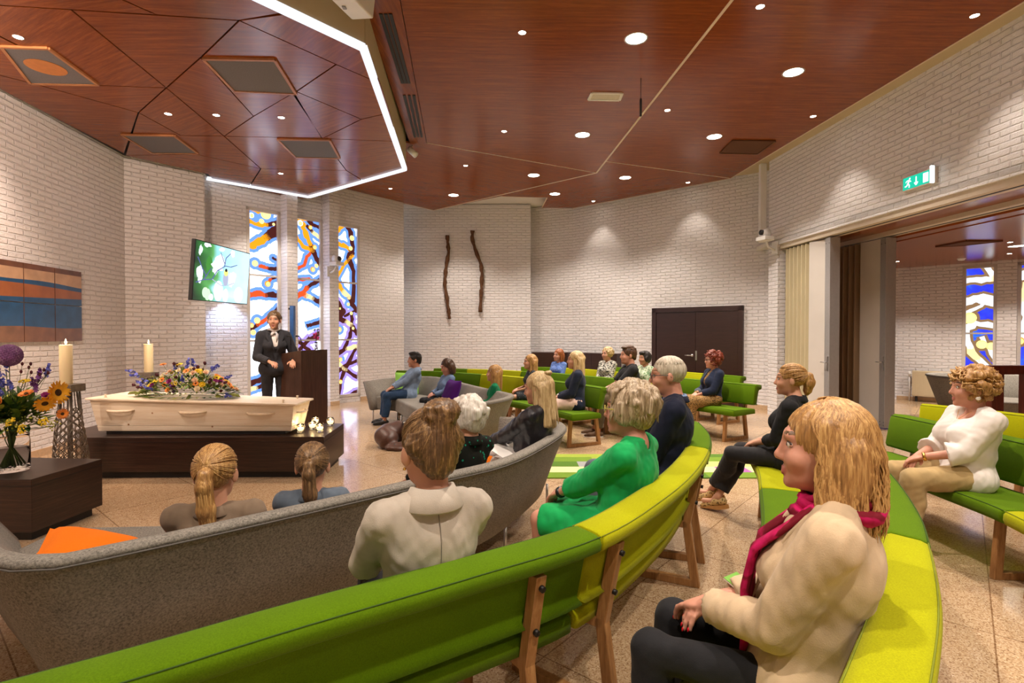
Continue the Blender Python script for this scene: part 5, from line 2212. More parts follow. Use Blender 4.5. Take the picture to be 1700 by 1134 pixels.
def vnormals(V, F):
    a, b, c, d = (V[F[:, i]] for i in range(4))
    n = np.cross(c - a, d - b)
    N = np.zeros_like(V)
    for i in range(4):
        np.add.at(N, F[:, i], n)
    return N / (np.linalg.norm(N, axis=1, keepdims=True) + 1e-12)


def vnoise(V, freq, seed=0):
    """cheap smooth noise: sums of sines in random directions"""
    r = np.random.default_rng(seed)
    out = np.zeros(len(V))
    for i in range(9):
        d = r.normal(size=3)
        d /= np.linalg.norm(d)
        fr = np.asarray(freq, float) * r.uniform(.6, 1.7)
        out += np.sin((V * fr) @ d * 6.28 + r.uniform(0, 6.28))
    return out / 3.0


# ------------------------------------------------------------------ materials of people
def skin_mat(name, c):
    t = NT(name)
    v = t.coords('Object')
    t.base(t.mix(t.noise(v, 9, 4, .6), tuple(x * k for x, k in zip(c, (.92, .84, .82))), c))
    t.set(rough=.5, spec=.35)
    t.b.inputs['Subsurface Weight'].default_value = .12
    t.b.inputs['Subsurface Radius'].default_value = (.02, .008, .004)
    t.b.inputs['Subsurface Scale'].default_value = .5
    t.bump(t.noise(v, 320, 2), .06, .001)
    return t.m


SKIN = skin_mat('skin_fair', (.62, .335, .22))
SKIN2 = skin_mat('skin_tanned', (.52, .255, .155))
SKIN3 = skin_mat('skin_rosy', (.60, .30, .21))
LIPS = plain('lips', (.50, .16, .13), .4, var=.05)
LIPM = plain('lips_pale', (.45, .17, .13), .45, var=.05)
EYEW = plain('eye_white', (.75, .72, .68), .2, var=.02)
IRIS = plain('iris', (.05, .045, .04), .15)
NAILR = plain('nail_red', (.55, .01, .02), .2)


def hair_mat(name, c1, c2, c3, sc=(85, 85, 5), rough=.42):
    t = NT(name)
    v = t.coords('Object', sc)
    f = t.noise(v, 1.0, 4, .6)
    g = t.noise(t.coords('Object', tuple(s * 2.7 for s in sc)), 1.0, 3, .6)
    k = t.math('ADD', t.math('MULTIPLY', f, .6), t.math('MULTIPLY', g, .4))
    t.base(t.ramp(k, [(.30, c1), (.5, c2), (.68, c3)]))
    t.set(rough=rough, spec=.5)
    t.bump(k, .55, .004)
    return t.m


HAIRS = {}


def hair_set(name, d, m, l):
    x = hair_mat(name, srgb(*d), srgb(*m), srgb(*l))
    hi = tuple(min(250, a * .35 + b * .65 + 14) for a, b in zip(m, l))
    HAIRS[x.name] = hair_mat(name + '_highlight', srgb(*m), srgb(*[(a + b) / 2 for a, b in zip(m, l)]), srgb(*hi))
    return x


H_BLOND = hair_set('hair_honey_blonde', (98, 68, 36), (166, 122, 70), (226, 186, 120))
H_LBLOND = hair_set('hair_light_blonde', (132, 104, 66), (194, 164, 116), (238, 216, 170))
H_DBLOND = hair_set('hair_dark_blonde', (54, 38, 25), (100, 73, 46), (176, 140, 94))
H_BROWN = hair_set('hair_brown', (38, 24, 16), (70, 46, 30), (112, 78, 52))
H_BLACK = hair_set('hair_black', (14, 11, 10), (26, 20, 18), (50, 42, 38))
H_WHITE = hair_set('hair_white', (172, 162, 150), (216, 209, 198), (244, 241, 235))
H_GREY = hair_set('hair_ash_grey', (78, 62, 44), (158, 137, 108), (224, 208, 182))
H_RED = hair_set('hair_auburn', (64, 20, 10), (108, 40, 20), (150, 68, 36))
H_COPPER = hair_set('hair_copper', (92, 44, 20), (144, 78, 40), (190, 122, 70))
H_SILVER = hair_set('hair_silver', (146, 132, 112), (200, 188, 168), (234, 227, 212))


def cloth(name, c, rough=.8, scale=14, var=.10, weave=420, bump=.18, sheen=.1):
    if name in _MC:
        return _MC[name]
    t = NT(name)
    v = t.coords('Object')
    a = t.noise(v, scale, 3)
    t.base(t.ramp(a, [(.3, tuple(x * (1 - var) for x in c)), (.7, tuple(min(1, x * (1 + var)) for x in c))]))
    t.set(rough=rough, spec=.2)
    t.b.inputs['Sheen Weight'].default_value = sheen
    h = t.math('ADD', t.math('MULTIPLY', t.noise(v, weave, 2), .3), t.noise(v, 16, 4, .55))
    t.bump(h, bump, .012)
    _MC[name] = t.m
    return t.m


def pattern(name, c1, c2, scale, lo, hi, kind='voronoi', c3=None, stretch=(1, 1, 1)):
    """two or three colour printed cloth"""
    if name in _MC:
        return _MC[name]
    t = NT(name)
    v = t.coords('Object', stretch)
    if kind == 'voronoi':
        vo = t.add('ShaderNodeTexVoronoi', feature='F1')
        vo.inputs['Scale'].default_value = scale
        t.link(v, vo.inputs['Vector'])
        f = vo.outputs['Distance']
    else:
        f = t.noise(v, scale, 3, .6)
    col = t.ramp(f, [(lo, c2), (hi, c1)])
    if c3:
        col = t.mix(t.ramp(t.noise(v, scale * .8, 2), [(.52, (0, 0, 0)), (.56, (1, 1, 1))]), col, c3)
    t.base(col)
    t.set(rough=.75, spec=.2)
    t.bump(t.noise(t.coords('Object'), 16, 4, .55), .18, .012)
    _MC[name] = t.m
    return t.m


def A(*p):
    return np.array(p, float)


def unit(v):
    return v / (np.linalg.norm(v) + 1e-9)


def ik(s, w, l1, l2, pole):
    d = w - s
    L = np.linalg.norm(d)
    L = min(L, (l1 + l2) * .995)
    u = unit(d)
    w = s + u * L
    x = (l1 * l1 - l2 * l2 + L * L) / (2 * L)
    hgt = math.sqrt(max(l1 * l1 - x * x, 0))
    p = pole - u * (pole @ u)
    return s + u * x + unit(p) * hgt, w


def person(name_label, px, py, Y, face, seat=.46, lean=10, hs=1.0, wide=1.0, male=False, yaw=0, pitch=0, skin=None, lips=None,
           top=None, bottom=None, hair=None, hands=None, knees=None, ankles=None, res=.011, stand=False, shoes=None, extras=None,
           s=None, hunch=0, bust=1.0, fing=True, ear=True, brow=None, roll=0, blink=False, shoe_mat=None, xo=0, elbow=.55, lth=1.0, kny=.43):
    skin = skin or SKIN
    eye = aty(px, py, Y)
    eye = A(*eye)
    fx, fy = unit(A(*face))
    phi = math.atan2(-fx, fy)
    cl, sl = math.cos(math.radians(lean)), math.sin(math.radians(lean))
    zl = eye[2]
    if stand:
        s = s or zl / 1.545
        hipz = .90 * s
    else:
        s_fit = (zl - seat - .145 * hs) / (.09 + .485 * cl)
        s = s or s_fit
        hipz = zl - .145 * hs - .485 * cl * s
    wd = s * wide
    # local frame: origin on the floor below the hips, facing +Y
    Hc = A(0, 0, hipz)
    tvec = A(0, -sl, cl)
    nb = Hc + tvec * .485 * s                      # neck base
    hd = nb + A(0, .035 * s + hunch,   .137 * hs)     # head centre (ear level)
    org = eye - A(*(Vector((hd[0], hd[1] + .0, 0)) @ Matrix.Rotation(-phi, 3, 'Z')))
    org[2] = 0
    rt = thing('person', name_label, 'person', (org[0], org[1], 0), phi, None)
    yaw, pitch, roll = math.radians(yaw), math.radians(pitch), math.radians(roll)
    Rh = np.array((Matrix.Rotation(yaw, 3, 'Z') @ Matrix.Rotation(roll, 3, 'Y') @ Matrix.Rotation(pitch, 3, 'X')))
    hp = lambda *p: hd + Rh @ (A(*p) * hs)
    shl = Hc + tvec * .425 * s
    SH = {-1: shl + A(-.158 * wd, .0, 0), 1: shl + A(.158 * wd, 0, 0)}
    la, lf = .285 * s, .245 * s
    if hands is None:
        hands = {-1: A(-.035, .27 * s, hipz + .075), 1: A(.045, .26 * s, hipz + .09)}
    else:
        hands = {k: A(*v) for k, v in hands.items()}
    EL, WR = {}, {}
    for k in (-1, 1):
        pole = A(k * elbow, -.5, -.75)
        EL[k], WR[k] = ik(SH[k], hands[k], la, lf, pole)
    HJ = {k: Hc + A(k * .088 * wd, .02, -.012) for k in (-1, 1)}
    if stand:
        KN = {k: A(k * .085 * s, .02, .48 * s) for k in (-1, 1)}
        AN = {k: A(k * .08 * s, -.01, .085) for k in (-1, 1)}
    else:
        KN = {k: A(k * .105 * wd, kny * s, hipz - .02) for k in (-1, 1)}
        AN = {k: A(k * .10 * wd, .46 * s, .09) for k in (-1, 1)}
        if knees:
            KN = {k: A(*v) for k, v in knees.items()}
        if ankles:
            AN = {k: A(*v) for k, v in ankles.items()}
        else:
            AN = {k: A(KN[k][0], KN[k][1] + .03, .09) for k in (-1, 1)}
    # ---------------- torso primitives, grown by g
    def torso(F, g, tag=0, sleeve='none', hip=True, loose=0):
        kk = .05
        if hip:
            F.ell(Hc + A(0, 0, .01), ((.165 + g) * wd, .115 * wd + g, .115 * s + g), k=kk, tag=tag)
        F.ell(Hc + tvec * .16 * s, ((.135 + g + loose * .5) * wd, .098 * wd + g, .13 * s), k=kk, tag=tag)
        F.ell(Hc + tvec * .32 * s + A(0, .0, 0), ((.15 + g) * wd, .108 * wd + g, .145 * s + g), k=kk, tag=tag)
        if male:
            F.ell(Hc + tvec * .34 * s + A(0, .025, 0), ((.155 + g) * wd, .10 * wd + g, .11 * s + g), k=kk, tag=tag)
        elif bust:
            for k in (-1, 1):
                F.ell(Hc + tvec * .29 * s + A(k * .068 * wd, .085 * wd, 0), .066 * bust * wd + g, k=.04, tag=tag)
        for k in (-1, 1):
            F.cone(nb + A(k * .02, -.01, -.01), SH[k] + A(-k * .012, 0, .006 * s), .046 * s + g * .6, .043 * wd + g * .75, k=.03, tag=tag)
        F.cone(SH[-1] * .85 + SH[1] * .15 + A(0, 0, -.03), SH[1] * .85 + SH[-1] * .15 + A(0, 0, -.03), .055 * s + g * .6, .055 * s + g * .6, k=.035, tag=tag)
    def arm(F, k, g, tag=0, part=1.0, flat=True, kk=.010, flare=0):
        if part <= 1.0:
            e = SH[k] + (EL[k] - SH[k]) * part
            F.cone(SH[k], e, .047 * wd + g * .8, .041 * wd + g * .8 + flare, k=kk, tag=tag, flat=flat)
        else:
            F.cone(SH[k], EL[k], .047 * wd + g * .8, .039 * wd + g * .8, k=kk, tag=tag)
            e = EL[k] + (WR[k] - EL[k]) * (part - 1)
            F.cone(EL[k], e, .038 * wd + g * .8, (.038 - .012 * (part - 1)) * wd + g * .7 + flare, k=.006, tag=tag, flat=flat)
    def leg(F, k, g, tag=0, part=2.0, flat=True, flare=0):
        F.cone(HJ[k], KN[k], .078 * wd * lth + g, .053 * wd * lth + g, k=.03, tag=tag)
        if part > 1:
            e = KN[k] + (AN[k] - KN[k]) * (part - 1)
            mid = KN[k] * .62 + AN[k] * .38 + A(0, -.018, 0)
            if part > 1.5:
                F.cone(KN[k], mid, .054 * wd + g, .050 * wd + g + flare * .5, k=.02, tag=tag)
                F.cone(mid, e, .050 * wd + g + flare * .5, .034 * wd + g + flare, k=.012, tag=tag, flat=flat)
            else:
                F.cone(KN[k], e, .054 * wd + g, .052 * wd + g + flare, k=.02, tag=tag, flat=flat)
    # ---------------- body: one continuous surface
    B = Field(.018)
    torso(B, -.012)
    for k in (-1, 1):
        arm(B, k, -.006, part=2.0, flat=False)
        leg(B, k, -.008, flat=False)
        B.cone(AN[k], AN[k] + A(0, .02, -.02), .032 * s, .03 * s)
        B.cone(AN[k] + A(0, -.02, -.045), AN[k] + A(0, .13 * s, -.06), .028 * s, .022 * s)
    # neck and head
    nr = .058 if male else .047
    B.cone(nb + A(0, -.005, -.02), hp(0, -.022, -.075), nr * hs + .004, nr * hs, k=.025)
    # soft body under the collar line
    B.ell(hp(0, -.012, .033), tuple(x * hs for x in (.0745, .0945, .085)), Rh, k=.02)
    B.ell(hp(0, .028, -.03), tuple(x * hs for x in ((.0625 if male else .0595), .066, .083)), Rh, k=.025)
    B.ell(hp(0, .044, -.083), tuple(x * hs for x in ((.046 if male else .039), .040, .031)), Rh, k=.025)
    B.ell(hp(0, .079, -.100), tuple(x * hs for x in (.018, .014, .014)), Rh, k=.018)
    B.cone(hp(-.032, .079, .030), hp(.032, .079, .030), .013 * hs, .013 * hs, k=.02)
    for k in (-1, 1):
        B.ell(hp(k * .036, .063, -.030), tuple(x * hs for x in (.024, .026, .024)), Rh, k=.02)
    B.cone(hp(0, .086, .018), hp(0, .1035, -.025), .0085 * hs, .0110 * hs, k=.012)
    B.ell(hp(0, .1045, -.029), .0118 * hs, k=.008)
    for k in (-1, 1):
        B.ell(hp(k * .0108, .0965, -.033), .0085 * hs, k=.006)
    for k in (-1, 1):
        B.cone(hp(0, .0935, -.0625), hp(k * .0225, .0815, -.0575), .0058 * hs, .0030 * hs, k=.005, tag=1)
        B.cone(hp(0, .0925, -.0735), hp(k * .0205, .0810, -.0605), .0068 * hs, .0030 * hs, k=.005, tag=1)
        B.cone(hp(k * .030, .070, -.048), hp(k * .044, .062, -.032), .014 * hs, .016 * hs, k=.015)
    if ear:
        for k in (-1, 1):
            Re = Rh @ np.array(Matrix.Rotation(k * -.35, 3, 'Z'))
            B.ell(hp(k * .0775, -.012, -.008), tuple(x * hs for x in (.009, .020, .033)), Re, k=.006)
    for k in (-1, 1):
        B.sub('ell', hp(k * .031, .101, .009), tuple(x * hs for x in (.017, .016, .011)), Rh, k=.012 * hs)
    B.sub('cone', hp(-.019, .099, -.064), hp(.019, .099, -.064), .0022 * hs, .0022 * hs, k=.003)
    # hands
    nails = []
    for k in (-1, 1):
        fd = unit(WR[k] - EL[k])
        d0 = unit(fd * .7 + A(-k * .35, .45, -.35)) if not stand else unit(fd + A(0, .3, -.1))
        side = unit(np.cross(d0, A(0, 0, 1)) * (1))
        pn = unit(np.cross(side, d0))                # up-ish: back of the hand
        if pn[2] < 0:
            pn = -pn
        w = WR[k]
        hsz = s * (1.08 if male else 1.0)
        Rp = np.stack([d0, side, pn], 1)
        B.ell(w + d0 * .048 * hsz, (.052 * hsz, .040 * hsz, .016 * hsz), Rp, k=.014)
        if fing:
            ins = -k
            for j in range(4):
                off = (j - 1.5) * .0195 * hsz
                ln = (.070, .080, .075, .058)[j] * hsz
                p = w + d0 * (.086 - .004 * abs(j - 1.3)) * hsz + side * off
                q = [p]
                dd_ = d0.copy()
                for sg_, cur in ((.42, .28), (.32, .55), (.26, .45)):
                    ca_, sa_ = math.cos(cur), math.sin(cur)
                    dd_ = unit(dd_ * ca_ - pn * sa_)
                    q.append(q[-1] + dd_ * ln * sg_)
                r = [.0098 * hsz, .0088 * hsz, .0078 * hsz, .0066 * hsz]
                B.chain(q, r, k=.004)
                n2 = unit(pn - dd_ * (pn @ dd_))
                nails.append((q[-1] + n2 * .0058 * hsz + dd_ * .002, dd_, n2, side))
            # thumb leaves the side of the palm near its base
            tside = unit(side * (1 if (side @ A(-k, 0, 0)) > 0 else -1))
            tb = w + d0 * .022 * hsz + tside * .030 * hsz
            t1 = tb + unit(d0 * .75 + tside * .62 - pn * .1) * .040 * hsz
            t2 = t1 + unit(d0 * .95 + tside * .15 - pn * .25) * .030 * hsz
            B.chain([tb, t1, t2], [.0135 * hsz, .0105 * hsz, .0085 * hsz], k=.008)
            tdir = unit(t2 - t1)
            n2 = unit(pn - tdir * (pn @ tdir))
            nails.append((t2 + n2 * .0075 * hsz, tdir, n2, unit(np.cross(tdir, n2))))
        else:
            B.cone(w + d0 * .07 * hsz, w + d0 * .14 * hsz - pn * .03, .028 * hsz, .018 * hsz, k=.015)
    V, Fc = B.mesh(res)
    tg = B.tags(V)
    cen = V[Fc].mean(1)
    mi = np.zeros(len(Fc), int)
    loc = (cen - hd) @ Rh / hs
    mi[(tg[Fc] == 1).sum(1) >= 3] = 1
    # eyebrows follow the brow ridge
    for k in (-1, 1):
        bx = loc[:, 0] * k
        arch = .0335 + .007 * np.sin(np.clip((bx - .012) / .036, 0, 1) * 2.4)
        m = (bx > .013) & (bx < .049) & (np.abs(loc[:, 2] - arch) < .0042) & (loc[:, 1] > .05)
        mi[m] = 2
    mk('body', V, Fc, [skin, lips or (LIPM if male else LIPS), brow or H_DBLOND], rt, mi)
    # eyes
    m = MB()
    for k in (-1, 1):
        m.cur = 0
        c = hp(k * .031, .0752, .0085)
        m.ball(c, .0120 * hs, 12, 9)
        if not blink:
            m.cur = 1
            m.ball(hp(k * .0305, .0812, .0080), .0074 * hs, 10, 6)
        m.cur = 2
        # lids
        lid = [hp(k * .031 + .0145 * math.cos(a), .0835 - .006 * abs(math.cos(a)), .0085 + (.0058 if not blink else .001) * math.sin(a)) for a in np.linspace(.05, PI - .05, 9)]
        m.tube([Vector(p) for p in lid], .0030 * hs, 6)
        lid = [hp(k * .031 + .0145 * math.cos(a), .0825 - .006 * abs(math.cos(a)), .0078 - .0048 * math.sin(a)) for a in np.linspace(.05, PI - .05, 9)]
        m.cur = 3
        m.tube([Vector(p) for p in lid], .0028 * hs, 6)
    m.build('eyes', [EYEW, IRIS, plain('lash_line', (.06, .035, .025), .6), skin], rt)
    ctx = dict(rt=rt, Hc=Hc, t=tvec, nb=nb, hd=hd, hp=hp, Rh=Rh, SH=SH, EL=EL, WR=WR, HJ=HJ, KN=KN, AN=AN, s=s, wd=wd, hs=hs, torso=torso, arm=arm, leg=leg, res=res, nails=nails, male=male, hipz=hipz, skin=skin, sd=int(abs(px * 7 + py)))
    if bottom:
        bottom_wear(ctx, **bottom)
    if top:
        for tp in (top if isinstance(top, list) else [top]):
            top_wear(ctx, **tp)
    if shoes:
        shoe_wear(ctx, shoes)
    if hair:
        hair_wear(ctx, **hair)
    if extras:
        extras(ctx)
    return rt


def wrinkle(V, F, amp, sd, fr=(9, 9, 5)):
    N = vnormals(V, F)
    w = vnoise(V, np.array(fr), sd) * .6 + vnoise(V, np.array(fr) * 2.6, sd + 5) * .3
    return V + N * (w * amp)[:, None]


def top_wear(c, mat, name='shirt', g=.012, sleeve=1.97, hem=.06, neck='round', loose=0, collar=None, lapel=None, wr=.0035, vdepth=.2, nw=.058, flare=0, mats=None, open_=0, buttons=None, hemy=None, pockets=False, seam=False):
    rt, s, wd, nb, Hc, t = c['rt'], c['s'], c['wd'], c['nb'], c['Hc'], c['t']
    F = Field(.02)
    c['torso'](F, g, loose=loose)
    if hem > .05:
        F.ell(Hc + A(0, .01, -.03), ((.172 + g) * wd, .125 * wd + g, .12), k=.05)
    if sleeve > 0:
        for k in (-1, 1):
            c['arm'](F, k, g + .004, part=sleeve, flare=flare)
    # neck opening
    F.sub('cone', nb + A(0, .02, .10), nb + A(0, -.008, -.012), nw * s + .012, nw * s, k=.012)
    fw = A(0, 1, 0)
    if neck == 'v':
        F.sub('cone', nb + A(0, .075, .03), Hc + t * (.46 - vdepth) * s + A(0, .175 * wd, 0), .056 * s, .012, k=.012)
    elif neck == 'scoop':
        F.sub('ell', nb + A(0, .085, -.01), (.085, .07, .06), None, k=.015)
    F.plane(Hc + A(0, 0, -hem), A(0, -.12 if not hemy else hemy, 1))
    V, Q = F.mesh(max(c['res'], .0075))
    V = wrinkle(V, Q, wr, c['sd'])
    o = mk(name, V, Q, mat, rt)
    if seam:
        pts = []
        for z in np.arange(Hc[2] - hem + .02, nb[2] - .005, .02):
            Vf = V[(np.abs(V[:, 0]) < .02) & (np.abs(V[:, 2] - z) < .012) & (V[:, 1] < nb[1] + .02)]
            if len(Vf):
                pts.append(Vector((0.0, Vf[:, 1].min() - .0004, z)))
        m = MB()
        m.tube(pts, .0016, 5)
        m.build('back_seam', plain('seam_shadow', tuple(x * .45 for x in srgb(190, 180, 166)), .9), o)
    res = c['res']
    if collar:
        m = MB()
        m.smooth = True
        R = []
        n = 26
        wide_, high, openf = collar
        for i in range(n + 1):
            a = -PI / 2 + (2 * PI) * (i / n)          # start at the front
            fr = openf
            a = PI / 2 + fr + (2 * PI - 2 * fr) * i / n
            ca, sa = math.cos(a), math.sin(a)
            rx, ry = .062 * s + g * .5, .062 * s + g * .5
            base = nb + A(rx * ca, ry * sa - .004, .0 - .022 * max(0, sa) - .004)
            out = A(ca, sa, 0)
            topp = base + A(0, -.004, high) + out * (-.006)
            fold = topp + out * .010
            front = max(0, sa)
            tip = base + out * (wide_ * (.75 + .5 * front)) + A(0, 0, -.014 - wide_ * .55 * front)
            R.append([base, topp, fold, tip, tip + A(0, 0, -.005) - out * .003, base + out * .004])
        m.loft([[tuple(p) for p in r] for r in R])
        m.build('collar', mat, o)
    if lapel:
        for k in (-1, 1):
            m = MB()
            m.smooth = True
            a = nb + A(k * .062 * s, .022, .012)
            b = nb + A(k * .088 * s, .088, -.075 * s)
            e = Hc + t * (.46 - vdepth) * s + A(k * .012, .118 * wd + g + .02, .0)
            pts = [a, a * .5 + b * .5 + A(k * .012, .012, .0), b + A(0, .012, 0), b * .5 + e * .5 + A(0, .024, 0), e]
            m.tube([Vector(p) for p in pts], [.012, .024, .030, .020, .004], 10, .32, up=(0, 1, .3))
            m.build('lapel', mat, o)
    if buttons:
        bm_, zs = buttons
        m = MB()
        for z in zs:
            p = Hc + t * z * s
            # find the front surface
            Vf = V[(np.abs(V[:, 0]) < .02) & (np.abs(V[:, 2] - p[2]) < .015)]
            if len(Vf):
                y = Vf[:, 1].max()
                m.ball((0.0, y + .001, p[2]), (.009, .004, .009), 8, 5)
        if m.v:
            m.build('button', bm_, o)
    if pockets:
        m = MB()
        for k in (-1, 1):
            p = A(k * .08, 0, Hc[2] + .29 * s)
            Vf = V[(np.abs(V[:, 0] - p[0]) < .02) & (np.abs(V[:, 2] - p[2]) < .02)]
            if len(Vf):
                y = Vf[:, 1].max()
                m.box((p[0], y + .001, p[2]), (.085, .008, .028))
        if m.v:
            m.build('pocket_flap', mat, o, .003)
    return o


def bottom_wear(c, mat, name='trousers', kind='trousers', g=.010, part=1.9, flare=.012, wr=.003, len_=.5):
    rt, s, wd, Hc = c['rt'], c['s'], c['wd'], c['Hc']
    F = Field(.02)
    if kind == 'trousers':
        F.ell(Hc + A(0, 0, .01), ((.165 + g) * wd, .12 * wd + g, .12 * s), k=.05)
        for k in (-1, 1):
            c['leg'](F, k, g, part=part, flare=flare)
        F.plane(Hc + A(0, 0, .10), A(0, 0, -1))
    else:
        # skirt: hips plus both thighs blended, then a falling panel
        F.ell(Hc + A(0, 0, .01), ((.17 + g) * wd, .125 * wd + g, .12 * s), k=.05)
        for k in (-1, 1):
            e = c['HJ'][k] + (c['KN'][k] - c['HJ'][k]) * min(1, len_)
            F.cone(c['HJ'][k], e, .092 * wd + g, .075 * wd + g, k=.06, flat=len_ <= 1)
            if len_ > 1:
                e2 = c['KN'][k] + (c['AN'][k] - c['KN'][k]) * (len_ - 1)
                F.cone(c['KN'][k], e2, .075 * wd + g, .085 * wd + g, k=.06, flat=True)
        m_ = (c['KN'][-1] + c['KN'][1]) / 2
        h_ = (c['HJ'][-1] + c['HJ'][1]) / 2
        F.cone(h_, h_ + (m_ - h_) * min(1, len_), .08 * wd, .06 * wd, k=.06, flat=len_ <= 1)
        if len_ > 1:
            an = (c['AN'][-1] + c['AN'][1]) / 2
            F.cone(m_, m_ + (an - m_) * (len_ - 1), .06 * wd, .08 * wd, k=.06, flat=True)
        F.plane(Hc + A(0, 0, .10), A(0, 0, -1))
    V, Q = F.mesh(max(c['res'], .0075))
    V = wrinkle(V, Q, wr, c['sd'] + 3, (8, 8, 8))
    return mk(name, V, Q, mat, rt)


def shoe_wear(c, spec):
    mat, kind = spec[0], spec[1]
    sole = spec[2] if len(spec) > 2 else M_BLACK
    dirs = spec[3] if len(spec) > 3 else {-1: (0, 1, 0), 1: (0, 1, 0)}
    for k in (-1, 1):
        a = c['AN'][k]
        d = unit(A(*dirs[k]))
        up = unit(A(0, 0, 1) - d * d[2])
        sc = c['s'] * (1.08 if c['male'] else 1)
        F = Field(.02)
        o = a - A(0, 0, 1) * .0
        P = lambda x, z: o + d * x * sc + up * z * sc
        F.cone(P(-.035, -.045), P(.02, -.035), .034 * sc, .036 * sc)
        F.cone(P(.02, -.042), P(.12, -.058), .036 * sc, .028 * sc)
        F.cone(P(.12, -.058), P(.175, -.062), .032 * sc, .020 * sc)
        if kind == 'boot':
            F.cone(P(-.01, -.02), P(-.01, .06), .040 * sc, .042 * sc, flat=True)
        else:
            F.sub('cone', P(-.01, .06), P(-.002, -.012), .034 * sc, .030 * sc, k=.008)
        F.plane(P(0, -.082), up)
        V, Q = F.mesh(max(.007, c['res'] * .8))
        ob = mk('shoe', V, Q, mat, c['rt'])
        m = MB()
        side = np.cross(d, up)
        hz = {'wedge': .035, 'heel': .02}.get(kind, .012)
        ring = []
        for x, w in ((-.07, .012), (-.062, .026), (-.03, .034), (.03, .033), (.10, .038), (.16, .034), (.195, .018), (.2, .006)):
            ring.append((x, w))
        top_ = [P(x, -.074) + side * w * sc for x, w in ring] + [P(x, -.074) - side * w * sc for x, w in reversed(ring)]
        bot = [p - up * (hz if (i < 4 or i > 11) else .010) * sc for i, p in enumerate(top_)]
        m.loft([[tuple(p) for p in bot], [tuple(p) for p in top_]])
        m.build('sole', sole, ob)


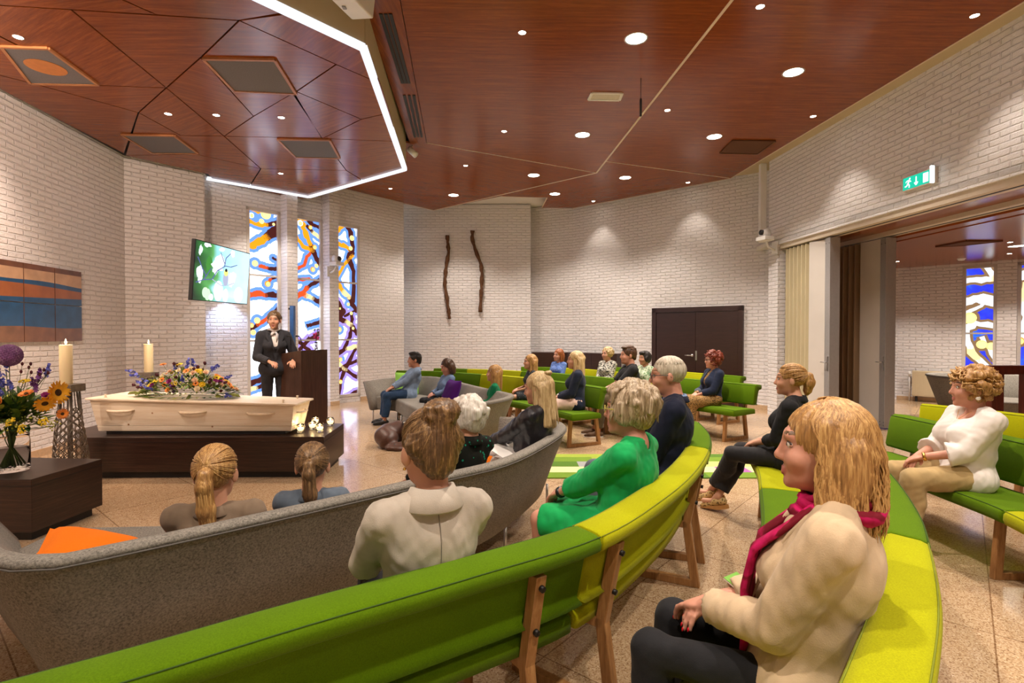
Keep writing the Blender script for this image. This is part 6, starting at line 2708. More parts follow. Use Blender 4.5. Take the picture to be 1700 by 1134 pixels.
# ------------------------------------------------------------------ hair
def hair_wear(c, style, mat, n=0, len_=.2, amp=.004, mats=None, tie=None, seed=1, vol=1.0, strand_r=.0032, curl=0.0, part=0):
    hp, hs, Rh, hd, rt = c['hp'], c['hs'], c['Rh'], c['hd'], c['rt']
    res = max(c['res'] * .8, .0045)
    F = Field(.02)
    r = random.Random(seed + c['sd'])
    E = lambda p, q, k=None, R=None: F.ell(hp(*p), tuple(x * hs for x in q), Rh if R is None else Rh @ R, k=k)
    K = lambda p, q, ra, rb, k=None, flat=False: F.cone(hp(*p), hp(*q), ra * hs, rb * hs, k=k, flat=flat)
    v = vol
    cap = (.0805 + .006 * (v - 1) * 3, .102 + .005 * (v - 1) * 3, .0925 + .008 * (v - 1) * 3)
    E((0, -.016, .034), cap)
    SB = lambda p, q: F.sub('ell', hp(*p), tuple(x * hs for x in q), Rh, k=.014 * hs)
    fz = -.036
    if style in ('bun', 'pony', 'pony_child', 'updo', 'half_up_bun', 'half_up'):
        SB((0, .108, -.030), (.073, .078, .093))
        for k in (-1, 1):
            SB((k * .088, .006, -.034), (.030, .046, .054))
    elif style in ('mens', 'mens_thin'):
        SB((0, .105, -.025), (.078, .072, .088))
        for k in (-1, 1):
            SB((k * .092, .02, -.052), (.028, .052, .056))
    else:
        SB((0, .112, -.042), (.066, .082, .105))
    if style in ('short', 'mens', 'mens_thin', 'curly'):
        F.plane(hp(0, 0, -.085), Rh @ A(0, -.25, 1))
    if style == 'mens':
        E((0, .045, .105), (.058, .048, .022), .02)
        E((0, -.01, .115), (.062, .065, .022), .02)
        E((0, -.075, -.02), (.06, .035, .05), .02)
    if style == 'short':                     # full, layered short cut
        E((0, -.045, .03), (.086 * v, .083 * v, .085 * v), .03)
        E((0, -.065, -.035), (.070, .048, .055), .03)
        for k in (-1, 1):
            E((k * .068, .0, -.012), (.026, .052, .055), .02)
        E((0, .055, .092), (.062, .045, .03), .025)
        for i in range(70 if n >= 300 else 0):
            a, th = r.uniform(-PI, PI), r.uniform(.25, 1.75)
            if abs(a) < .8 and th > .95:
                continue
            q = A(math.sin(a) * math.sin(th) * .090 * v, math.cos(a) * math.sin(th) * .108 * v - .024, math.cos(th) * .098 * v + .026)
            dn = unit(A(math.sin(a) * math.cos(th) * .9 + r.uniform(-.4, .4), math.cos(a) * math.cos(th) * .9, -math.sin(th)))
            K(q - dn * .022, q + dn * .03, .014, .005, .010)
    if style == 'curly':
        for i in range(120):
            a, b = r.uniform(0, 2 * PI), r.uniform(-1, 1)
            q = A(math.cos(a) * math.sqrt(max(0, 1 - b * b)) * .093 * v, math.sin(a) * math.sqrt(max(0, 1 - b * b)) * .108 * v - .022, b * .098 * v + .032)
            if q[1] > .058 and q[2] < .072:
                continue
            E(q, (r.uniform(.016, .026),) * 3, .008)
    if style in ('bob', 'long', 'half_up', 'half_up_bun'):
        L = len_
        for k in (-1, 1):
            K((k * .058, -.006, .06), (k * .074, -.030, -.03), .028, .026, .03)
            K((k * .074, -.030, -.03), (k * .080, -.040 + .02 * (L > .3), -L), .026, .020, .03)
            K((k * .050, -.06, .0), (k * .060, -.065, -L), .045, .026, .03)
        K((0, -.075, .02), (0, -.078, -L - .01), .055, .030, .03)
        if style == 'bob':
            for k in (-1, 1):
                E((k * .066, -.045, -.05), (.032, .05, .075), .03)
            E((0, -.07, -.06), (.075, .05, .08), .03)
    if style in ('bun', 'updo'):
        bz = .118 if style == 'bun' else .075
        if style == 'bun':
            E((.012, -.066, bz + .004), (.056, .050, .040), .012)
        E((0, -.070, bz), (.046, .042, .036), .012)
        for i in range(16):
            a = i * 2.4
            q = A(math.cos(a) * .036, -.074 + math.sin(a) * .030, bz + .004 + r.uniform(-.018, .024))
            E(q, (.018, .016, .013), .006)
        K((-.06, -.05, .03), (0, -.08, bz - .03), .03, .025, .03)
        K((.06, -.05, .03), (0, -.08, bz - .03), .03, .025, .03)
        E((0, -.072, -.02), (.055, .035, .055), .03)
    if style == 'half_up_bun':
        for i in range(9):
            a = i * 2.4
            E((math.cos(a) * .020, -.088 + math.sin(a) * .020, .095 + r.uniform(-.012, .014)), (.02, .02, .015), .008)
    if style == 'half_up':
        K((-.07, .0, .05), (0, -.11, .03), .016, .018, .02)
        K((.07, .0, .05), (0, -.11, .03), .016, .018, .02)
    tail = None
    if style in ('pony', 'pony_child'):
        L = len_
        z0 = .03 if style == 'pony_child' else .04
        tail = [(0, -.098, z0), (0, -.130, z0 - .005), (0, -.138, z0 - .05), (.004, -.128, z0 - L * .5), (.010, -.118, z0 - L * .8), (.016, -.112, z0 - L)]
        rs = [.016, .022, .029, .032, .026, .008]
        for i in range(len(tail) - 1):
            K(tail[i], tail[i + 1], rs[i], rs[i + 1], .02)
    V, Q = F.mesh(res)
    N = vnormals(V, Q)
    lv = (V - hd) @ Rh / hs
    ang_ = np.arctan2(lv[:, 0], -(lv[:, 1] + .02))
    rad = np.hypot(lv[:, 0], lv[:, 1] + .02)
    if style in ('curly',):
        w = vnoise(lv, (40, 40, 40), 3) * .6
    elif style in ('bun', 'pony', 'pony_child', 'updo'):
        tie_ = A(0, -.08, .10) if style == 'bun' else A(0, -.1, .045)
        rel = lv - tie_
        az = np.arctan2(rel[:, 0], rel[:, 2])
        w = np.sin(az * 37 + 2 * np.sin(az * 5)) * .4 + np.sin(az * 71 + 1.3) * .3
        if tail:
            m = lv[:, 1] < -.112
            w = np.where(m, np.sin(lv[:, 0] * 900 + 14 * lv[:, 2]) * .4, w)
    else:
        w = np.sin(ang_ * 34 + 3 * np.sin(ang_ * 4 + lv[:, 2] * 9)) * .45 + np.sin(ang_ * 67 + lv[:, 2] * 22) * .35
    V = V + N * (w * amp * hs * .8)[:, None]
    o = mk('hair', V, Q, mat, rt)
    # loose locks over the cap, as tapered strands
    if n:
        m = MB()
        for i in range(n):
            pts, rr = lock(style, r, len_, tail, curl, v)
            if pts is None:
                continue
            m.cur = 1 if r.random() < .42 else 0
            m.tube([Vector(hp(*p)) for p in pts], [strand_r * hs * q for q in rr], 5, .7)
        m.build('hair_strands', [mat, HAIRS[mat.name]], o)
    if tie is not None and tail:
        m = MB()
        ring = [Vector(hp(.021 * math.cos(a), -.108, tail[0][2] + .021 * math.sin(a))) for a in np.linspace(0, 2 * PI, 15)]
        m.tube(ring, .006 * hs, 6)
        m.build('hair_tie', tie, o)
    return o


def lock(style, r, L, tail, curl, v):
    """one strand as points in head space"""
    if style in ('pony', 'pony_child') and r.random() < .5:
        a = r.uniform(0, 2 * PI)
        q = r.uniform(.5, 1.0)
        rs = [.016, .023, .030, .033, .027, .014]
        pts = [(x + rs[i] * q * math.cos(a + i * .1), y + rs[i] * q * math.sin(a + i * .1), z + r.uniform(-.006, .006)) for i, (x, y, z) in enumerate(tail)]
        return pts, [.6, 1, 1.1, 1.1, .9, .3]
    cx, cy, cz = 0, -.016, .034
    rx, ry, rz = .083 * (1 + (v - 1) * .5), .105 * (1 + (v - 1) * .5), .0955 * (1 + (v - 1) * .5)
    if style in ('bun', 'pony', 'pony_child', 'updo'):
        # hairline to the tie, over the skull
        a = r.uniform(-2.2, 2.2)
        th = r.uniform(.9, 1.5) if abs(a) > .9 else r.uniform(.75, 1.0)
        st_ = A(math.sin(a) * math.sin(th), math.cos(a) * math.sin(th), math.cos(th))
        if abs(a) > 1.25:
            st_ = A(math.sin(a) * .95, math.cos(a) * .95, r.uniform(-.6, .2))
        en_ = unit(A(0, -.07, .085 if style == 'bun' else (.02 if style[:4] == 'pony' else .05)) / A(rx, ry, rz))
        pts = []
        st_ = unit(st_)
        for i in range(8):
            f = i / 7
            d = unit(st_ * (1 - f) + en_ * f)
            k = 1.0 + .012 * math.sin(f * 3.1)
            pts.append((cx + d[0] * rx * k, cy + d[1] * ry * k, cz + d[2] * rz * k))
        return pts, [.5, .9, 1, 1, 1, 1, .9, .6]
    # crown, down the skull, then hanging
    a = r.uniform(-PI, PI)
    if style in ('bob', 'long', 'half_up', 'half_up_bun'):
        if abs(a) < 1.2:
            a = math.copysign(r.uniform(1.2, 2.0), a)
    th_end = PI / 2 + .05
    if style == 'short' and abs(a) < .75:
        th_end = .95
    pts = []
    a0 = a + r.uniform(-.25, .25)
    nseg = 7
    for i in range(nseg):
        th = .12 + (th_end - .12) * i / (nseg - 1)
        aa = a0 + (a - a0) * i / (nseg - 1) + curl * .12 * math.sin(i * 1.3 + a * 3)
        k = 1.0 + r.uniform(0, .02)
        pts.append((cx + math.sin(aa) * math.sin(th) * rx * k, cy + math.cos(aa) * math.sin(th) * ry * k, cz + math.cos(th) * rz * k))
    if style == 'short':
        if abs(a) > .75:
            x, y, z = pts[-1]
            e = r.uniform(.02, .08)
            for i in range(1, 4):
                pts.append((x * (1 + .03 * i * math.sin(a * 5)), y * (1 - .02 * i) + .006 * i * math.cos(a * 7), z - e * i / 3))
        return pts, [.5] + [1] * (len(pts) - 2) + [.15]
    if style in ('bob', 'long', 'half_up', 'half_up_bun'):
        x, y, z = pts[-1]
        e = (L + z) * r.uniform(.75, 1.06)
        ph = r.uniform(0, 6)
        for i in range(1, 7):
            f = i / 6
            out = 1 + (.10 if style == 'bob' else .05) * math.sin(f * 2.6)
            wv = curl * .010 * math.sin(f * 9 + ph)
            pts.append((x * out + wv, (y + .02) * out - .02 + wv, z - e * f))
        return pts, [.5] + [1] * (len(pts) - 2) + [.15]
    if style in ('mens', 'mens_thin'):
        return pts[:5], [.5, .9, 1, .8, .2]
    if style == 'curly':
        x, y, z = pts[r.randint(2, 6)]
        if y > .062 and z < .075:
            return None, None
        R_ = r.uniform(.010, .018)
        k = r.uniform(1.0, 1.22)
        pts = [(x * k + R_ * math.cos(t_ + a), (y + .016) * k - .016 + R_ * math.sin(t_ + a), (z - .03) * k + .03 - .005 * t_ + R_ * .5 * math.sin(t_ * 1.7)) for t_ in np.linspace(0, 6.5, 12)]
        return pts, [.5] + [1] * 10 + [.4]
    return pts, [.5] + [1] * (len(pts) - 2) + [.3]
# ================================================================== THE PEOPLE
C_BEIGE = cloth('beige_wool', srgb(196, 172, 140), weave=300)
C_LINEN = cloth('pale_blazer', srgb(190, 180, 166), weave=300)
C_TAUPE = cloth('taupe_cotton', srgb(122, 104, 86))
C_DENIM = cloth('light_denim', srgb(92, 103, 116), var=.2, weave=500)
C_DENIMD = cloth('dark_denim', srgb(24, 34, 58), var=.15)
C_JEANS = cloth('blue_jeans', srgb(34, 56, 84), var=.25)
C_JEANSG = cloth('grey_jeans', srgb(98, 106, 116), var=.25)
C_SHIRTB = cloth('blue_chambray', srgb(112, 136, 172), var=.14)
C_SHIRTG = cloth('grey_blue_shirt', srgb(120, 140, 166), var=.16)
C_BLACK = cloth('black_cloth', (.012, .012, .014), sheen=.05)
C_NAVYV = cloth('navy_velvet', (.006, .009, .026), sheen=.05, rough=.75)
C_NAVY = cloth('navy_knit', (.012, .018, .042))
C_CHAR = cloth('charcoal_suit', (.030, .030, .036))
C_GREEN = cloth('emerald_linen', srgb(14, 156, 82), var=.12)
C_GREEN2 = cloth('deep_emerald', srgb(8, 120, 78), var=.12)
C_WHITE = cloth('white_blouse', srgb(232, 224, 218), var=.03)
C_KHAKI = cloth('khaki_chino', srgb(178, 152, 106))
C_PINKW = cloth('pale_pink_blouse', srgb(218, 190, 176))
C_LEATH = None
t = NT('black_leather')
t.base((.010, .010, .016))
t.set(rough=.28, spec=.6)
t.bump(t.math('ADD', t.noise(t.coords('Object'), 22, 5, .6), t.math('MULTIPLY', t.noise(t.coords('Object'), 300, 2), .2)), .45, .012)
C_LEATH = t.m
P_LEOP = pattern('leopard_print', srgb(150, 116, 70), srgb(46, 34, 22), 62, .30, .46)
P_SPOT = pattern('dark_green_spots', srgb(14, 17, 11), srgb(16, 130, 100), 34, .20, .24)
P_ZEBRA = pattern('black_white_print', srgb(200, 198, 186), srgb(38, 40, 38), 26, .44, .52, 'noise', stretch=(1, 1, 2.2))
P_MINT = pattern('mint_print', srgb(196, 206, 180), srgb(104, 136, 98), 28, .42, .55, 'noise')
P_FLOR = pattern('blue_floral', srgb(92, 122, 190), srgb(176, 192, 226), 40, .18, .30)
P_DRESS = pattern('dark_print_dress', srgb(44, 48, 54), srgb(150, 156, 150), 48, .16, .26)
P_SCARF = pattern('magenta_scarf_print', srgb(150, 12, 60), srgb(196, 24, 96), 16, .38, .6, 'noise', c3=srgb(112, 16, 34))
P_SCARFW = pattern('white_scarf_print', srgb(226, 222, 222), srgb(110, 126, 150), 22, .30, .42, 'noise')
SH_BLACK = plain('black_shoe', (.012, .012, .012), .3)
SH_BROWN = plain('brown_suede', srgb(92, 66, 44), .8)
SH_SNAKE = pattern('snake_print', srgb(206, 178, 122), srgb(96, 72, 44), 60, .2, .45)
SOLE_W = plain('white_sole', (.75, .72, .68), .6)
SOLE_T = plain('tan_sole', srgb(190, 140, 80), .6)
GOLD = plain('gold', (.75, .45, .12), .25, metal=1)
PEARL = plain('pearl', (.8, .77, .72), .2)
M_SPECT = plain('spectacle_frame', (.03, .03, .035), .3)
M_LENS = glass('spectacle_lens')


def earring(c, k, mat=None, r=.006, z=-.048):
    m = MB()
    m.ball(c['hp'](k * (.0795 if r < .01 else .085), -.006, z), r * c['hs'], 8, 6)
    m.build('earring', mat or PEARL, c['rt'])


def glasses(c, frame=None):
    hp, hs = c['hp'], c['hs']
    rt = c['rt']
    m = MB()
    for k in (-1, 1):
        ring = [hp(k * .032 + .0215 * math.cos(a), .1035 - .006 * abs(math.cos(a)) * (1 if math.cos(a) * k > 0 else .2), .004 + .0165 * math.sin(a)) for a in np.linspace(0, 2 * PI, 19)]
        m.tube([Vector(p) for p in ring], .0018 * hs, 6)
        m.tube([Vector(hp(k * .053, .099, .009)), Vector(hp(k * .078, .06, .010)), Vector(hp(k * .084, -.005, .008)), Vector(hp(k * .084, -.022, -.006))], .0022 * hs, 6)
    m.tube([Vector(hp(-.011, .108, .007)), Vector(hp(.011, .108, .007))], .0018 * hs, 6)
    o = m.build('spectacles', frame or M_SPECT, rt)
    m = MB()
    for k in (-1, 1):
        m.poly([hp(k * .032 + .020 * math.cos(a), .1025, .004 + .015 * math.sin(a)) for a in np.linspace(0, 2 * PI, 17)[:-1]])
    m.build('lens', M_LENS, o)


def watch(c, k, mat=None):
    w, e = c['WR'][k], c['EL'][k]
    d = unit(w - e)
    m = MB()
    m.tube([Vector(w - d * .012), Vector(w + d * .006)], .033 * c['s'], 14)
    m.build('bracelet', mat or GOLD, c['rt'])


def cuff(c, k, mat, at=.97, r=.04, w=.03):
    a, b = c['EL'][k], c['WR'][k]
    p = a + (b - a) * at
    d = unit(b - a)
    m = MB()
    m.tube([Vector(p - d * w), Vector(p)], [r * c['wd'], r * c['wd'] * 1.02], 16)
    m.build('cuff', mat, c['rt'])


# 1 speaker -----------------------------------------------------------------
def ex_speaker(c):
    s, nb = c['s'], c['nb']
    m = MB()
    m.smooth = True
    # scarf knotted at the throat with one hanging fold
    ring = [Vector(nb + A(.068 * s * math.cos(a), .068 * s * math.sin(a) + .004, .012 + .012 * math.sin(a * 3))) for a in np.linspace(0, 2 * PI, 17)]
    m.tube(ring, .020 * s, 8, .8)
    m.tube([Vector(nb + A(.0, .075, .0)), Vector(nb + A(.03, .10, -.03)), Vector(nb + A(.055, .10, -.07))], [.018, .03, .010], 8, .5)
    m.tube([Vector(nb + A(-.0, .075, .0)), Vector(nb + A(-.03, .105, -.05)), Vector(nb + A(-.02, .125, -.17))], [.018, .030, .016], 8, .4)
    m.build('scarf', P_SCARFW, c['rt'])


person('standing woman in a dark suit and pale neck scarf speaking beside the lectern', 455, 529, 7.75, (.55, -.83), stand=True, yaw=-18, male=False, lean=0, hs=1.12, wide=.96, bust=.8,
       hands={-1: A(-.20, .30, 1.10), 1: A(.10, .27, 1.10)},
       top=[dict(mat=C_WHITE, name='blouse', g=.010, sleeve=0, hem=-.1, neck='v', vdepth=.10), dict(mat=C_CHAR, name='suit_jacket', g=.022, hem=.12, neck='v', vdepth=.26, collar=(.04, .03, .75), lapel=True, sleeve=1.92)],
       bottom=dict(mat=C_CHAR, flare=.02), hair=dict(style='updo', mat=H_DBLOND, n=60), shoes=(SH_BLACK, 'heel'), extras=ex_speaker, res=.0085)

# 2, 3 girls on the near sofa -------------------------------------------------
def child(**k):
    return person(**k)


person('girl with a blonde ponytail and taupe jacket, left of the two on the near sofa', 359, 783, 2.30, (-.18, .98), seat=.38, lean=8, hs=1.02, wide=1.42, bust=0, yaw=0, res=.0075,
       top=dict(mat=C_TAUPE, name='jacket', g=.018, hem=.1, collar=(.045, .02, .3), wr=.004), bottom=dict(mat=C_JEANS), hair=dict(style='pony_child', mat=H_BLOND, n=420, len_=.29, tie=M_BLACK, strand_r=.0026))
person('girl with a brown ponytail and denim jacket, right of the two on the near sofa', 519, 771, 2.66, (-.22, .97), seat=.36, lean=8, hs=.96, wide=1.38, bust=0, res=.0075,
       top=dict(mat=C_DENIM, name='denim_jacket', g=.016, hem=.08, collar=(.04, .02, .3), wr=.005), bottom=dict(mat=C_JEANS), hair=dict(style='pony', mat=H_DBLOND, n=420, len_=.30, tie=M_BLACK, strand_r=.0026))

# 4 woman with the bun, foreground back ----------------------------------------
def ex_bun(c):
    for k in (-1, 1):
        earring(c, k, GOLD, .005, -.046)
    # back seams of the blazer
person('woman with a messy hair bun and pale blazer sitting with her back to the camera', 712, 742, 1.76, (-.42, .9), seat=.455, lean=9, hs=1.10, wide=1.06, yaw=8, pitch=0, res=.007,
       top=dict(mat=C_LINEN, name='blazer', g=.022, hem=.16, sleeve=1.95, neck='v', vdepth=.25, collar=(.05, .05, .7), lapel=True, wr=.0055, seam=True), bottom=dict(mat=C_BLACK),
       hair=dict(style='bun', mat=H_DBLOND, n=420, strand_r=.0028), extras=ex_bun, hands={-1: A(-.16, .30, .62), 1: A(.10, .30, .62)})

# 5 white haired woman ----------------------------------------------------------
person('white haired woman in a dark green spotted blouse on the near sofa', 776, 690, 3.28, (-.72, .69), seat=.38, lean=14, hs=1.0, wide=1.02, yaw=6, res=.009,
       top=dict(mat=P_SPOT, name='blouse', g=.016, sleeve=1.9, collar=(.02, .035, .2)), bottom=dict(mat=C_BLACK), hair=dict(style='short', mat=H_WHITE, n=420, amp=.004, vol=1.06),
       extras=lambda c: glasses(c), hands={-1: A(-.2, .36, .52), 1: A(.12, .30, .50)})

# 6 blonde woman in leather ------------------------------------------------------
person('blonde woman with a half up knot in a black leather jacket on the near sofa', 893, 643, 4.02, (-.86, .5), seat=.40, lean=18, hs=1.0, yaw=10, pitch=-8, res=.009,
       top=dict(mat=C_LEATH, name='leather_jacket', g=.020, sleeve=1.95, hem=.04, wr=.006), bottom=dict(mat=C_WHITE), hair=dict(style='half_up_bun', mat=H_LBLOND, n=420, len_=.27),
       hands={-1: A(-.05, .36, .60), 1: A(.03, .36, .58)})

# 7 man on the far sofa -----------------------------------------------------------
person('man with dark hair in a blue shirt and jeans on the far sofa', 688, 597, 9.0, (-.93, -.36), seat=.41, lean=17, hs=1.05, wide=1.1, male=True, yaw=-6, skin=SKIN2, res=.011, brow=H_BLACK,
       top=dict(mat=C_SHIRTG, name='shirt', g=.018, sleeve=1.9, hem=.1, neck='v', vdepth=.06, collar=(.04, .03, .35), buttons=(M_WHITE, (.1, .2, .3)), wr=.005), bottom=dict(mat=C_JEANS, g=.014), hair=dict(style='mens', mat=H_BLACK, n=120), shoes=(SH_BLACK, 'shoe'),
       hands={-1: A(-.02, .32, .56), 1: A(.08, .30, .58)})
# 8 woman in blue
person('brown haired woman in a blue shirt looking down on the far sofa', 742, 608, 8.45, (-.80, -.60), seat=.40, lean=12, hs=1.0, yaw=0, pitch=-16, skin=SKIN3, res=.011, blink=True,
       top=dict(mat=C_SHIRTB, name='shirt', g=.016, sleeve=1.9, hem=.1, neck='v', vdepth=.08, collar=(.04, .03, .4)), bottom=dict(mat=C_BLACK), hair=dict(style='bob', mat=H_BROWN, n=160, len_=.11, vol=1.05, curl=.6))
# 9 girl in green
person('girl with long light brown hair and a green top on the far sofa', 820, 619, 7.25, (-.93, .1), seat=.40, lean=6, elbow=.25, hs=.94, bust=.5, yaw=-6, pitch=2, res=.010,
       top=dict(mat=C_GREEN2, name='top', g=.012, sleeve=1.5, neck='v', vdepth=.16), bottom=dict(mat=C_JEANS), hair=dict(style='long', mat=H_BLOND, n=200, len_=.27))
# 10 girl in patterned dress
person('girl with shoulder length brown hair in a dark patterned dress', 880, 600, 8.4, (-.92, -.22), seat=.46, lean=4, hs=.97, bust=.7, yaw=0, res=.011,
       top=dict(mat=P_DRESS, name='dress_bodice', g=.012, sleeve=.7, neck='v', vdepth=.1, flare=.01, hem=.04), bottom=dict(mat=P_DRESS, name='dress_skirt', kind='skirt', len_=.7), hair=dict(style='long', mat=H_BLOND, n=160, len_=.24),
       shoes=(SH_BLACK, 'shoe'))
# 11 woman in blue floral blouse
person('red haired woman in a blue floral blouse in the back row left', 927, 589, 10.75, (-.62, -.78), seat=.46, lean=6, hs=1.03, yaw=-10, skin=SKIN3, res=.012, roll=-6,
       top=dict(mat=P_FLOR, name='blouse', g=.016, sleeve=1.9, neck='v', vdepth=.14), bottom=dict(mat=C_JEANS), hair=dict(style='bob', mat=H_COPPER, n=140, len_=.14, vol=1.04))
# 12 woman in navy cardigan
person('long haired blonde woman in a navy cardigan and pale pink skirt', 955, 597, 7.3, (-.97, .08), seat=.46, lean=3, hs=1.02, yaw=0, res=.010,
       top=[dict(mat=C_PINKW, name='blouse', g=.010, sleeve=0, neck='scoop'), dict(mat=C_NAVY, name='cardigan', g=.020, sleeve=1.9, hem=.1, neck='v', vdepth=.34)],
       bottom=dict(mat=C_PINKW, name='skirt', kind='skirt', len_=1.1), hair=dict(style='half_up', mat=H_LBLOND, n=240, len_=.32), extras=lambda c: watch(c, 1, PEARL), shoes=(SH_BLACK, 'shoe'))
# 13 woman with blonde curls
person('woman with short blonde curls in a black and white blouse in the back row', 1008, 587, 10.05, (-.72, -.68), seat=.46, lean=5, hs=1.0, yaw=-12, res=.012,
       top=dict(mat=P_ZEBRA, name='blouse', g=.016, sleeve=1.9, neck='v', vdepth=.1, collar=(.035, .02, .4)), bottom=dict(mat=C_BLACK), hair=dict(style='curly', mat=H_LBLOND, n=60, vol=.92))
# 14 young man in black
person('young man with a brown quiff in a black short sleeved shirt', 1043, 589, 7.85, (-.92, -.05), seat=.46, lean=6, hs=1.10, wide=1.18, male=True, yaw=0, skin=SKIN3, res=.010,
       top=dict(mat=C_BLACK, name='shirt', g=.020, sleeve=.85, neck='v', vdepth=.10, collar=(.04, .025, .45), flare=.012, hem=.1), bottom=dict(mat=cloth('olive_chino', srgb(84, 72, 48))), hair=dict(style='mens', mat=H_BROWN, n=160),
       shoes=(SH_BROWN, 'shoe', SOLE_W), extras=lambda c: watch(c, 1, SH_BLACK), hands={-1: A(-.06, .34, .66), 1: A(.08, .33, .66)})
# 15 dark haired woman in mint
person('dark short haired woman in a mint print blouse behind the young man in black', 1070, 594, 9.15, (-.80, -.55), seat=.46, lean=4, hs=1.0, yaw=-6, skin=SKIN2, res=.012, brow=H_BLACK,
       top=dict(mat=P_MINT, name='blouse', g=.018, sleeve=1.6, neck='v', vdepth=.1), bottom=dict(mat=C_BLACK), hair=dict(style='short', mat=H_BLACK, n=140, vol=.98))
# 16 old man
def ex_oldman(c):
    glasses(c)
person('grey haired man with glasses in a navy velvet jacket and jeans', 1108, 622, 3.52, (-.95, .22), seat=.46, lean=6, hs=1.06, wide=1.08, male=True, yaw=0, pitch=-3, skin=SKIN3, res=.0085,
       top=[dict(mat=C_SHIRTB, name='shirt', g=.010, sleeve=0, hem=-.05, neck='v', vdepth=.06, collar=(.035, .032, .45)), dict(mat=C_NAVYV, name='jacket', g=.024, sleeve=1.93, hem=.16, neck='v', vdepth=.3, lapel=True, collar=(.03, .022, 1.0), wr=.005)],
       bottom=dict(mat=C_JEANSG, g=.014), hair=dict(style='mens_thin', mat=H_SILVER, n=300, strand_r=.0024, vol=.9), extras=ex_oldman, shoes=(SH_BROWN, 'shoe'))
# 17 red haired woman in denim
person('red haired woman with glasses in a dark denim jacket and leopard dress', 1183, 597, 7.75, (-.92, -.16), seat=.46, lean=5, hs=1.02, wide=1.05, yaw=-4, skin=SKIN3, res=.010,
       top=[dict(mat=P_LEOP, name='dress_bodice', g=.010, sleeve=0, neck='v', vdepth=.12), dict(mat=C_DENIMD, name='denim_jacket', g=.022, sleeve=1.7, hem=.03, neck='v', vdepth=.36, collar=(.035, .02, .7), flare=.008)],
       bottom=dict(mat=P_LEOP, name='dress_skirt', kind='skirt', len_=1.6), hair=dict(style='curly', mat=H_RED, n=140, vol=1.1), extras=lambda c: (glasses(c), watch(c, 1), cuff(c, 1, C_DENIM, .72, .058, .02)), shoes=(SH_BLACK, 'shoe'))
# 18 older woman in green
def ex_green(c):
    glasses(c, plain('yellow_frame', (.55, .5, .05), .4))
    earring(c, -1)
    watch(c, -1, SH_BLACK)
person('older woman with ash blonde hair in a bright green dress, seen from behind', 1043, 678, 2.64, (-.84, .54), seat=.46, lean=12, hs=1.06, wide=1.12, yaw=8, res=.0075, skin=SKIN3, hunch=.01,
       top=dict(mat=C_GREEN, name='dress_bodice', g=.020, sleeve=1.62, neck='scoop', nw=.064, flare=.008, hem=.06, wr=.005), bottom=dict(mat=C_GREEN, name='dress_skirt', kind='skirt', len_=.93, g=.012, wr=.005),
       hair=dict(style='short', mat=H_GREY, n=700, vol=1.14, strand_r=.0035), extras=ex_green, hands={-1: A(-.03, .34, .64), 1: A(.05, .33, .66)})
# 19 woman in black
person('woman in a black blouse and black trousers with ankles crossed', 1312, 629, 4.12, (-.74, .67), seat=.46, lean=3, hs=1.0, yaw=16, res=.008,
       top=dict(mat=C_BLACK, name='blouse', g=.016, sleeve=1.45, hem=.1, neck='v', vdepth=.1, collar=(.03, .025, .5), wr=.005), bottom=dict(mat=cloth('black_trousers', (.02, .019, .021)), part=1.86, flare=.02),
       hair=dict(style='pony', mat=H_BLOND, n=260, len_=.15), shoes=(SH_SNAKE, 'wedge', SOLE_T, {-1: (-.1, .93, -.35), 1: (.1, .95, -.30)}), ankles={-1: A(.05, .62, .17), 1: A(-.03, .55, .13)}, extras=lambda c: earring(c, 1))
# 21 curly woman in white
def ex_curly(c):
    earring(c, -1, PEARL, .015, -.052)
    earring(c, 1, PEARL, .015, -.052)
    watch(c, -1)
    s, nb = c['s'], c['nb']
    m = MB()
    m.tube([Vector(nb + A(x, .10 + .02 - abs(x) * .9, -.07 + abs(x) * 1.1)) for x in np.linspace(-.06, .06, 13)], .0016, 5)
    o = m.build('necklace', GOLD, c['rt'])
    m = MB()
    m.ball(nb + A(0, .124, -.085), (.007, .004, .009), 8, 6)
    m.build('pendant', GOLD, o)
person('curly haired woman in a loose white blouse and khaki trousers on the right', 1612, 643, 3.62, (-.97, .12), seat=.46, lean=8, hs=1.06, wide=1.15, bust=1.1, yaw=-14, skin=SKIN3, res=.0075,
       top=dict(mat=C_WHITE, name='blouse', g=.024, sleeve=1.42, neck='scoop', nw=.068, flare=.026, hem=.10, wr=.0045, loose=.03), bottom=dict(mat=C_KHAKI, g=.016, flare=.004, wr=.004), hair=dict(style='curly', mat=H_BLOND, n=420, vol=1.10, strand_r=.0042),
       extras=ex_curly, hands={-1: A(-.04, .285, .66), 1: A(.04, .28, .645)}, shoes=(SH_BLACK, 'shoe'))
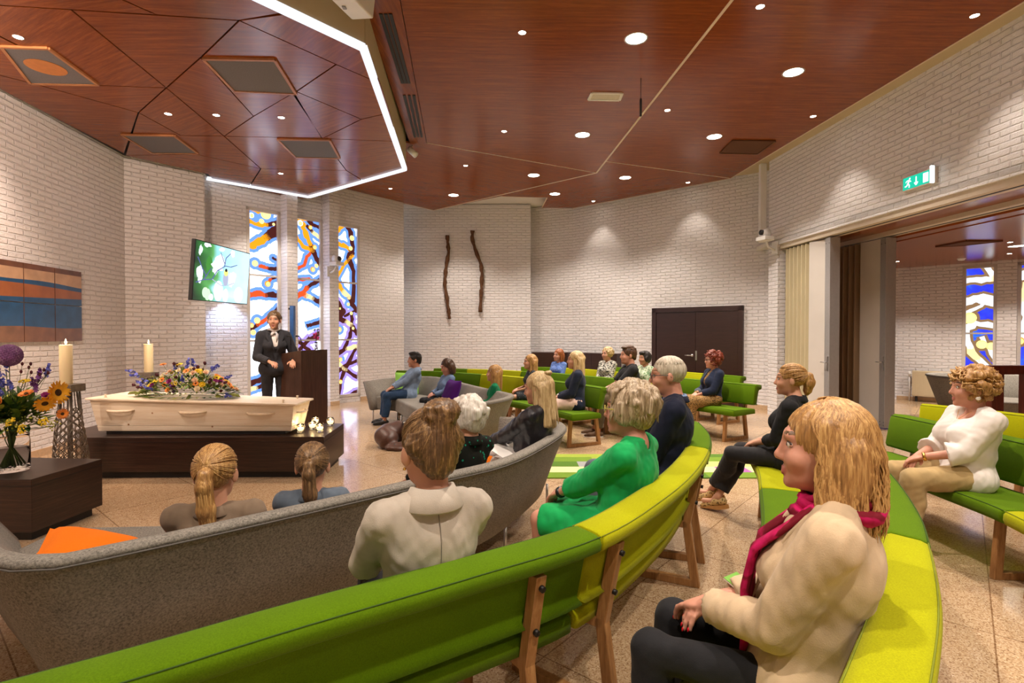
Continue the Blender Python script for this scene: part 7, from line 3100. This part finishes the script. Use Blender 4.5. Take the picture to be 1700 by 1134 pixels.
# 20 blonde woman foreground
def ex_blonde(c):
    s, nb, wd, Hc, t_ = c['s'], c['nb'], c['wd'], c['Hc'], c['t']
    m = MB()
    m.smooth = True
    # scarf: thick roll round the neck and two long ends down the front edges
    for j, (rr, zz, th) in enumerate(((.074, .015, .026), (.090, -.012, .028), (.078, .035, .018))):
        ring = []
        for a in np.linspace(.25, 2 * PI - .25, 28):
            aa = a + PI / 2
            ring.append(Vector(nb + A(rr * s * math.cos(aa), rr * s * math.sin(aa) * 1.0, zz - .03 * max(0, math.sin(aa)) + .006 * math.sin(a * 4 + j))))
        m.tube(ring, [th * (1 + .18 * math.sin(i * 1.3 + j)) for i in range(len(ring))], 9, .75)
    for k in (-1, 1):
        pts = [nb + A(k * .072, .05, .0), nb + A(k * .078, .105, -.06), Hc + t_ * .34 * s + A(k * .060, .175, 0), Hc + t_ * .22 * s + A(k * .050, .185, 0), Hc + t_ * .08 * s + A(k * .046, .165, 0), Hc + A(k * .044, .160, .01)]
        m.tube([Vector(p) for p in pts], [.026, .034, .038, .036, .036, .03], 10, .34, up=(0, 1, 0))
    m.build('scarf', P_SCARF, c['rt'])
    m = MB()
    for p, d, n_, sd in c['nails']:
        R = Matrix((Vector(d), Vector(sd), Vector(n_))).transposed()
        m.ball(p, (.0075, .005, .0025), 8, 5, R)
    m.build('nails', NAILR, c['rt'])
    m = MB()
    for k in (-1, 1):
        e, w = c['EL'][k], c['WR'][k]
        d = unit(w - e)
        for q in (.05, .075):
            p = w - d * q
            m.ball(p + A(k * .040, 0, .004), (.009, .009, .009), 10, 6)
    m.build('button', plain('horn_button', (.45, .36, .24), .35), c['rt'])
person('blonde woman in a beige blazer and magenta scarf, profile in the right foreground', 1366, 738, 1.47, (-.84, .54), seat=.46, lean=8, hs=1.04, wide=1.04, bust=.75, yaw=8, pitch=0, res=.0055, skin=SKIN3,
       top=[dict(mat=C_BEIGE, name='blazer', g=.022, sleeve=1.88, hem=.20, neck='v', vdepth=.30, collar=(.045, .03, .8), lapel=True, wr=.0055, flare=.006)],
       bottom=dict(mat=C_BLACK, g=.006), hair=dict(style='bob', mat=H_BLOND, n=900, len_=.21, vol=1.10, curl=.8, strand_r=.0034), extras=ex_blonde, hands={-1: A(-.01, .27, .665), 1: A(.05, .235, .675)}, lth=.78, kny=.40, elbow=.62, shoes=(SH_BLACK, 'shoe'))
# ================================================================== FLOWERS
M_LEAFD = plain('leaf_dark', srgb(52, 84, 34), .55, var=.3)
M_LEAFM = plain('leaf_mid_green', srgb(96, 130, 46), .55, var=.3)
M_LEAFY = plain('leaf_yellow_green', srgb(172, 178, 70), .6, var=.25)
M_STEM = plain('flower_stem', srgb(74, 96, 40), .6, var=.2)
P_BLUE = plain('petal_blue', srgb(100, 108, 204), .6, var=.3)
P_PURP = plain('petal_purple', srgb(120, 66, 150), .6, var=.25)
P_ALL = plain('petal_allium', srgb(140, 92, 150), .7, var=.3)
P_YEL = plain('petal_yellow', srgb(238, 206, 40), .6, var=.15)
P_ORA = plain('petal_orange', srgb(240, 144, 52), .6, var=.15)
P_SUN = plain('petal_sunflower', srgb(242, 178, 36), .6, var=.15)
P_PEACH = plain('petal_peach', srgb(246, 204, 168), .6, var=.1)
P_CREAM = plain('petal_cream', srgb(240, 226, 190), .6, var=.1)
P_MAG = plain('petal_deep_magenta', srgb(150, 28, 120), .6, var=.25)
P_BURG = plain('petal_burgundy', srgb(82, 24, 38), .7, var=.3)
P_WHT = plain('petal_white', srgb(232, 228, 222), .6, var=.06)
P_DISC = plain('flower_disc', srgb(74, 50, 24), .9, var=.4)
P_CATK = plain('catkin_green', srgb(122, 132, 66), .9, var=.25)


def frame(n):
    n = Vector(n).normalized()
    a = n.orthogonal().normalized()
    return Matrix((a, n.cross(a), n)).transposed()


def petals(m, p, n, count, L, W, tilt=.35, cup=0, rnd=None, layers=1):
    """ring of petals round the axis n"""
    R = frame(n)
    for ly in range(layers):
        for i in range(count):
            a = 2 * PI * (i + ly * .5) / count + (rnd.uniform(-.1, .1) if rnd else 0)
            l = L * (1 - .18 * ly)
            t_ = tilt + ly * .25
            d = Vector((math.cos(a) * math.cos(t_), math.sin(a) * math.cos(t_), math.sin(t_)))
            s = Vector((-math.sin(a), math.cos(a), 0))
            u = d.cross(s)
            pts = [(.12, .25, 0), (.5, .5, .03), (.85, .42, .0 + cup), (1.0, .0, .02 + cup)]
            c = [R @ (d * l * x + u * l * z) + p for x, w_, z in pts]
            b = m.add([c[0] - R @ s * W * pts[0][1], c[0] + R @ s * W * pts[0][1], c[1] + R @ s * W * pts[1][1] + R @ u * W * .15, c[1] - R @ s * W * pts[1][1] + R @ u * W * .15,
                       c[2] + R @ s * W * pts[2][1] + R @ u * W * .1, c[2] - R @ s * W * pts[2][1] + R @ u * W * .1, c[3]])
            m.face([b, b + 1, b + 2, b + 3])
            m.face([b + 3, b + 2, b + 4, b + 5])
            m.face([b + 5, b + 4, b + 6])


def leaf(m, p, d, L, W, up=(0, 0, 1), curl=.25):
    d = Vector(d).normalized()
    s = d.cross(Vector(up))
    if s.length < 1e-3:
        s = Vector((1, 0, 0))
    s.normalize()
    u = s.cross(d)
    rows = []
    for i in range(6):
        f = i / 5
        w = W * math.sin(PI * min(.98, f * .92 + .06)) ** .8
        c = p + d * L * f - u * L * curl * f * f
        rows.append((c - s * w + u * w * .25, c, c + s * w + u * w * .25))
    b = m.add([q for r in rows for q in r])
    for i in range(5):
        for j in range(2):
            k = b + i * 3 + j
            m.face([k, k + 1, k + 4, k + 3])


def flower(parent, kind, p, n, sc=1.0, rnd=random):
    p = Vector(p)
    m = MB()
    m.smooth = True
    nn = Vector(n).normalized()
    if kind == 'gerbera_orange' or kind == 'gerbera_yellow':
        petals(m, p, n, 20, .036 * sc, .008 * sc, .25, 0, rnd, 2)
        m.cur = 1
        m.ball(p + nn * .006 * sc, (.010 * sc, .010 * sc, .006 * sc), 8, 5, frame(n))
        return m.build('gerbera', [P_ORA if 'orange' in kind else P_YEL, P_DISC], parent)
    if kind == 'sunflower':
        petals(m, p, n, 22, .085 * sc, .017 * sc, .3, 0, rnd, 2)
        m.cur = 1
        m.ball(p + nn * .008 * sc, (.034 * sc, .034 * sc, .014 * sc), 12, 6, frame(n))
        return m.build('sunflower', [P_SUN, P_DISC], parent)
    if kind in ('rose_peach', 'rose_cream', 'rose_magenta', 'rose_yellow'):
        for ly in range(4):
            petals(m, p + nn * .004 * ly * sc, n, 7 - ly, (.034 - .006 * ly) * sc, .026 * sc, .35 + .3 * ly, .22, rnd)
        m.ball(p + nn * .010 * sc, .012 * sc, 8, 6)
        return m.build('rose', {'rose_peach': P_PEACH, 'rose_cream': P_CREAM, 'rose_magenta': P_MAG, 'rose_yellow': P_YEL}[kind], parent)
    if kind == 'delphinium':
        d = nn
        for i in range(15):
            f = i / 14
            q = p + d * .085 * f * sc + Vector((rnd.uniform(-1, 1), rnd.uniform(-1, 1), rnd.uniform(-1, 1))) * .018 * (1.1 - f) * sc
            petals(m, q, (rnd.uniform(-1, 1), rnd.uniform(-1, 1), rnd.uniform(-.3, 1)), 5, (.019 - .008 * f) * sc, .014 * sc, .2, 0, rnd)
        return m.build('delphinium', P_BLUE if rnd.random() < .8 else P_PURP, parent)
    if kind == 'burgundy':
        m.ball(p, (.014 * sc, .014 * sc, .019 * sc), 8, 6, frame(n))
        for i in range(22):
            a = rnd.uniform(0, 2 * PI)
            b = rnd.uniform(-1, 1)
            q = frame(n) @ Vector((math.cos(a) * math.sqrt(1 - b * b) * .014, math.sin(a) * math.sqrt(1 - b * b) * .014, b * .019)) * sc
            m.ball(p + q, .004 * sc, 5, 4)
        return m.build('thistle_head', P_BURG, parent)
    if kind == 'catkin':
        m.tube([p - nn * .045 * sc, p - nn * .02 * sc, p + nn * .03 * sc, p + nn * .055 * sc + Vector((0, 0, -.01 * sc))], [.005 * sc, .016 * sc, .014 * sc, .003 * sc], 9)
        return m.build('catkin', P_CATK, parent)
    if kind == 'filler':
        for i in range(14):
            q = p + Vector((rnd.uniform(-1, 1), rnd.uniform(-1, 1), rnd.uniform(-1, 1))) * .035 * sc
            m.ball(q, .0055 * sc, 5, 4)
        return m.build('filler_blossom', P_WHT if rnd.random() < .6 else P_LEAFYY, parent)
    if kind == 'yarrow':
        for i in range(26):
            a, r_ = rnd.uniform(0, 2 * PI), .034 * math.sqrt(rnd.random())
            m.ball(p + frame(n) @ Vector((r_ * math.cos(a), r_ * math.sin(a), -.012 * (r_ / .034) ** 2)) * sc, .0065 * sc, 5, 4)
        return m.build('yarrow', P_YEL, parent)


P_LEAFYY = M_LEAFY
rf = random.Random(21)
# --- spray on the coffin
fx0, fx1 = 228, 372
fa, fb = aty(225, 660, 5.75), aty(385, 660, 5.80)
lidz = lambda x: 0.43 + .035 + (.40 - .075 * ((x + 3.36) / 2.04 + .5)) * .93 * .9 + .028
sc_ = Vector(((fa.x + fb.x) / 2, 5.86, 0))
sc_.z = lidz(sc_.x)
spray = thing('coffin_spray', 'large mixed flower spray lying on the coffin lid', 'flowers', sc_)
hw = (fb.x - fa.x) / 2
def mound(u, v):
    """height of the spray over the lid at (u,v) in -1..1"""
    return .285 * max(0, 1 - u * u * .95) ** .8 * max(0, 1 - v * v) ** .5
# foliage
m1, m2, m3 = MB(), MB(), MB()
for i in range(620):
    u, v = rf.uniform(-1, 1), rf.uniform(-1, 1)
    if u * u + v * v > 1.05:
        continue
    z = mound(u, v) * rf.uniform(.35, .95)
    p = Vector((u * hw, v * .22, max(.008, z)))
    d = Vector((u * 1.3 + rf.uniform(-.5, .5), v * 1.2 + rf.uniform(-.5, .5), .35 + rf.uniform(-.3, .6)))
    mm = (m1, m2, m3)[0 if i % 5 < 2 else (1 if i % 5 < 4 else 2)]
    leaf(mm, p, d, rf.uniform(.05, .10), rf.uniform(.010, .02))
for i in range(46):
    a = 2 * PI * i / 46
    p = Vector((math.cos(a) * hw * .85, math.sin(a) * .19, .012))
    leaf((m1, m2, m3)[i % 3], p, (math.cos(a), math.sin(a), .12), rf.uniform(.08, .15), .018, curl=.12)
for mm, mat in ((m1, M_LEAFD), (m2, M_LEAFM), (m3, M_LEAFY)):
    o = mm.build('foliage', mat, spray)
    o['kind'] = 'stuff'
kinds = ['rose_peach'] * 7 + ['rose_cream'] * 5 + ['rose_magenta'] * 4 + ['rose_yellow'] * 3 + ['gerbera_orange'] * 11 + ['gerbera_yellow'] * 5 + ['delphinium'] * 10 + ['burgundy'] * 12 + ['catkin'] * 9 + ['filler'] * 16 + ['yarrow'] * 6
rf.shuffle(kinds)
placed = []
for kd in kinds:
    for tr in range(60):
        u = rf.uniform(-.97, .97)
        v = rf.uniform(-.98, .35)
        if u * u + v * v * .8 > 1:
            continue
        p = Vector((u * hw, v * .22, mound(u, v) + .012))
        if all((p - q).length > .038 for q in placed):
            break
    placed.append(p)
    n = Vector((u * .9, v * 1.2 - .35, .75))
    if kd in ('burgundy', 'delphinium') and rf.random() < .6:
        p = p + n.normalized() * rf.uniform(.01, .05)
    flower(spray, kd, p, n if kd != 'delphinium' else Vector((u * 1.5 + rf.uniform(-.3, .3), v * .4, .7)), rf.uniform(.9, 1.15), rf)
for (px, py, kd, n) in ((222, 618, 'delphinium', (-1, 0, .25)), (228, 624, 'delphinium', (-1, 0, .1)), (311, 608, 'delphinium', (.2, 0, 1)), (352, 612, 'delphinium', (1, 0, .35)), (372, 656, 'delphinium', (1, -.1, -.1)),
                        (340, 603, 'burgundy', (0, 0, 1)), (289, 604, 'burgundy', (0, 0, 1)), (294, 606, 'burgundy', (0, 0, 1)), (222, 639, 'burgundy', (-1, 0, .2)), (229, 643, 'burgundy', (-1, 0, 0)), (374, 635, 'burgundy', (1, 0, .5)), (367, 649, 'burgundy', (1, -.3, .3)),
                        (271, 606, 'gerbera_orange', (0, -.3, 1)), (298, 606, 'gerbera_yellow', (0, -.3, 1)), (221, 652, 'catkin', (-1, 0, -.1)), (234, 651, 'catkin', (-.8, -.5, -.3)), (390, 656, 'catkin', (1, 0, -.15)), (362, 657, 'catkin', (.8, -.6, -.1)), (313, 660, 'catkin', (.1, -1, -.6))):
    p = aty(px, py, 5.74 if py > 630 else 5.86) - sc_
    flower(spray, kd, p, n, 1.05, rf)
    mm = MB()
    b0 = Vector((p.x * .6, .02, max(.03, p.z * .4)))
    mm.tube([b0, (b0 + p) / 2 + Vector((0, 0, .01)), p], .0022, 5)
    mm.build('stem', M_STEM, spray)

# --- bouquet in the glass vase
vb = atz(19, 781, .455)
vase = thing('glass_vase', 'large clear glass vase of water on the low plinth', 'vase', (vb.x, vb.y, .456))
RV, HV = .112, .275
m = MB()
m.lathe([(RV * .96, 0), (RV, .008), (RV, HV * .82), (RV * .95, HV * .92), (RV * .97, HV), (RV * .93, HV), (RV * .91, HV * .92), (RV - .006, HV * .82), (RV - .006, .02), (.001, .016)], 36)
m.build('glass', glass('vase_glass', ior=1.12), vase)
m = MB()
m.lathe([(.001, .018), (RV - .0075, .022), (RV - .0075, HV * .62), (.001, HV * .62)], 32)
m.build('water', glass('vase_water', (.95, .98, .95), .0, 1.1), vase)
bq = thing('bouquet', 'mixed bouquet with purple allium and sunflower in the glass vase', 'flowers', (vb.x, vb.y, .456))
bc = Vector((vb.x, vb.y, .456))
m = MB()
for i in range(34):
    a = rf.uniform(0, 2 * PI)
    r0, r1 = rf.uniform(.02, .085), rf.uniform(0, .07)
    m.tube([(r0 * math.cos(a + 2.6), r0 * math.sin(a + 2.6), .03), (r1 * .3 * math.cos(a), r1 * .3 * math.sin(a), HV * .7), (r1 * math.cos(a), r1 * math.sin(a), HV + .06)], .0035, 6)
o = m.build('stems', M_STEM, bq)
m1, m2, m3 = MB(), MB(), MB()
for i in range(420):
    a, b = rf.uniform(0, 2 * PI), rf.uniform(-.5, 1)
    rr = rf.uniform(.25, 1.0)
    R0 = Vector((math.cos(a) * math.sqrt(1 - b * b * .9) * .22 * rr, math.sin(a) * math.sqrt(1 - b * b * .9) * .19 * rr, HV + .12 + b * .17 * rr))
    d = (R0 - Vector((0, 0, HV + .02))).normalized() + Vector((rf.uniform(-.5, .5), rf.uniform(-.5, .5), rf.uniform(-.4, .5)))
    leaf((m1, m2, m3)[0 if i % 7 < 4 else (1 if i % 7 < 6 else 2)], R0, d, rf.uniform(.07, .13), rf.uniform(.014, .026))
for mm, mat in ((m1, M_LEAFD), (m2, M_LEAFM), (m3, M_LEAFY)):
    o = mm.build('foliage', mat, bq)
    o['kind'] = 'stuff'
# grass-like tips
m = MB()
for i in range(60):
    a = rf.uniform(0, 2 * PI)
    q = Vector((math.cos(a) * rf.uniform(.05, .2), math.sin(a) * rf.uniform(.05, .18), HV + rf.uniform(.08, .2)))
    for k in range(7):
        m.ball(q + Vector((rf.uniform(-1, 1), rf.uniform(-1, 1), rf.uniform(-1, 1))) * .02, .005, 5, 4)
o = m.build('small_green_buds', M_LEAFY, bq)
o['kind'] = 'stuff'
D = vb.y
def at_(px, py, dy=0):
    return aty(px, py, D + dy) - bc
def stemto(p):
    mm = MB()
    mm.tube([(0, 0, HV), Vector((p.x * .45, p.y * .45, HV + (p.z - HV) * .6)), p], .003, 6)
    mm.build('stem', M_STEM, bq)
# allium
p = at_(15, 590)
stemto(p)
m = MB()
for i in range(260):
    z = 1 - 2 * (i + .5) / 260
    a = i * 2.39996
    d = Vector((math.cos(a) * math.sqrt(1 - z * z), math.sin(a) * math.sqrt(1 - z * z), z))
    q = p + d * .075
    petals(m, q, d, 6, .017, .006, .5)
m.ball(p, .05, 14, 10)
m.build('allium', P_ALL, bq)
for (px, py, dy, kd, n, s_) in ((93, 652, -.05, 'sunflower', (1, -.15, .1), 1.15), (74, 668, -.12, 'sunflower', (.6, -.5, -.5), .9), (44, 655, -.1, 'gerbera_orange', (0, -.5, 1), 1.5), (103, 687, -.12, 'gerbera_orange', (1, -.6, 0), 1.2), (0, 667, -.1, 'gerbera_orange', (-.3, -1, .2), 1.2),
                                (76, 658, -.08, 'rose_magenta', (.4, -.6, .7), 1.0), (84, 664, -.06, 'rose_magenta', (.5, -.6, .4), .8), (40, 631, .02, 'yarrow', (0, -.3, 1), 1.2), (66, 632, 0, 'delphinium', (.2, -.2, 1), 1.15), (78, 622, .02, 'delphinium', (.4, -.2, 1), 1.0), (58, 644, -.04, 'delphinium', (.1, -.5, 1), 1.0),
                                (6, 636, -.04, 'delphinium', (-.2, -.2, 1), 1.25), (10, 615, .03, 'delphinium', (0, 0, 1), 1.1), (2, 655, -.05, 'delphinium', (-.3, -.2, 1), 1.1), (20, 648, -.05, 'delphinium', (0, -.4, 1), 1.0), (52, 690, -.16, 'filler', (0, 0, 1), 1.3), (24, 705, -.18, 'filler', (0, 0, 1), 1.3),
                                (70, 700, -.15, 'yarrow', (.3, -.8, .4), 1.0), (14, 700, -.2, 'yarrow', (-.2, -.8, .4), 1.1), (34, 712, -.19, 'yarrow', (0, -.9, .3), 1.0), (88, 708, -.1, 'filler', (0, 0, 1), 1.2)):
    p = at_(px, py, dy)
    flower(bq, kd, p, n, s_, rf)
    stemto(p)
# burnet heads on thin stems
for (px, py) in ((37, 604), (48, 610), (51, 604), (52, 618), (66, 622), (80, 619), (73, 614), (35, 617)):
    p = at_(px, py, rf.uniform(-.02, .04))
    m = MB()
    m.ball(p, (.009, .009, .015), 8, 6)
    m.build('burnet_head', P_BURG, bq)
    mm = MB()
    mm.tube([(0, 0, HV + .05), Vector((p.x * .6, p.y * .6, p.z * .72)), p], .0014, 5)
    mm.build('stem', M_STEM, bq)

# ================================================================== DOG AND PAPERS
M_DOG = None
t = NT('chocolate_fur')
v = t.coords('Object', (60, 60, 60))
f = t.noise(v, 1.5, 4, .6)
t.base(t.ramp(f, [(.3, srgb(44, 22, 12)), (.7, srgb(92, 50, 28))]))
t.set(rough=.42, spec=.5)
t.b.inputs['Sheen Weight'].default_value = .15
t.bump(f, .25, .004)
M_DOG = t.m
dg = aty(655, 742, 7.0)
dgp = atz(655, 745, 0)
dog = thing('dog', 'chocolate brown dog lying curled asleep on the polished floor', 'dog', (dgp.x + .07, dgp.y + .12, 0), .2, None, .88)
F = Field(.05)
# curled body: haunch on the left, back arching, chest to the right, head tucked at the front
ring = [(-.20, -.08, .12), (-.26, .04, .16), (-.20, .15, .18), (-.05, .20, .20), (.12, .18, .19), (.23, .08, .16), (.24, -.04, .13)]
F.chain(ring, [.11, .135, .145, .15, .145, .12, .085])
F.ell((-.20, -.02, .13), (.15, .14, .13), k=.05)                      # haunch
F.cone((-.24, -.10, .07), (-.06, -.17, .05), .075, .05)                # hind leg folded forward
F.cone((-.06, -.17, .045), (-.17, -.20, .035), .045, .035)
F.cone((-.17, -.20, .035), (-.04, -.235, .03), .034, .032)
F.cone((.24, -.04, .13), (.14, -.15, .10), .085, .075)                 # neck
F.ell((.08, -.17, .085), (.085, .075, .07), k=.03)                      # skull
F.cone((.04, -.18, .07), (-.06, -.205, .06), .050, .036, k=.02)         # muzzle
F.ell((-.085, -.21, .068), (.018, .022, .016), k=.006, tag=1)           # nose
F.cone((.12, -.20, .12), (.085, -.245, .05), .030, .022, k=.012)        # ear
F.cone((.14, -.10, .13), (.16, -.06, .07), .028, .02, k=.012)
F.cone((.22, -.09, .06), (.05, -.255, .035), .05, .034)                 # fore leg under the chin
F.cone((.05, -.255, .035), (-.06, -.265, .03), .034, .03)
F.cone((-.27, -.04, .06), (-.20, -.24, .03), .03, .02, k=.02)           # tail
F.chain([(-.20, -.24, .03), (-.05, -.30, .025), (.06, -.29, .022)], [.024, .02, .012])
F.plane((0, 0, 0.002), (0, 0, 1))
V, Q = F.mesh(.011)
tg = F.tags(V)
mk('body', V, Q, [M_DOG, M_BLACK], dog, ((tg[Q] == 1).sum(1) >= 3).astype(int))
m = MB()
m.tube([(.03, .36 * .5, .36 * .5 + .16), (.02, .06, .352), (.03, -.02, .30), (.05, -.06, .2)], .012, 8, 2.2)
hn = m.build('harness', plain('harness_black', (.02, .018, .016), .7), dog)
m = MB()
m.box((.075, .03, .355), (.11, .05, .012), Euler((-.5, 0, .1)).to_matrix())
m.build('name_patch', P_WHT, hn)

# booklets
def booklet(label, p, rz, rx, mats, size=(.15, .21)):
    o = MB()
    o.box((0, 0, 0), (size[0], size[1], .004))
    rt = thing('booklet', label, 'booklet', p)
    rt.rotation_euler = (rx, 0, rz)
    o.build('pages', mats[0], rt)
    m = MB()
    m.box((0, 0, .003), (size[0] * 1.01, size[1] * 1.01, .0015))
    m.build('cover', mats[1], rt)
PAPER = plain('paper_white', (.82, .80, .76), .7, var=.02)
p = aty(843, 752, 3.92)
booklet('white paper booklet on the lap of the blonde woman in leather', (p.x, p.y, p.z), .8, .3, (PAPER, PAPER), (.2, .28))
p = aty(1232, 972, 1.66)
booklet('small booklet with a green cover behind the hands of the blonde woman', (p.x, p.y, p.z), .6, .35, (PAPER, plain('booklet_green', srgb(110, 168, 60), .5)), (.07, .09))
